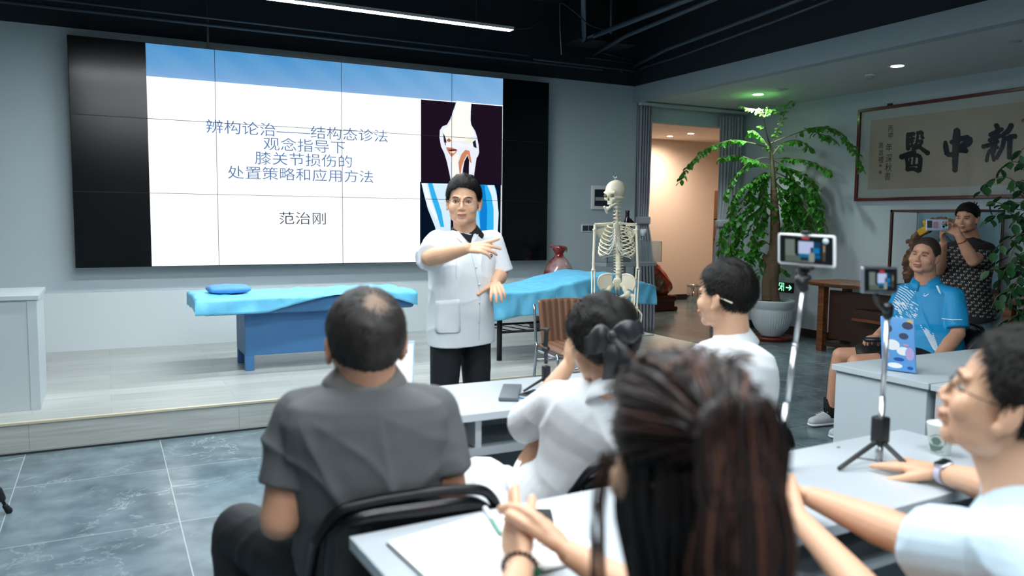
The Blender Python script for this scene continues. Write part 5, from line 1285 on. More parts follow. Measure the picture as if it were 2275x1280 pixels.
# ------------------------------------------------------------------ curtains
cur = mat('grey_curtain', '9a9ea8', .85, bump=.1, bump_scale=300, sheen=.2)
def curtain(xt0, xt1, xm0, xm1, xb0, xb1, y, z0, z1, zt, folds, label):
    t = thing('curtain', ((xt0+xt1)/2, y, z0), label, 'curtain', 'grey curtains of the doorway')
    P = []; nz = 40; nx = folds*10
    for k in range(nz+1):
        z = z1+(z0-z1)*k/nz; row = []
        if z > zt: u = (z1-z)/(z1-zt); e = u**3; a = xt0+(xm0-xt0)*e; b_ = xt1+(xm1-xt1)*e
        else: u = min(1.0, (zt-z)/(zt-z0)); e = 1-(1-u)**2.5; a = xm0+(xb0-xm0)*e; b_ = xm1+(xb1-xm1)*e
        sq = 1-.45*math.exp(-((z-zt)/.15)**2)
        for i in range(nx+1):
            s = i/nx; row.append(Vector((a+(b_-a)*s, y+.028*sq*math.sin(s*folds*2*PI)+.008*math.sin(s*31+z*2), z)))
        P.append(row)
    MB().grid(P).build('curtain_cloth', cur, t, solid=.003)
    MB().rbox((xm0-.012, y-.045, zt-.05), (xm1+.012, y+.045, zt+.05), .02).build('tie_band', cur, t)
    return t
curtain(5.975, 6.175, 6.0, 6.165, 6.03, 6.29, 8.235, .01, 2.86, 1.43, 5, 'grey pleated curtain tied at the left side of the doorway')
curtain(7.30, 7.66, 7.30, 7.52, 7.24, 7.60, 8.225, .01, 2.83, 1.40, 7, 'grey pleated curtain tied at the right side of the doorway')
tag(MB().box((5.985, 8.19, 2.865), (7.75, 8.26, 2.90)).build('curtain_rail', mat('rail_white', 'c5cacb', .4), bevel=.004), 'pale curtain rail under the dropped ceiling above the doorway', 'curtain rail')

# ------------------------------------------------------------------ wall fittings
t = thing('breaker_box', (5.36, WY, 1.58), 'white electrical breaker box on the wall behind the skull', 'electrical box')
MB().rbox((5.315, WY-.03, 1.562), (5.59, WY, 1.851), .006).build('box_frame', mat('white_plastic'), t)
MB().box((5.35, WY-.034, 1.602), (5.56, WY-.029, 1.806)).build('window', mat('smoked_window', '27323a', .15), t)
for k in range(11): MB().box((5.36+k*.0175, WY-.038, 1.668), (5.373+k*.0175, WY-.033, 1.71)).build('breaker', mat('plate_grey'), t)
t = thing('wall_switch', (5.21, WY, 1.33), 'white double wall switch plate left of the skeleton shoulder', 'switch')
MB().rbox((5.183, WY-.01, 1.283), (5.383, WY, 1.374), .003).build('plate', mat('white_plastic'), t)
for x in (5.198, 5.288): MB().box((x, WY-.013, 1.296), (x+.08, WY-.009, 1.362)).build('rocker', mat('switch_dark', '3b454c', .3), t)
# exit sign
t = thing('exit_sign', (XR, 7.42, .59), 'small black exit sign with glowing green running figure and arrow, low on the wall', 'sign')
zc = .592
MB().rbox((XR-.022, 7.30, .525), (XR-.001, 7.56, .655), .004).build('sign_box', mat('sign_black', '0b120e', .4), t)
gg = emission('exit_green', '7dffb0', 2.2)
def SG(u, v): return Vector((XR-.024, 7.555-u*.25, .655-v*.125))
def sgp(name, polys):
    mb = MB()
    for p in polys: mb.add([SG(*q) for q in p], [tuple(range(len(p)))])
    mb.build(name, gg, t, fixn=False)
def bar(a, b_, w_): 
    L = math.hypot((b_[0]-a[0])*2, b_[1]-a[1]); nx, ny = -(b_[1]-a[1])/L*w_/2/2, (b_[0]-a[0])*2/L*w_/2
    return [(a[0]-nx, a[1]-ny), (b_[0]-nx, b_[1]-ny), (b_[0]+nx, b_[1]+ny), (a[0]+nx, a[1]+ny)]
sgp('running_figure', [bar((.27, .22), (.30, .34), .12), bar((.28, .36), (.20, .62), .12), bar((.27, .40), (.36, .50), .07), bar((.26, .40), (.16, .44), .07), bar((.20, .60), (.30, .72), .08), bar((.30, .72), (.27, .88), .08), bar((.20, .60), (.12, .70), .08), bar((.12, .70), (.06, .84), .08)])
sgp('door_mark', [bar((.40, .10), (.40, .90), .06), bar((.10, .10), (.42, .10), .06), bar((.10, .10), (.10, .40), .06)])
sgp('arrow', [bar((.55, .5), (.88, .5), .10), bar((.76, .25), (.92, .5), .10), bar((.76, .75), (.92, .5), .10)])

# ------------------------------------------------------------------ calligraphy
CX = XR-.03
A = onX(1905, 245, CX); B_ = onX(1900, 445, CX)
PY1, PZ1, PZ0 = 6.42, 2.715, 1.685; PY0 = 3.2
def pglass():
    g = mat('picture_glass', 'ffffff', .02, trans=1.0); g.node_tree.nodes['Principled BSDF'].inputs['IOR'].default_value = 1.13; return g
cal = thing('framed_calligraphy', (CX, (PY0+PY1)/2, PZ0), 'large framed calligraphy with three big brush characters on the right wall', 'framed calligraphy')
fr = mat('red_lacquer', '55130f', .3, coat=.3)
MB().box((CX+.012, PY0, PZ0), (CX+.02, PY1, PZ1)).build('mount', mat('pale_silk', 'b9c2bd', .6, noise_amt=.06, noise_scale=25), cal)
MB().box((CX+.010, PY0+.16, PZ0+.12), (CX+.013, PY1-.16, PZ1-.13)).build('paper', mat('rice_paper', 'b4ab98', .7, noise_amt=.10, noise_scale=4, bump=.1, bump_scale=150), cal)
for a, b_ in (((PY0, PZ1-.028), (PY1, PZ1+.006)), ((PY0, PZ0-.006), (PY1, PZ0+.028))): MB().box((CX-.012, a[0]-.02, a[1]), (CX+.028, b_[0]+.0, b_[1])).build('frame_rail', fr, cal, bevel=.005)
for y in (PY0-.02, PY1-.03): MB().box((CX-.013, y, PZ0-.006), (CX+.028, y+.034, PZ1+.006)).build('frame_rail', fr, cal, bevel=.005)
MB().box((CX+.000, PY0+.02, PZ0+.02), (CX+.003, PY1-.02, PZ1-.02)).build('glass', pglass(), cal)
ink = mat('ink', '10151c', .6)
for y in (6.0, 3.6): MB().box((CX+.0, y, PZ1+.006), (CX+.026, y+.05, PZ1+.03)).build('hanger', mat('blk_iron', '17191b', .5), cal)
ni = [0]
def brush(pts, name='brush_character'):
    """strokes in the zoomed crop (6.067x from 1900,260) with widths, mapped onto the paper plane"""
    mb = MB()
    for st in pts:
        ni[0] += 1; dx = CX+.0095-ni[0]*.00012
        P = bez([Vector((x, y, w_)) for x, y, w_ in st], 6)
        L = []; R_ = []
        for i, p in enumerate(P):
            d = P[min(i+1, len(P)-1)]-P[max(i-1, 0)]; d = Vector((d.x, d.y)).normalized() if Vector((d.x, d.y)).length > 1e-6 else Vector((1, 0)); n = Vector((-d.y, d.x))
            w_ = p.z/2*1.22*(1+.06*math.sin(i*2.3+ni[0]))
            L.append((p.x+n.x*w_, p.y+n.y*w_)); R_.append((p.x-n.x*w_, p.y-n.y*w_))
        d0 = (P[0]-P[1]); d0 = Vector((d0.x, d0.y)).normalized(); d1 = (P[-1]-P[-2]); d1 = Vector((d1.x, d1.y)).normalized()
        Q = [onX(1900+x/6.067, 260+y/6.067, dx) for x, y in L]+[onX(1900+(P[-1].x+d1.x*P[-1].z*.35)/6.067, 260+(P[-1].y+d1.y*P[-1].z*.35)/6.067, dx)]+[onX(1900+x/6.067, 260+y/6.067, dx) for x, y in reversed(R_)]+[onX(1900+(P[0].x+d0.x*P[0].z*.35)/6.067, 260+(P[0].y+d0.y*P[0].z*.35)/6.067, dx)]
        n = len(L)
        for i in range(n-1): mb.add([Q[i], Q[i+1], Q[2*n-i-1], Q[2*n-i]], [(0, 1, 2, 3)])
        mb.add([Q[n-1], Q[n], Q[n+1]], [(0, 1, 2)]); mb.add([Q[0], Q[2*n], Q[2*n+1]], [(0, 1, 2)])
    mb.build(name, ink, cal, fixn=False)
brush([[(1215, 330, 40), (1222, 400, 62), (1240, 505, 60)], [(1235, 505, 50), (1330, 500, 60), (1380, 455, 50), (1510, 455, 60)], [(1285, 345, 50), (1400, 300, 60), (1530, 275, 60)], [(1530, 280, 80), (1525, 340, 90), (1440, 395, 70), (1400, 430, 50)], [(1372, 165, 70), (1368, 260, 90), (1360, 380, 85), (1350, 520, 75), (1345, 735, 58)]])
brush([[(700, 240, 50), (800, 225, 45)], [(712, 250, 45), (708, 350, 45), (715, 440, 50)], [(735, 300, 30), (800, 285, 30)], [(735, 335, 26), (790, 325, 26)], [(760, 250, 28), (762, 380, 30)], [(720, 400, 30), (800, 385, 32)], [(830, 220, 40), (900, 200, 40)], [(850, 215, 32), (835, 310, 32)], [(905, 205, 36), (900, 270, 34), (925, 285, 30)], [(820, 335, 34), (900, 325, 36), (850, 400, 40), (770, 440, 44)], [(810, 360, 34), (900, 430, 44), (990, 495, 56)], [(610, 545, 60), (700, 510, 60), (810, 470, 50)], [(790, 440, 40), (790, 510, 40)], [(690, 560, 40), (705, 650, 42), (700, 720, 44)], [(700, 540, 40), (800, 510, 44), (880, 540, 50)], [(880, 545, 50), (875, 640, 52), (860, 735, 54)], [(745, 560, 26), (735, 640, 24)], [(800, 540, 30), (790, 640, 28)], [(720, 660, 26), (850, 645, 26)], [(700, 715, 40), (780, 700, 44), (860, 730, 50)]])
brush([[(1895, 100, 50), (1920, 150, 60), (1910, 190, 40)], [(1810, 245, 50), (1900, 205, 56), (1990, 160, 40)], [(1830, 265, 26), (1860, 300, 34)], [(1940, 200, 34), (1915, 260, 36)], [(1800, 320, 46), (1900, 275, 50), (1980, 250, 40)], [(1715, 405, 50), (1830, 370, 50), (1930, 325, 44)], [(1900, 290, 50), (1885, 400, 48), (1850, 520, 44)], [(1880, 390, 40), (1800, 480, 40), (1770, 600, 44)], [(1900, 400, 34), (1930, 420, 34)], [(1840, 450, 40), (1870, 590, 40)], [(2110, 100, 60), (2060, 190, 60), (1990, 240, 50)], [(2010, 260, 50), (1985, 400, 50), (1900, 560, 44)], [(2030, 300, 50), (2090, 265, 50), (2170, 260, 56)], [(2085, 290, 58), (2080, 420, 58), (2075, 560, 52)]])
for (ch, x, y, s) in (('丙', 482, 155, 66), ('申', 483, 250, 66), ('年', 460, 410, 80), ('深', 460, 555, 80), ('秋', 455, 680, 85), ('書', 440, 800, 75), ('高', 352, 385, 62), ('昌', 352, 480, 56), ('禮', 352, 575, 66)):
    c = onX(1900+x/6.067, 260+y/6.067, CX+.0092); sz = s/6.067/1760*c.y*1.15*1.25
    text('small_character', ch, .092*s/75, basis(c-Vector((0, -.046*s/75, .034*s/75)), (0, -1, 0), (0, 0, 1)), ink, cal, align='LEFT', sx=.9)
for (x, y, s) in ((340, 655, 30), (340, 745, 34), (2265, 45, 40)):
    c = onX(1900+x/6.067, 260+y/6.067, CX+.0092); h = s/6.067*c.y/1760*1.25*.7
    MB().add([c+V(0, h, h), c+V(0, -h, h), c+V(0, -h, -h), c+V(0, h, -h)], [(0, 1, 2, 3)]).build('red_seal', mat('seal_red', '93604f', .7), cal, fixn=False)

# ------------------------------------------------------------------ glass case with root carving
gc = thing('display_case', (7.35, 5.3, .78), 'glass display case with thin wooden frame holding a root carving', 'display case')
gx0, gx1, gy0, gy1, gz0, gz1 = 7.2, 7.62, 4.62, 5.50, .784, 1.55
rw = mat('rosewood', '4a2318', .35)
for (x, y) in ((gx0, gy0), (gx0, gy1), (gx1, gy0), (gx1, gy1)): MB().box((x-.012, y-.012, gz0), (x+.012, y+.012, gz1)).build('corner_post', rw, gc)
for z in (gz0, gz1): 
    mb = MB()
    for (a, b_) in (((gx0, gy0), (gx1, gy0)), ((gx0, gy1), (gx1, gy1)), ((gx0, gy0), (gx0, gy1)), ((gx1, gy0), (gx1, gy1))): mb.box((min(a[0], b_[0])-.012, min(a[1], b_[1])-.012, z-.01), (max(a[0], b_[0])+.012, max(a[1], b_[1])+.012, z+.014))
    mb.build('frame_ring', rw, gc)
MB().box((gx0-.002, gy0, gz0+.02), (gx0+.001, gy1, gz1-.01)).build('glass_front', mat('picture_glass'), gc)
MB().box((gx1-.02, gy0, gz0+.02), (gx1-.015, gy1, gz1-.01)).build('back_panel', mat('case_back', '7b9ba5', .5, noise_amt=.15, noise_scale=5), gc)
rc = thing('root_carving', (7.4, 5.1, .79), 'brown arched root carving with turquoise parts inside the glass case', 'carving')
mb = MB(); rs = random.Random(5)
arc = bez([V(7.4, 5.40, .85), V(7.4, 5.40, 1.05), V(7.4, 5.34, 1.28), V(7.4, 5.16, 1.43), V(7.4, 4.96, 1.42), V(7.4, 4.83, 1.28), V(7.4, 4.80, 1.05), V(7.4, 4.82, .85)], 6)
for i, p in enumerate(arc):
    mb.ell(p+V(rs.uniform(-.02, .02), rs.uniform(-.02, .02), rs.uniform(-.01, .01)), (.05, .035+.02*rs.random(), .04))
    for k in range(3): mb.ell(p+V(rs.uniform(-.05, 0), rs.uniform(-.045, .045), rs.uniform(-.04, .04)), (.02, .02, .022))
me = voxel(mb, .008, 1); wrinkle(me, 3, .012, 60); link_mesh('arched_root', me, mat('root_brown', '8a6248', .6, noise_amt=.35, noise_scale=30, bump=.4, bump_scale=60), rc)
mb = MB()
for i in range(9): mb.ell((7.44, 5.22-i*.03+rs.uniform(-.02, .02), .95+.30*math.sin(i*.35)), (.03, .05, .07))
link_mesh('turquoise_core', voxel(mb, .008, 2), mat('turquoise_stone', '2f7484', .3, noise_amt=.4, noise_scale=12), rc)
MB().caps((7.38, 5.0, 1.18), (7.36, 4.92, 1.12), .03, .02).build('pale_piece', mat('pale_stone', 'b89a86', .4), rc)
yp = onX(2052, 512, 7.16); M_ = basis(yp, (0, -.80, .45), (0, .45, .80))
yo = thing('yellow_charm', yp, 'bright yellow angular ornament hanging on the front of the glass case', 'ornament')
MB().rbox((-.058, -.032, -.012), (.058, .032, .012), .004, M=M_).build('yellow_block', mat('yellow_plastic', 'd9a80c', .35), yo)
MB().rbox((.028, .02, -.012), (.062, .085, .010), .004, M=M_).build('upper_tab', mat('yellow_plastic'), yo)

# ------------------------------------------------------------------ stage ornaments
gv = mat('red_jade_marble', 'ffffff', .2, coat=.5)
nt = gv.node_tree; b = nt.nodes['Principled BSDF']; tc = nt.nodes.new('ShaderNodeTexCoord'); nn = nt.nodes.new('ShaderNodeTexNoise'); nn.inputs['Scale'].default_value = 5; nn.inputs['Detail'].default_value = 3
nt.links.new(tc.outputs['Object'], nn.inputs[0]); cr = nt.nodes.new('ShaderNodeValToRGB'); nt.links.new(nn.outputs[0], cr.inputs[0]); cr.color_ramp.elements[0].position = .42; cr.color_ramp.elements[0].color = srgb('7c1a1e'); cr.color_ramp.elements[1].position = .6; cr.color_ramp.elements[1].color = srgb('b79c99'); nt.links.new(cr.outputs[0], b.inputs['Base Color'])
vx, vy = 4.60, 7.8
t = thing('gourd_vase', (vx, vy, .32), 'red and white marbled gourd shaped vase on dark carved stand behind the right treatment table', 'vase')
prof = [(.02, .33), (.10, .34), (.155, .42), (.168, .55), (.168, .70), (.150, .84), (.100, .95), (.052, 1.01), (.042, 1.045), (.052, 1.06), (.066, 1.10), (.058, 1.13), (.02, 1.14)]
P = bez([Vector((a, b_, 0)) for a, b_ in prof], 5); MB().lathe([(p.x*1.13, p.y) for p in P], (vx, vy, 0), 36).build('vase_body', gv, t)
MB().tube(bez([V(vx-.05, vy, 1.10), V(vx-.09, vy, 1.13), V(vx-.13, vy, 1.12)], 4), [.022]*4+[.017]*3+[.008, .004], 8).build('curl_left', gv, t)
MB().tube(bez([V(vx+.05, vy, 1.09), V(vx+.09, vy, 1.11), V(vx+.10, vy, 1.06)], 4), [.018]*4+[.013]*3+[.008, .004], 8).build('curl_right', gv, t)
mb = MB(); mb.rbox((vx-.30, vy-.16, ST), (vx+.26, vy+.16, ST+.05), .02)
for k in range(16): mb.ell((vx-.27+k*.035, vy-.12, ST+.08+.015*math.sin(k*2)), (.03, .045, .035))
mb.rbox((vx-.24, vy-.13, ST+.07), (vx+.2, vy+.13, ST+.135), .02)
link_mesh('carved_stand', voxel(mb, .008, 1), mat('dark_rosewood', '2a1210', .35), t)
# pebble-like red rock in the corridor
rk = onZ(1465, 684, 0); rx, ry = 7.86, 10.2
t = thing('scholar_rock', (rx, ry, .27), 'red and brown pointed polished rock on a rosewood stand in the corridor', 'rock')
mb = MB(); mb.caps((rx+.03, ry, .40), (rx-.08, ry, .62), .19, .13); mb.caps((rx-.08, ry, .60), (rx-.15, ry, .80), .135, .055); mb.ell((rx, ry, .36), (.25, .18, .11)); mb.caps((rx-.1, ry, .4), (rx-.15, ry, .78), .14, .05)
me = voxel(mb, .012, 2); wrinkle(me, 8, .015, 12)
rkm = mat('rock_red', 'ffffff', .22, coat=.4); nt = rkm.node_tree; b = nt.nodes['Principled BSDF']; tc = nt.nodes.new('ShaderNodeTexCoord'); nn = nt.nodes.new('ShaderNodeTexNoise'); nn.inputs['Scale'].default_value = 3.2; nn.inputs['Detail'].default_value = 6
nt.links.new(tc.outputs['Object'], nn.inputs[0]); cr = nt.nodes.new('ShaderNodeValToRGB'); nt.links.new(nn.outputs[0], cr.inputs[0]); cr.color_ramp.elements[0].position = .45; cr.color_ramp.elements[0].color = srgb('a33a28'); cr.color_ramp.elements[1].position = .58; cr.color_ramp.elements[1].color = srgb('5b4630'); nt.links.new(cr.outputs[0], b.inputs['Base Color'])
link_mesh('rock_body', me, rkm, t)
mb = MB(); mb.rbox((rx-.28, ry-.2, 0), (rx+.26, ry+.2, .07), .02); mb.rbox((rx-.24, ry-.17, .07), (rx+.22, ry+.17, .15), .02); mb.rbox((rx-.27, ry-.19, .15), (rx+.25, ry+.19, .25), .03)
link_mesh('rock_stand', voxel(mb, .01, 1), mat('rosewood'), t)
# bin and book shelf in the corridor
t = thing('waste_bin', (8.75, 10.9, 0), 'small brushed steel bin standing in the corridor', 'bin')
bp = onY(1541, 650, 10.9)
MB().lathe([(.10, 0), (.115, .02), (.12, .30), (.11, .31)], (bp.x, 10.9, bp.z-.2), 24).build('bin_body', mat('chrome'), t)
MB().lathe([(.125, 0), (.125, .035), (.02, .05)], (bp.x, 10.9, bp.z+.11), 24).build('bin_lid', mat('chrome'), t)
MB().lathe([(.07, 0), (.075, 0), (.07, bp.z-.2)], (bp.x, 10.9, 0), 20).build('bin_foot', mat('black_metal'), t)
p0 = onY(1588, 428, 9.9)
t = thing('bookcase', (p0.x+.3, 9.6, 0), 'wooden shelf unit partly hidden behind the right curtain', 'bookcase')
for (x0, x1, z0, z1) in ((p0.x, p0.x+.03, 0, p0.z), (p0.x+.9, p0.x+.93, 0, p0.z), (p0.x, p0.x+.93, p0.z, p0.z+.03), (p0.x, p0.x+.93, 1.45, 1.47), (p0.x, p0.x+.93, 1.12, 1.14), (p0.x, p0.x+.93, .85, .87), (p0.x, p0.x+.93, .4, .42)):
    MB().box((x0, 9.6, z0), (x1, 9.9, z1)).build('shelf_board', mat('oak', '9a6a42', .45), t)
MB().box((p0.x, 9.9, 0), (p0.x+.93, 9.91, p0.z)).build('back_board', mat('oak_back', 'b89a7c', .6), t)
tag(MB().rbox((p0.x+.04, 9.62, 1.472), (p0.x+.3, 9.8, 1.86), .01).build('gift_box', mat('red_box', 'b01820', .4)), 'red box on the top shelf of the wooden shelf unit', 'box')
tag(MB().rbox((p0.x+.05, 9.62, 1.145), (p0.x+.2, 9.64, 1.38), .003, ).build('framed_card', mat('card_brown', '6a3a2c', .5)), 'small brown framed card on the middle shelf of the wooden shelf unit', 'frame')
tag(MB().box((5.02, 6.84, ST), (5.24, 7.02, ST+.012)).build('paper_mat', mat('pale_mat', 'b9c2c0', .6)), 'thin pale board lying on the stage by the left curtain', 'board')

# small console behind the skeleton
t = thing('console_stand', (5.3, 7.45, ST), 'narrow grey console with clear box and cup behind the skeleton model', 'console')
a, b_ = onY(1330, 580, 7.3), onY(1441, 580, 7.3)
MB().box((a.x, 7.15, .925), (min(b_.x, 5.62), 7.45, .965)).build('console_top', mat('console_grey', '8c989e', .5), t, bevel=.002)
MB().box((a.x+.25, 7.25, ST), (a.x+.33, 7.35, .925)).build('console_post', mat('console_grey'), t)
MB().box((a.x+.10, 7.17, ST), (a.x+.48, 7.43, ST+.02)).build('console_base', mat('console_grey'), t)
acr = mat('clear_acrylic', 'eef4f5', .05, trans=.9)
bx = thing('acrylic_box', (5.25, 7.3, .965), 'clear acrylic box with a dark ornament on the console behind the skeleton', 'box')
for (x0, x1, y0, y1) in ((a.x+.03, a.x+.035, 7.18, 7.42), (5.57, 5.575, 7.18, 7.42), (a.x+.03, 5.575, 7.18, 7.184), (a.x+.03, 5.575, 7.416, 7.42)): MB().box((x0, y0, .965), (x1, y1, 1.20)).build('acrylic_side', acr, bx)
q = onY(1394, 478, 7.35)
dk_ = mat('dark_red_glass', '1c0508', .12, coat=.6)
o_ = thing('dark_ornament', (q.x, 7.35, .965), 'glossy dark red bottle shaped ornament behind the skeleton shoulder', 'ornament')
MB().lathe([(.05, .965), (.07, 1.05), (.085, 1.2), (.08, 1.3), (.05, 1.37), (.025, q.z-.03), (.022, q.z+.03), (.03, q.z+.05), (.01, q.z+.05)], (q.x, 7.35, 0), 20).build('ornament_body', dk_, o_)
MB().caps((q.x+.02, 7.35, q.z-.05), (q.x+.085, 7.35, q.z-.10), .028, .022).build('ornament_spout', dk_, o_)
q = onY(1429, 520, 7.3)
c_ = thing('cup_stand', (q.x, 7.3, .965), 'white cup on a thin pale holder at the console end', 'cup')
MB().lathe([(.028, 0), (.036, .075), (.033, .075), (.026, .004)], (q.x, 7.3, q.z-.02), 20).build('cup', mat('white_ceramic', 'dfe5e6', .3), c_)
MB().tube([(q.x, 7.3, .965), (q.x, 7.3, q.z-.08), (q.x-.04, 7.3, q.z-.05)], .006, 8).build('holder', mat('pale_wire'), c_)
MB().tube([(q.x, 7.3, q.z-.08), (q.x, 7.3, q.z-.02)], .006, 8).build('holder_pin', mat('pale_wire'), c_)
# ------------------------------------------------------------------ skeleton model
bone = mat('bone_plastic', 'e6dfc6', .45, noise_amt=.05, noise_scale=12)
SKZ = 6.22
def sk(x, y, dz=0.0): return at(x, y, SKZ+dz)
def skeleton():
    foot = sk(1370, 600); t = thing('skeleton_model', (foot.x, foot.y, 0), 'life-size white anatomical skeleton model standing beside the brown chair', 'skeleton')
    fwd = (-flat_(Ff)*.97-Rr*.22).normalized(); rt = fwd.cross(Z3).normalized()  # its right hand side is image left
    def B(name, a, b_, r, e=1.6, par=None, n=10, mid=None):
        a = Vector(a); b_ = Vector(b_); pts = bez([a, a.lerp(b_, .12), (mid or a.lerp(b_, .5)), a.lerp(b_, .88), b_], 4); m = len(pts)
        rr = [r*(1+(e-1)*max(0, abs(2*i/(m-1)-1)-.62)/.38) for i in range(m)]; rr[0] *= .7; rr[-1] *= .7
        return MB().tube(pts, rr, n).build(name, bone, par or t)
    # skull
    Hs = hmat(sk(1366, 432, -.01), (fwd*.86+rt*.52).normalized()-Z3*.12, Z3, .98)
    mb = MB(); R3 = Hs.to_3x3()
    mb.ell(Hs @ V(0, -.015, .035), (.074, .094, .078), R3, 24, 16); mb.ell(Hs @ V(0, .045, .02), (.056, .045, .05), R3)
    for s in (-1, 1):
        mb.caps(Hs @ V(s*.050, .055, -.022), Hs @ V(s*.066, -.01, -.028), .009, .008); mb.ell(Hs @ V(s*.036, .064, -.026), (.020, .018, .016), R3)
        mb.caps(Hs @ V(s*.012, .082, .018), Hs @ V(s*.050, .070, .022), .009, .008)
    mb.ell(Hs @ V(0, .062, -.050), (.026, .026, .024), R3); mb.caps(Hs @ V(0, .084, .012), Hs @ V(0, .089, -.006), .008, .006); mb.ell(Hs @ V(0, -.04, -.035), (.05, .05, .03), R3)
    skl = link_mesh('skull', voxel(mb, .0045, 2), bone, t); dkb = mat('socket_shade', '6b6046', .9)
    for s in (-1, 1): MB().ell(Hs @ V(s*.032, .079, -.003), (.0165, .011, .0145), R3).build('eye_socket', dkb, skl)
    MB().ell(Hs @ V(0, .088, -.030), (.009, .006, .014), R3).build('nasal_opening', dkb, skl)
    for k in range(8): MB().ell(Hs @ V(-.019+.0055*k, .084-.0025*abs(k-3.5), -.068), (.0028, .003, .006), R3, 8, 6).build('tooth', mat('tooth_white', 'f1efe4', .3), skl)
    mb = MB(); a = sk(1345, 464, -.05); mb.caps(sk(1343, 460, -.08), sk(1349, 473, -.05), .011, .009); mb.caps(sk(1349, 461, -.05), sk(1347, 471, -.05), .009, .008); mb.caps(sk(1348, 468, -.05), sk(1355, 460, -.10), .010, .011); mb.caps(sk(1355, 460, -.10), sk(1369, 453, -.06), .011, .010)
    link_mesh('mandible', voxel(mb, .004, 1), bone, t)
    MB().tube([sk(1367, 399), sk(1367, 392)], .004, 8).build('skull_hook', mat('chrome'), t)
    for dx in (-1, 1): MB().tube(bez([sk(1366, 399), sk(1366+dx*3, 394), sk(1366+dx*4, 391)], 3), .0025, 6).build('skull_spring', mat('chrome'), t)
    # spine
    sp = bez([sk(1373, 446, .03), sk(1371, 468, .02), sk(1371, 490, .05), sk(1373, 530, .11), sk(1373, 565, .09), sk(1374, 595, .05), sk(1374, 612, .06)], 12)
    L = [0]
    for i in range(1, len(sp)): L.append(L[-1]+(sp[i]-sp[i-1]).length)
    nv = 24
    for k in range(nv):
        q = (k+.5)/nv; q = q**.88*L[-1]; i = max(j for j in range(len(L)) if L[j] <= q); i = min(i, len(sp)-2); p = sp[i].lerp(sp[i+1], (q-L[i])/max(1e-6, L[i+1]-L[i])); r = .013+.014*(k/nv)**1.2; h = .0105+.0125*(k/nv)
        mb = MB(); d = (sp[i+1]-sp[i]).normalized()
        mb.tube([p-d*h, p-d*h*.5, p+d*h*.5, p+d*h], [r, r*.86, r*.86, r], 14); mb.caps(p, p-fwd*.045-Z3*.012, .006, .005, 8)
        for s in (-1, 1): mb.caps(p-fwd*.008, p+rt*s*(.025+.012*k/nv)-fwd*.012, .005, .004, 8)
        mb.build('vertebra', bone, t)
    for k in range(5):
        p = sk(1371+(k % 2)*7-3, 466+k*5, -.01); MB().tube([p, p-Z3*.02], .0022, 6).build('artery', mat('artery_red', 'b8452c', .4), t)
    # ribs: arcs from the spine round to the sternum
    top = sk(1371, 492, .04)
    for k in range(12):
        z0 = -.016-.0235*k; a_ = .062+.082*math.sin(min(1, (k+1)/8)*PI/2) if k < 8 else .144-.010*(k-8); dp = .055+.055*min(1, k/5); drop = .045+.012*k if k < 8 else .10-.012*(k-8)
        endang = PI*.86 if k < 7 else PI*(.80-.07*(k-6)) if k < 10 else PI*(.48-.08*(k-10))
        for s in (-1, 1):
            pts = []
            for i in range(19):
                th = endang*i/18+.12; pts.append(top+rt*(s*a_*max(0.0, math.sin(min(th, PI)))**.85)+fwd*(-dp*math.cos(th)*1.0-.03)+Z3*(z0-drop*(th/PI)**1.3))
            rb = MB().tube(pts, .0066, 8, flat=.6).build('rib', bone, t)
            if k < 10:
                e = pts[-1]; kk = min(k, 6); tgt = top+fwd*(.072)+rt*s*.012+Z3*(-.045-.021*kk)
                MB().tube(bez([e, e.lerp(tgt, .5)-Z3*(.012 if k > 3 else 0), tgt], 5), .0055, 8, flat=.7).build('cartilage', mat('cartilage', 'dfe3da', .35), rb)
    s0 = top+fwd*.076
    mb = MB(); mb.ell(s0-Z3*.035, (.026, .010, .030)); mb.caps(s0-Z3*.06, s0-Z3*.15+fwd*.010, .016, .015, flat=.5); mb.caps(s0-Z3*.15+fwd*.01, s0-Z3*.185+fwd*.01, .008, .004, flat=.6)
    link_mesh('sternum', voxel(mb, .004, 1), bone, t)
    for s, sh, el, wr in ((1, sk(1321, 512), sk(1318, 602), sk(1318, 676, -.05)), (-1, sk(1414, 512, -.02), sk(1417, 598, -.02), sk(1412, 680, -.06))):
        mb = MB(); acr_ = sh+Z3*.05; B('clavicle', s0-Z3*.012+rt*s*.02, acr_, .0065, 1.5, mid=(s0-Z3*.012).lerp(acr_, .5)+fwd*.012)
        P = [top+rt*s*.065-fwd*.085-Z3*.03, acr_-Z3*.01-fwd*.01, sh-fwd*.005, top+rt*s*.10-fwd*.09-Z3*.17]
        mb.caps(P[0], P[3], .006, .006); mb.caps(P[0], P[1], .007, .009); mb.caps(P[1], P[2], .010, .012); mb.caps(P[2], P[3], .008, .006); mb.add([P[0]+fwd*.003, P[2]+fwd*.003, P[3]+fwd*.003, P[0]-fwd*.003, P[2]-fwd*.003, P[3]-fwd*.003], [(0, 1, 2), (5, 4, 3), (0, 3, 4, 1), (1, 4, 5, 2), (2, 5, 3, 0)])
        link_mesh('scapula', voxel(mb, .004, 1), bone, t)
        B('humerus', sh+Z3*.012, el, .0105, 2.0)
        B('radius', el+rt*s*.010-Z3*.005, wr+rt*s*.012, .0062, 1.8); B('ulna', el-rt*s*.010+Z3*.012, wr-rt*s*.010, .0062, 1.6)
        mb = MB()
        for k in range(8): mb.ell(wr-Z3*(.008+.014*(k//4))+rt*((k % 4)-1.5)*.011, (.0075, .0075, .0075))
        ht = link_mesh('wrist_bones', voxel(mb, .003, 1), bone, t)
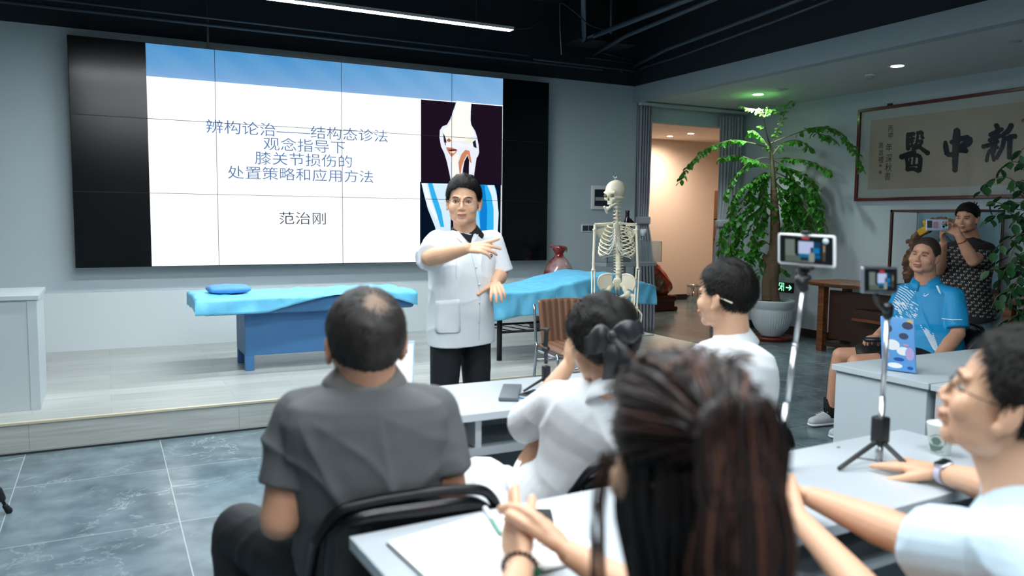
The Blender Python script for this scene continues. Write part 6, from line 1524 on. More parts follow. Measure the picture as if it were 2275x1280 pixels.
        for k in range(5):
            o_ = (k-2)*.0125; b0 = wr-Z3*.03+rt*o_*.9; b1 = wr-Z3*(.088 if k else .065)+rt*o_*1.25*(1 if k else 1.6)
            MB().caps(b0, b1, .0060, .0065, 8).build('hand_bone', bone, ht)
            q = b1; 
            for j, l in enumerate((.036, .022, .016)[:3 if k else 2]):
                q2 = q-Z3*l-rt*o_*.10+fwd*.004*j; MB().caps(q-Z3*.002, q2, .0056, .0044, 8).build('finger_bone', bone, ht); q = q2
    # pelvis
    pc = sk(1371, 628, .02)
    mb = MB()
    for s in (-1, 1):
        P = []
        for k in range(13):
            u = k/12; a = math.radians(-20+u*150); rr = .100*(1+.10*math.sin(u*PI)); row = []
            for j in range(7):
                v = j/6; base = pc+rt*s*.038-Z3*.035; 
                out = rt*s*(math.sin(a)*.75+.25)*rr*v+Z3*(math.cos(a*.8)*rr*v)+fwd*(.045*v*math.cos(a-1.2)-.02*(1-v)*0); row.append(base+out)
            P.append(row)
        n = len(mb.v)
        for off in (1,):
            A = [[p+fwd*.004 for p in r] for r in P]; Bk = [[p-fwd*.004 for p in r] for r in P]
            ringed = [a_+list(reversed(b_)) for a_, b_ in zip(A, Bk)]; mb.ring_loft(ringed)
        ed = [P[k][6] for k in range(13)]; mb.tube(ed, .008, 8)
        ace = pc+rt*s*.085-Z3*.085; mb.ell(ace, (.03, .026, .03)); mb.caps(pc+rt*s*.06-Z3*.05, ace, .02, .022)
        pub = pc+rt*s*.012-Z3*.125+fwd*.035; mb.caps(ace, pub, .014, .013); isc = pc+rt*s*.06-Z3*.155-fwd*.01; mb.caps(ace, isc, .015, .014); mb.caps(isc, pub, .012, .010)
        mb.caps(pc+rt*s*.03-Z3*.01-fwd*.03, pc+rt*s*.06-Z3*.04, .02, .018)
    mb.caps(pc+rt*.014-Z3*.125+fwd*.035, pc-rt*.014-Z3*.125+fwd*.035, .012, .012)
    mb.caps(pc+Z3*.01-fwd*.02, pc-Z3*.09-fwd*.05, .035, .012, flat=.6)
    link_mesh('pelvis', voxel(mb, .004, 1), bone, t)
    for s in (-1, 1):
        ace = pc+rt*s*.088-Z3*.085; gt = ace+rt*s*.045-Z3*.02; kn = Vector((pc.x, pc.y, .50))+rt*s*.075; an = Vector((pc.x, pc.y, .12))+rt*s*.07
        mb = MB(); mb.ell(ace, (.022, .022, .022)); mb.caps(ace, gt, .012, .018); mb.caps(gt, gt-Z3*.05-rt*s*.012, .018, .014); mb.caps(gt-Z3*.05-rt*s*.012, kn+Z3*.05, .0135, .014); mb.caps(kn+Z3*.04-rt*.02, kn+Z3*.04+rt*.02, .022, .022)
        link_mesh('femur', voxel(mb, .0045, 1), bone, t)
        B('tibia', kn-Z3*.005, an, .012, 2.2); B('fibula', kn-Z3*.03+rt*s*.028, an+rt*s*.022, .0055, 1.5); MB().ell(kn+fwd*.04+Z3*.02, (.018, .012, .02)).build('kneecap', bone, t)
        mb = MB(); mb.caps(an-Z3*.03-fwd*.04, an-Z3*.03+fwd*.03, .02, .022)
        for k in range(5): mb.caps(an-Z3*.03+fwd*.03+rt*(k-2)*.010, an-Z3*.06+fwd*(.15-.008*abs(k-1.5))+rt*(k-2)*.016, .008, .005)
        link_mesh('foot_bones', voxel(mb, .004, 1), bone, t)
    st = thing_part('stand', t)
    p = Vector((pc.x, pc.y, 0))-fwd*.03
    MB().tube([p+Z3*.05, p+Z3*(pc.z-.02)], .011, 12).build('stand_pole', mat('chrome'), st)
    for k in range(5):
        a = 2*PI*k/5+.3; e = p+V(math.cos(a)*.26, math.sin(a)*.26, .055); MB().caps(p+Z3*.06, e, .013, .010, 8).build('stand_foot', mat('black_metal'), st)
        MB().ell(e-Z3*.03, (.02, .012, .024)).build('castor', mat('black_metal'), st)
skeleton()

# ------------------------------------------------------------------ plants
def translucent(m, col, f=.35):
    nt = m.node_tree; b = nt.nodes['Principled BSDF']; o = [n for n in nt.nodes if n.type == 'OUTPUT_MATERIAL'][0]; t = nt.nodes.new('ShaderNodeBsdfTranslucent'); t.inputs[0].default_value = srgb(col)
    mx = nt.nodes.new('ShaderNodeMixShader'); mx.inputs[0].default_value = f; nt.links.new(b.outputs[0], mx.inputs[1]); nt.links.new(t.outputs[0], mx.inputs[2]); nt.links.new(mx.outputs[0], o.inputs[0]); return m
leafm = mat('leaf_green', '3a8a2c', .55, noise_amt=.35, noise_scale=9, spec=.5)
translucent(leafm, '7cc04a')
leafd = mat('leaf_green_shaded', '24522a', .5, noise_amt=.35, noise_scale=9)  # shade on the right-edge plant, put into a darker leaf colour
def leaflet(mb, p, d, n, L, w_=.55, fold=.25):
    d = Vector(d).normalized(); s = d.cross(n); s = s.normalized() if s.length > 1e-4 else Vector((1, 0, 0)); n = s.cross(d).normalized()
    W = L*w_*.5; pr_ = ((.14, .62), (.34, .96), (.56, 1.0), (.76, .78), (.9, .4)); f_ = n*W*fold
    A = [p]+[p+d*L*a+s*W*b+f_*b for a, b in pr_]+[p+d*L-n*L*.10]+[p+d*L*a-s*W*b+f_*b for a, b in reversed(pr_)]+[p+d*L*.34, p+d*L*.68-n*L*.02]
    mb.add(A, [(0, 1, 2, 12), (12, 2, 3, 13), (13, 3, 4, 5), (13, 5, 6), (0, 12, 10, 11), (12, 13, 9, 10), (13, 7, 8, 9), (13, 6, 7)], None, True)
def branch(mb, lv, pts, rs, r0=.008, L=.062, sp=.026, start=.15, droop=.55, side=1.0):
    P = bez(pts, 8); n = len(P); mb.tube(P, [r0*(1-.75*i/(n-1)) for i in range(n)], 6)
    acc = 0; tot = sum((P[i+1]-P[i]).length for i in range(n-1)); run = 0; k = 0
    for i in range(n-1):
        seg = (P[i+1]-P[i]).length; run += seg; acc += seg
        if run/tot < start: acc = 0; continue
        while acc > sp:
            acc -= sp; d = (P[i+1]-P[i]).normalized(); s = d.cross(Z3); s = s.normalized() if s.length > .05 else Vector((1, 0, 0)); k += 1; q = 1 if k % 2 else -1
            dr = (s*q*side*rs.uniform(.5, 1)+d*rs.uniform(.1, .5)-Z3*droop*rs.uniform(.5, 1.6)+Vector((rs.gauss(0, .2), rs.gauss(0, .2), rs.gauss(0, .15))))
            base = P[i].lerp(P[i+1], rs.random()); b1 = base+dr.normalized()*.012
            leaflet(lv, b1, dr, (Z3+Vector((rs.gauss(0, .4), rs.gauss(0, .4), 0))), L*rs.uniform(.75, 1.15), .62)
def potted_tree():
    rs = random.Random(12); zt = 9.62
    def q(x, y, dz=0):
        wl = (onX(x, y, XR-.30)-CAM).dot(CF); return at(x, y, min(zt+dz, wl))
    b0 = q(1716, 664); bx, by = b0.x, b0.y
    t = thing('potted_tree', (bx, by, 0), 'tall potted tree with thick trunk and arching leafy branches beside the doorway', 'potted tree')
    tr_m = mat('bark', '6d5a45', .85, noise_amt=.3, noise_scale=18, bump=.9, bump_scale=45)
    mb = MB()
    tp = [q(1716, 672), q(1713, 630), q(1719, 590), q(1722, 540), q(1722, 490), q(1720, 450), q(1719, 420)]
    P = bez(tp, 8); mb.tube(P, [.095-.055*min(1, i/(len(P)-1)*1.05)+.002*math.sin(i*1.9) for i in range(len(P))], 18)
    mb.tube(bez([q(1706, 668, -.03), q(1704, 630, -.03), q(1708, 590), q(1712, 560)], 6), [.075-.04*i/18 for i in range(19)], 14)
    mb.caps(q(1706, 590), q(1698, 570), .035, .028)
    me = voxel(mb, .009, 2); link_mesh('trunk', me, tr_m, t)
    st = MB(); lv = MB(); low = MB()
    st.tube(bez([q(1719, 425), q(1717, 380), q(1712, 330), q(1704, 300, -.1), q(1697, 268, -.25), q(1690, 250, -.27)], 5), [.036-.031*min(1, i/16) for i in range(26)], 8)
    T = lambda *a: [q(*p) for p in a]
    BR = [T((1712, 330), (1670, 318), (1625, 312, -.1), (1575, 328, -.2), (1535, 362, -.3), (1513, 402, -.35)), T((1712, 318), (1770, 296, -.1), (1820, 282, -.25), (1862, 292, -.4), (1893, 325, -.5), (1916, 378, -.55)),
          T((1800, 290, -.2), (1835, 302, -.3), (1858, 312, -.35)), T((1716, 352), (1762, 352), (1810, 362, -.1), (1846, 386, -.2)), T((1716, 340), (1690, 305), (1672, 290), (1660, 300)),
          T((1716, 345), (1740, 318), (1775, 312), (1800, 330)), T((1718, 370), (1680, 360), (1640, 345), (1600, 350)), T((1718, 372), (1765, 378), (1800, 405), (1812, 450)),
          T((1718, 380), (1752, 398), (1790, 430), (1818, 480), (1822, 520)), T((1718, 390), (1680, 400), (1640, 430), (1628, 480), (1640, 520)), T((1718, 385), (1690, 395), (1670, 430), (1665, 470)),
          T((1718, 400), (1745, 430), (1768, 470), (1780, 520), (1782, 560)), T((1720, 410), (1760, 440), (1795, 480), (1800, 540), (1798, 580)), T((1719, 430), (1690, 440), (1655, 470), (1612, 500), (1600, 560)),
          T((1720, 455), (1680, 470), (1650, 500), (1640, 560), (1625, 600)), T((1720, 450), (1760, 470), (1785, 510), (1770, 560)), T((1720, 365), (1700, 350), (1660, 365), (1630, 400), (1610, 440)),
          T((1720, 470), (1690, 500), (1675, 540), (1690, 580)), T((1712, 545), (1690, 535), (1670, 560), (1660, 590)), T((1704, 568), (1685, 560), (1665, 575), (1650, 560)),
          T((1700, 570), (1690, 590), (1688, 610)), T((1725, 590), (1740, 600), (1752, 608)), T((1640, 520, .1), (1620, 560, .1), (1600, 590, .1), (1590, 620, .1)),
          T((1718, 355), (1740, 370), (1760, 400), (1755, 440)), T((1718, 400), (1700, 385), (1675, 410), (1668, 450)), T((1720, 405), (1735, 395), (1765, 420), (1775, 470)), T((1718, 430), (1700, 440), (1690, 480), (1694, 520)), T((1720, 440), (1740, 450), (1755, 500), (1758, 540)), T((1718, 375), (1700, 400), (1695, 440), (1700, 480)), T((1722, 400), (1735, 440), (1745, 500), (1740, 560))]
    for b_ in BR: branch(st, lv, b_, rs, L=.084, sp=.019, start=.22 if len(b_) > 4 else .12)
    for b_ in BR[6:16]+BR[17:20]+BR[22:]:
        o_ = V(rs.uniform(-.10, .10), rs.uniform(-.14, .06), rs.uniform(-.05, .05)); branch(st, lv, [b_[0]]+[p_+o_*(i+1)/len(b_) for i, p_ in enumerate(b_[1:])], rs, .006, L=.082, sp=.020, start=.15)
    for b_ in BR[7:16]+BR[23:]:
        c = b_[len(b_)//2]; e = b_[-1]; m_ = c.lerp(e, .5)+V(rs.uniform(-.12, .12), rs.uniform(-.12, .12), -.03); branch(st, lv, [c, m_, m_+V(rs.uniform(-.1, .1), rs.uniform(-.1, .1), -.2)], rs, .005, L=.078, sp=.021, start=.05)
    # bright fork at the top, right under the lamp
    T0 = T; T = lambda *a: T0(*[(p_[0], p_[1], -.27) for p_ in a])
    for b_ in (T((1697, 262), (1680, 245), (1658, 240), (1642, 233)), T((1697, 262), (1712, 246), (1735, 236), (1742, 232)), T((1697, 262), (1693, 246), (1685, 240)), T((1697, 262), (1705, 246), (1703, 238)), T((1716, 320), (1738, 265), (1748, 235), (1758, 224), (1765, 230)), T((1740, 258), (1735, 248), (1726, 249)), T((1700, 285), (1690, 280), (1680, 282))):
        branch(st, lv, b_, rs, .006, L=.06, sp=.016, start=.12, droop=.35)
    st.build('branches', mat('stem_green', '5f6044', .65), t); lv.build('foliage', leafm, t, fixn=False)
    # pot and saucer
    pz = at(1716, 666, zt).z; R0 = .252
    pw = mat('white_glazed_pot', 'ccd5d8', .3)
    h = pz
    prof = [(.10, .045), (.125, .05), (.135, .07), (.19, .14), (.228, .22), (.240, .30), (.238, .36), (.232, .375), (.236, .39), (.250, .40), (.262, h-.02), (.262, h), (.238, h), (.232, h-.03), (.05, h-.03), (.001, h-.03)]
    MB().lathe(prof, (bx, by, 0), 144, rib=48, rib_amp=.010, rz=(.08, .35)).build('pot', pw, t)
    MB().lathe([(.225, h-.028), (.001, h-.020)], (bx, by, 0), 24).build('soil', mat('soil', '2b231b', .95, bump=.6, bump_scale=60), t)
    MB().lathe([(.001, .0), (.22, .0), (.245, .025), (.25, .05), (.235, .05), (.225, .03), (.001, .03)], (bx, by, 0), 48).build('saucer', mat('terracotta_saucer', '7a2f1c', .35), t)
potted_tree()
def leafy_plant():
    rs = random.Random(31); zt = 5.35
    def q(x, y, dz=0): return at(x, y, zt+dz)
    b0 = q(2335, 760); t = thing('leafy_plant', (b0.x, b0.y, 0), 'leafy plant, its leaves coloured dark for shade, reaching in at the right edge beside the standing woman', 'plant')
    st = MB(); lv = MB(); T = lambda *a: [q(*p) for p in a]
    st.tube([V(b0.x, b0.y, .3), q(2330, 640), q(2320, 520), q(2310, 400)], [.03, .028, .02, .012], 8)
    BR = [T((2320, 500), (2280, 430), (2240, 395), (2200, 400), (2180, 425)), T((2325, 540), (2270, 490), (2230, 470), (2195, 490)), T((2325, 560), (2280, 520), (2240, 530), (2205, 560)), T((2315, 420), (2280, 370), (2245, 360), (2222, 375)),
          T((2325, 580), (2280, 560), (2240, 590), (2225, 620)), T((2328, 620), (2285, 600), (2250, 640), (2240, 690)), T((2320, 480), (2290, 450), (2255, 450), (2225, 430)), T((2325, 600), (2290, 570), (2265, 610), (2255, 660)),
          T((2310, 400), (2290, 350), (2275, 330), (2262, 345)), T((2328, 640), (2270, 640), (2220, 655), (2200, 690)), T((2325, 530), (2270, 520), (2250, 560), (2235, 600)), T((2320, 470), (2260, 465), (2215, 450), (2190, 455)), T((2328, 620), (2270, 590), (2215, 596), (2196, 600)), T((2328, 660), (2290, 660), (2270, 700), (2262, 740)), T((2328, 680), (2260, 700), (2220, 720), (2205, 745)), T((2328, 560), (2300, 520), (2270, 480), (2250, 500)), T((2328, 600), (2280, 630), (2262, 570)), T((2320, 450), (2290, 420), (2270, 400), (2262, 430))]
    for b_ in BR: branch(st, lv, b_, rs, .005, L=.085, sp=.034, start=.1, droop=.6)
    st.build('stems', mat('stem_green'), t); lv.build('foliage', leafd, t, fixn=False)
    MB().lathe([(.14, 0), (.2, .05), (.22, .3), (.235, .33), (.2, .33), (.19, .3), (.001, .3)], (b0.x, b0.y, 0), 32).build('pot', mat('dark_pot', '3a3f43', .4), t)
leafy_plant()
# ------------------------------------------------------------------ things on the tables
def phone_screen(par, M_, w_, h, seed=0, m=None):
    """the live picture on a phone held sideways: room, bright slide, speaker, blue table"""
    mb = MB()
    def r(x0, y0, x1, y1, c, d): mb.add([M_ @ V(w_*(x0-.5), h*(.5-y1), d), M_ @ V(w_*(x1-.5), h*(.5-y1), d), M_ @ V(w_*(x1-.5), h*(.5-y0), d), M_ @ V(w_*(x0-.5), h*(.5-y0), d)], [(0, 1, 2, 3)], c)
    r(0, 0, 1, 1, '1a2024', 0); r(.08, .12, .3, .75, '6d7b74', .0002); r(.28, .1, .36, .68, '0f1418', .0003); r(.34, .18, .66, .68, 'b7c5e8', .0003); r(.36, .66, .62, .80, '1c6d96', .0004); r(.08, .75, .66, 1, '59655c', .0003)
    r(.60, .40, .68, .62, '39424a', .0005); r(.57, .6, .68, .95, '8b9490', .0005); r(.66, .18, .80, .85, '17415e', .0003); r(.66, .42, .78, .62, '1878b8', .0006); r(.68, .70, .80, .80, '14608c', .0006); r(.84, .2, .9, .9, '4c463c', .0004); r(.86, .3, .89, .55, '9a9384', .0006); r(.40, .8, .56, .92, '20313c', .0005)
    mb.build('live_picture', emission_v('phone_picture', .75), par, fixn=False)
    return par
def tripod_phone(name, label, c, xdir, ydir, w_, h, case, thick=.011):
    t = thing(name, c, label, 'phone'); M_ = basis(c, xdir, ydir)
    MB().rbox((-w_/2, -h/2, -thick), (w_/2, h/2, -.001), .008, M=M_, seg=4).build('phone_case', case, t)
    MB().rbox((-w_/2+.006, -h/2+.006, -.004), (w_/2-.006, h/2-.006, .0005), .004, M=M_).build('glass', mat('phone_black', '15191c', .2), t)
    phone_screen(t, M_ @ Matrix.Translation((0, 0, .0012)), w_-.024, h-.018)
    MB().rbox((-.010, h/2-.016, .0014), (.010, h/2-.010, .0020), .0004, M=M_).build('record_mark', emission('record_red', 'b04048', .8), t)
    return t, M_
silv = mat('telescopic_steel', 'c3c9cc', .28, .85)
blkp = mat('black_plastic', '15181b', .45)
# tall stick with the white phone
c1 = at(1790, 555, 2.16)
xd = (at(1850, 560, 2.10)-at(1730, 552, 2.20)); t1, M1 = tripod_phone('smartphone', 'white cased smartphone filming sideways on the tall selfie stick', c1, xd, U, .160, .088, mat('white_case', 'e9edf0', .35))
MB().lathe([(.008, 0), (.008, .001), (0.001, .0015)], (0, 0, 0), 16).build('camera_button', mat('pale_dot', 'bcd0da', .3), t1).data.transform(M1 @ Matrix.Translation((.055, .026, .001)))
s1 = thing('selfie_stick', onZ(1728, 1035, .75), 'tall steel selfie stick holding the white phone behind the long-haired woman', 'selfie stick')
base = onZ(1728, 1040, .752); topp = at(1785, 640, 2.17)
P = [base+Z3*.02, base.lerp(topp, .35), base.lerp(topp, .68), topp]
for i in range(3): MB().tube([P[i], P[i+1]+(P[i+1]-P[i])*.01], .0098-.0018*i, 14).build('pole_section', silv, s1)
for i in (1, 2): MB().tube([P[i]-(P[3]-P[0])*.006, P[i]+(P[3]-P[0])*.012], .0108-.0012*i, 12).build('pole_collar', silv, s1)
mb = MB(); mb.caps(topp, at(1780, 628, 2.17), .014, .016); mb.caps(at(1775, 622, 2.17), at(1795, 618, 2.17), .013, .010); mb.caps(at(1772, 616, 2.175), at(1772, 604, 2.175), .008, .007); mb.caps(at(1772, 604, 2.175), at(1795, 602, 2.175), .006, .006)
link_mesh('phone_clamp', voxel(mb, .003, 1), blkp, s1)
MB().rbox((-.012, .044, -.016), (.012, .052, .006), .003, M=M1).build('clamp_hook', blkp, s1)
MB().rbox((-.010, -.052, -.018), (.010, .046, -.0115), .003, M=M1).build('clamp_back', blkp, s1)
MB().rbox((-.018, -.054, -.016), (.018, -.045, .006), .003, M=M1).build('clamp_jaw', blkp, s1)
MB().tube([base+Z3*.0, base+Z3*.11], [.018, .015], 14).build('handle', blkp, s1)
for k in range(3):
    a = k*2*PI/3+.5; e = base+V(math.cos(a)*.020, math.sin(a)*.020, .0); MB().caps(e+Z3*.13, e+Z3*.007, .006, .006, 8).build('leg', blkp, s1)
# short tripod with second phone
base = onZ(1952, 1030, .752); topp = at(1972, 700, 2.24)
s2 = thing('phone_tripod', base, 'black legged phone tripod with steel stick on the near table', 'tripod')
P = [base+Z3*.05, base.lerp(topp, .45), topp]
for i in range(2): MB().tube([P[i], P[i+1]], .0085-.0015*i, 14).build('pole_section', silv, s2)
MB().tube([base+Z3*.005, base+Z3*.055], .0105, 14).build('lower_tube', silv, s2)
hub = base+Z3*.06
MB().rbox((-.019, -.019, -.0), (.019, .019, .075), .006, M=Matrix.Translation(hub)).build('hub', blkp, s2)
for (x, y) in ((1866, 1040), (2046, 1064)):
    e = onZ(x, y, .758); MB().caps(hub+Z3*.01, e, .0085, .0075, 10, .7).build('leg', blkp, s2); m_ = hub.lerp(e, .6); MB().tube([m_, base+Z3*.008], .0018, 6).build('brace', blkp, s2)
e = base+(base-(onZ(1866, 1040, .758)+onZ(2046, 1064, .758))*.5)*1.0; e = base+flat_(e-base)*.14+Z3*.006 if (e-base).length > 1e-3 else base+V(0, .14, .006)
MB().caps(hub+Z3*.01, e, .0085, .0075, 10, .7).build('leg', blkp, s2)
mb = MB(); mb.caps(topp, topp+Z3*.02, .014, .016)
arc = bez([topp+Z3*.02, at(1968, 690, 2.2), at(1950, 672, 2.16), at(1946, 655, 2.13)], 5)
for i in range(len(arc)-1): mb.caps(arc[i], arc[i+1], .008, .008)
link_mesh('goose_neck', voxel(mb, .003, 1), blkp, s2)
c2 = at(1958, 622, 2.12); t2, M2 = tripod_phone('smartphone', 'silver edged smartphone filming sideways on the black legged tripod', c2, (Rr*.857+Ff*.515), U, .152, .072, mat('silver_case', 'b9bcc6', .25, .8))
# small empty phone tripod on the front table
base = onZ(1213, 862, .752); s3 = thing('phone_tripod', base, 'small black folding phone tripod without a phone on the far table', 'tripod')
zz = (base-CAM).dot(Ff)
p = lambda x, y: at(x, y, zz)
MB().rbox((-.014, -.014, 0), (.014, .014, .065), .004, M=Matrix.Translation(p(1213, 832)-Z3*.03)).build('handle', blkp, s3)
MB().tube([p(1213, 808), p(1213, 770)], .008, 12).build('pole_section', mat('dark_steel', '4a4d52', .3, .7), s3)
MB().ell(p(1213, 776), (.017, .017, .013)).build('ball_joint', blkp, s3)
mb = MB(); mb.caps(p(1212, 770), p(1214, 735), .010, .009); mb.caps(p(1201, 732), p(1220, 731), .006, .006); mb.caps(p(1205, 764), p(1213, 760), .006, .006)
link_mesh('clamp', voxel(mb, .003, 1), blkp, s3)
for (x, y) in ((1165, 868), (1250, 866), (1222, 884)): MB().caps(p(1213, 838), onZ(x, y, .757), .006, .005, 8).build('leg', blkp, s3)
def flat_phone(name, px, label, m, z=.7505, th=.009, cat='phone', screen=None, par=None):
    Q = [onZ(x, y, z) for x, y in px]; c = sum(Q, Vector())/4
    x_ = (Q[1]-Q[0]+Q[2]-Q[3]).normalized(); y_ = Z3.cross(x_).normalized(); L = ((Q[1]-Q[0]).length+(Q[2]-Q[3]).length)/2; W = ((Q[3]-Q[0]).length+(Q[2]-Q[1]).length)/2
    t = thing(name, c, label, cat); M_ = basis(c, x_, y_)
    MB().rbox((-L/2, -W/2, 0), (L/2, W/2, th), .004, M=M_).build('case', m, t)
    if screen: MB().rbox((-L/2+.006, -W/2+.005, th-.001), (L/2-.006, W/2-.005, th+.0006), .0005, M=M_).build('screen', screen, t)
    return t, M_, L, W
flat_phone('power_bank', [(1104, 892), (1150, 893), (1160, 862), (1121, 861)], 'dark grey rounded power bank on the table left of the small tripod', mat('dark_grey_case', '5b6268', .5), th=.016, cat='power bank')
flat_phone('smartphone', [(1158, 885), (1205, 893), (1212, 874), (1168, 868)], 'phone in blue-grey case lying by the small tripod on the far table', mat('bluegrey_case', '7c9cb4', .4), screen=mat('phone_black'))
# white tablet standing in front of the man in grey
q0, q1, q2 = onZ(862, 866, .752), onZ(918, 861, .752), at(905, 785, 3.02)
xv = (q1-q0).normalized(); W = .125; H_ = .185; cc = q1-xv*W/2; upv = (q2-q1); upv = (upv-xv*upv.dot(xv)).normalized(); Mt = basis(cc, xv, (Z3*.95+xv.cross(Z3)*-.3).normalized())
Mt = basis(cc+Z3*.003, xv, (Z3*.93-flat_(Ff)*-.25).normalized())
t = thing('tablet', cc, 'white-screened tablet standing on the far table, beside the grey polo man', 'tablet')
MB().rbox((-W/2, 0, -.004), (W/2, H_, .004), .004, M=Mt).build('tablet_body', mat('pale_blue_case2', 'a9c6e4', .4), t)
sc_ = MB().box((-W/2+.006, .006, .0042), (W/2-.008, H_-.012, .0048), M=Mt).build('tablet_screen', emission('tablet_white', 'f6fbff', 1.1), t)
MB().box((-W/2+.006, H_-.05, .0049), (W/2-.03, H_-.034, .0052), M=Mt).build('blue_banner', emission('tablet_blue', '2a8ad0', .9), sc_)
MB().box((-W/2+.02, .0, -.06), (W/2-.02, .01, -.004), M=Mt).build('kickstand', mat('pale_blue_case2'), t)
# notebook, sheets, phone, pen by the clasped hands
def slab(name, px, z0, z1, m, label=None, cat=None, par=None, bevel=.001):
    Q = [onZ(x, y, z1) for x, y in px]; mb = MB().prism([Vector((p.x, p.y, z0)) for p in Q], (0, 0, z1-z0)); o = mb.build(name, m, par, bevel=bevel)
    if label: tag(o, label, cat)
    return o
nb = thing('notebook', onZ(1100, 1200, .752), 'open white paged notebook with dark brown cover under the clasped hands', 'notebook')
slab('cover', [(858, 1207), (1098, 1137), (1215, 1118), (1345, 1233), (1200, 1272), (1010, 1345)], .7505, .755, mat('brown_cover', '3a2a26', .5), par=nb)
pg = mat('page_white', 'eff3f3', .7)
slab('left_pages', [(862, 1203), (1100, 1133), (1205, 1260), (1010, 1340)], .755, .7615, pg, par=nb)
slab('right_pages', [(1103, 1133), (1213, 1116), (1340, 1228), (1208, 1262)], .755, .7625, pg, par=nb)
slab('note_sheet', [(952, 1198), (1040, 1178), (1055, 1232), (1003, 1252)], .7616, .7622, mat('sheet_white', 'f6f8f8', .7), 'small loose white sheet lying on the left notebook page', 'paper')
flat_phone('smartphone', [(1192, 1216), (1256, 1217), (1222, 1136), (1172, 1137)], 'white edged smartphone with black screen lying on the notebook page', mat('white_case'), z=.7627, th=.008, screen=mat('phone_black'))
pn = thing('pen', onZ(1098, 1145, .77), 'white and green pen lying across the notebook fold', 'pen')
a, b_ = onZ(1078, 1130, .768), onZ(1112, 1185, .768)
MB().caps(a, a.lerp(b_, .45), .0065, .005, 10).build('pen_cap', mat('pen_white', 'dfe9f2', .3), pn); MB().caps(a.lerp(b_, .45), b_, .0045, .004, 10).build('pen_barrel', mat('pen_green', '6fae94', .3), pn)
# paper cup
cp = onZ(2087, 1008, .7505)
t = thing('paper_cup', cp, 'white paper cup with green ink landscape print on the near table', 'cup')
cm = mat('cup_paper', 'e6ebe6', .6)
MB().lathe([(.001, .003), (.0262, .003), (.0265, 0), (.0275, 0), (.0372, .088), (.0385, .090), (.0378, .0925), (.0360, .090), (.0262, .006), (.001, .006)], cp, 40).build('cup_body', cm, t)
tr_ = MB().lathe([(.0279, .0), (.0377, .088)], cp, 40); trb = BVHTree.FromPolygons([Vector(v) for v in tr_.v], tr_.f)
gi = mat('print_green', '5d7868', .6); rs = random.Random(9); P = []
P.append([(2068, 976), (2076, 971), (2086, 974), (2092, 983), (2085, 990), (2074, 988)]); P.append([(2064, 984), (2072, 990), (2088, 993), (2098, 990), (2090, 1001), (2076, 1003), (2067, 998)])
P.append([(2094, 960), (2100, 958), (2104, 975), (2100, 992), (2097, 976)]); P += stroke([(2066, 970), (2080, 966), (2095, 970)], 1.5)+stroke([(2066, 1000), (2082, 1006), (2096, 1004)], 1.5)+stroke([(2100, 962), (2106, 980)], 2)
decal('ink_print', P, trb, .0006, gi, t, 3)
# phone with bright blue and pink case standing on the cabinet
Q = [onZ(1963, 822, .7505), onZ(2036, 832, .7505)]
zz = (Q[1]-CAM).dot(Ff); c = (Q[0]+Q[1])/2; xv = (Q[1]-Q[0]).normalized(); yv = (Z3*.985-xv.cross(Z3)*.17).normalized()
Wp = .150; Hp = .245; c = Q[1]-xv*Wp/2
t = thing('tablet', c, 'tablet in bright blue and pink patterned case standing on the farther grey cabinet', 'tablet'); M_ = basis(c+Z3*.004, xv, (Z3*.985+flat_(Ff)*.17).normalized())
MB().rbox((-Wp/2, 0, -.005), (Wp/2, Hp, .005), .005, M=M_).build('tablet_case', mat('pattern_blue', '5a96cf', .4), t)
def pt(name, shapes, col):
    mb = MB()
    for (x, y, rx, ry) in shapes: mb.add([M_ @ V((x-.5)*Wp+rx*Wp*math.cos(a), (1-y)*Hp+ry*Hp*math.sin(a), .0056+.0003*(hash(name) % 3)) for a in [2*PI*i/18 for i in range(18)]], [tuple(range(18))])
    mb.build(name, mat('pattern_'+col, col, .4), t, fixn=False)
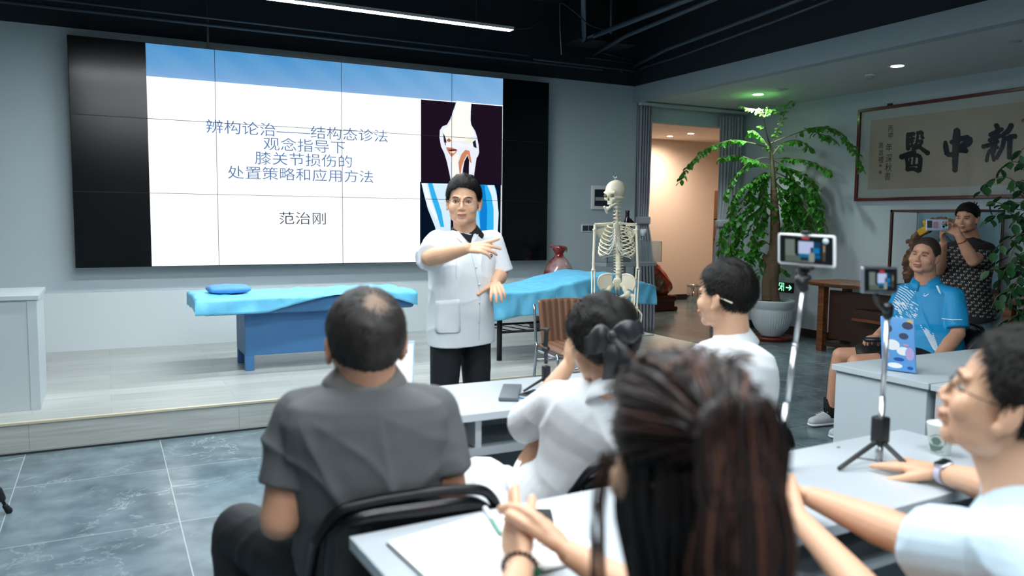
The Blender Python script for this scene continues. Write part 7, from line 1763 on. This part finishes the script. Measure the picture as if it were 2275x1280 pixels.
pt('lilac_patch', [(.14, .72, .11, .10), (.84, .66, .13, .12)], 'a99ac6'); pt('white_patch', [(.34, .52, .22, .10)], 'dfe3e6'); pt('white_patch', [(.66, .62, .20, .08)], 'dfe3e6'); pt('white_patch', [(.40, .90, .22, .05)], 'dfe3e6'); pt('dark_patch', [(.80, .14, .16, .07), (.25, .22, .10, .07), (.68, .34, .14, .06)], '3e4560'); pt('yellow_patch', [(.86, .07, .09, .04)], 'd9b04e'); pt('pink_patch', [(.20, .42, .07, .03), (.74, .50, .08, .02)], 'c98a98'); pt('navy_patch', [(.52, .78, .16, .035), (.84, .92, .09, .03)], '1c4f96')
MB().rbox((-.03, 0, -.05), (.03, .006, -.006), .002, M=M_).build('stand', mat('black_plastic'), t)
# pens on the tea table, hole in the table top
tag(MB().caps(onZ(1868, 632, .778), onZ(1900, 634, .778), .006, .006, 8).build('marker_pen', mat('grey_marker', '777d80', .4)), 'thin grey pen lying on the walnut tea table', 'pen')
tag(MB().lathe([(.0055, .0), (.0055, .0008), (.001, .0009)], onZ(1863, 994, .7502), 12).build('screw_cap', mat('screw_dark', '2c3034', .5)), 'tiny dark screw cap in the near table top left of the tripod', 'screw cap')
# camera tripod foot at the left edge
f = onZ(20, 1140, .0); t = thing('camera_tripod', (f.x-.5, f.y-.05, 0), 'black camera tripod leg reaching in at the left edge', 'tripod')
ap = Vector((f.x-.42, f.y-.1, 1.2))
for k, e in enumerate((f, Vector((f.x-.85, f.y+.25, 0)), Vector((f.x-.5, f.y-.55, 0)))):
    lg = MB().tube([ap.lerp(e, .1), ap.lerp(e, .55)], .016, 10).build('leg', mat('black_metal'), t); MB().tube([ap.lerp(e, .5), ap.lerp(e, .93)], .012, 10).build('leg_tube', mat('black_metal'), lg)
    MB().caps(ap.lerp(e, .90), ap.lerp(e, .935), .021, .019, 12).build('leg_lock', blkp, lg); MB().caps(ap.lerp(e, .97), e+Z3*.012, .013, .016, 12).build('rubber_foot', mat('rubber', '0c0d0e', .8), lg); MB().tube([ap.lerp(e, .93), ap.lerp(e, .98)], .008, 8).build('leg_tip', mat('black_metal'), lg)
MB().tube([ap-Z3*.3, ap+Z3*.25], .014, 10).build('centre_column', mat('black_metal'), t); MB().ell(ap+Z3*.02, (.045, .045, .04)).build('hub', blkp, t)
# wash bag: blue pen at the edge of the far table
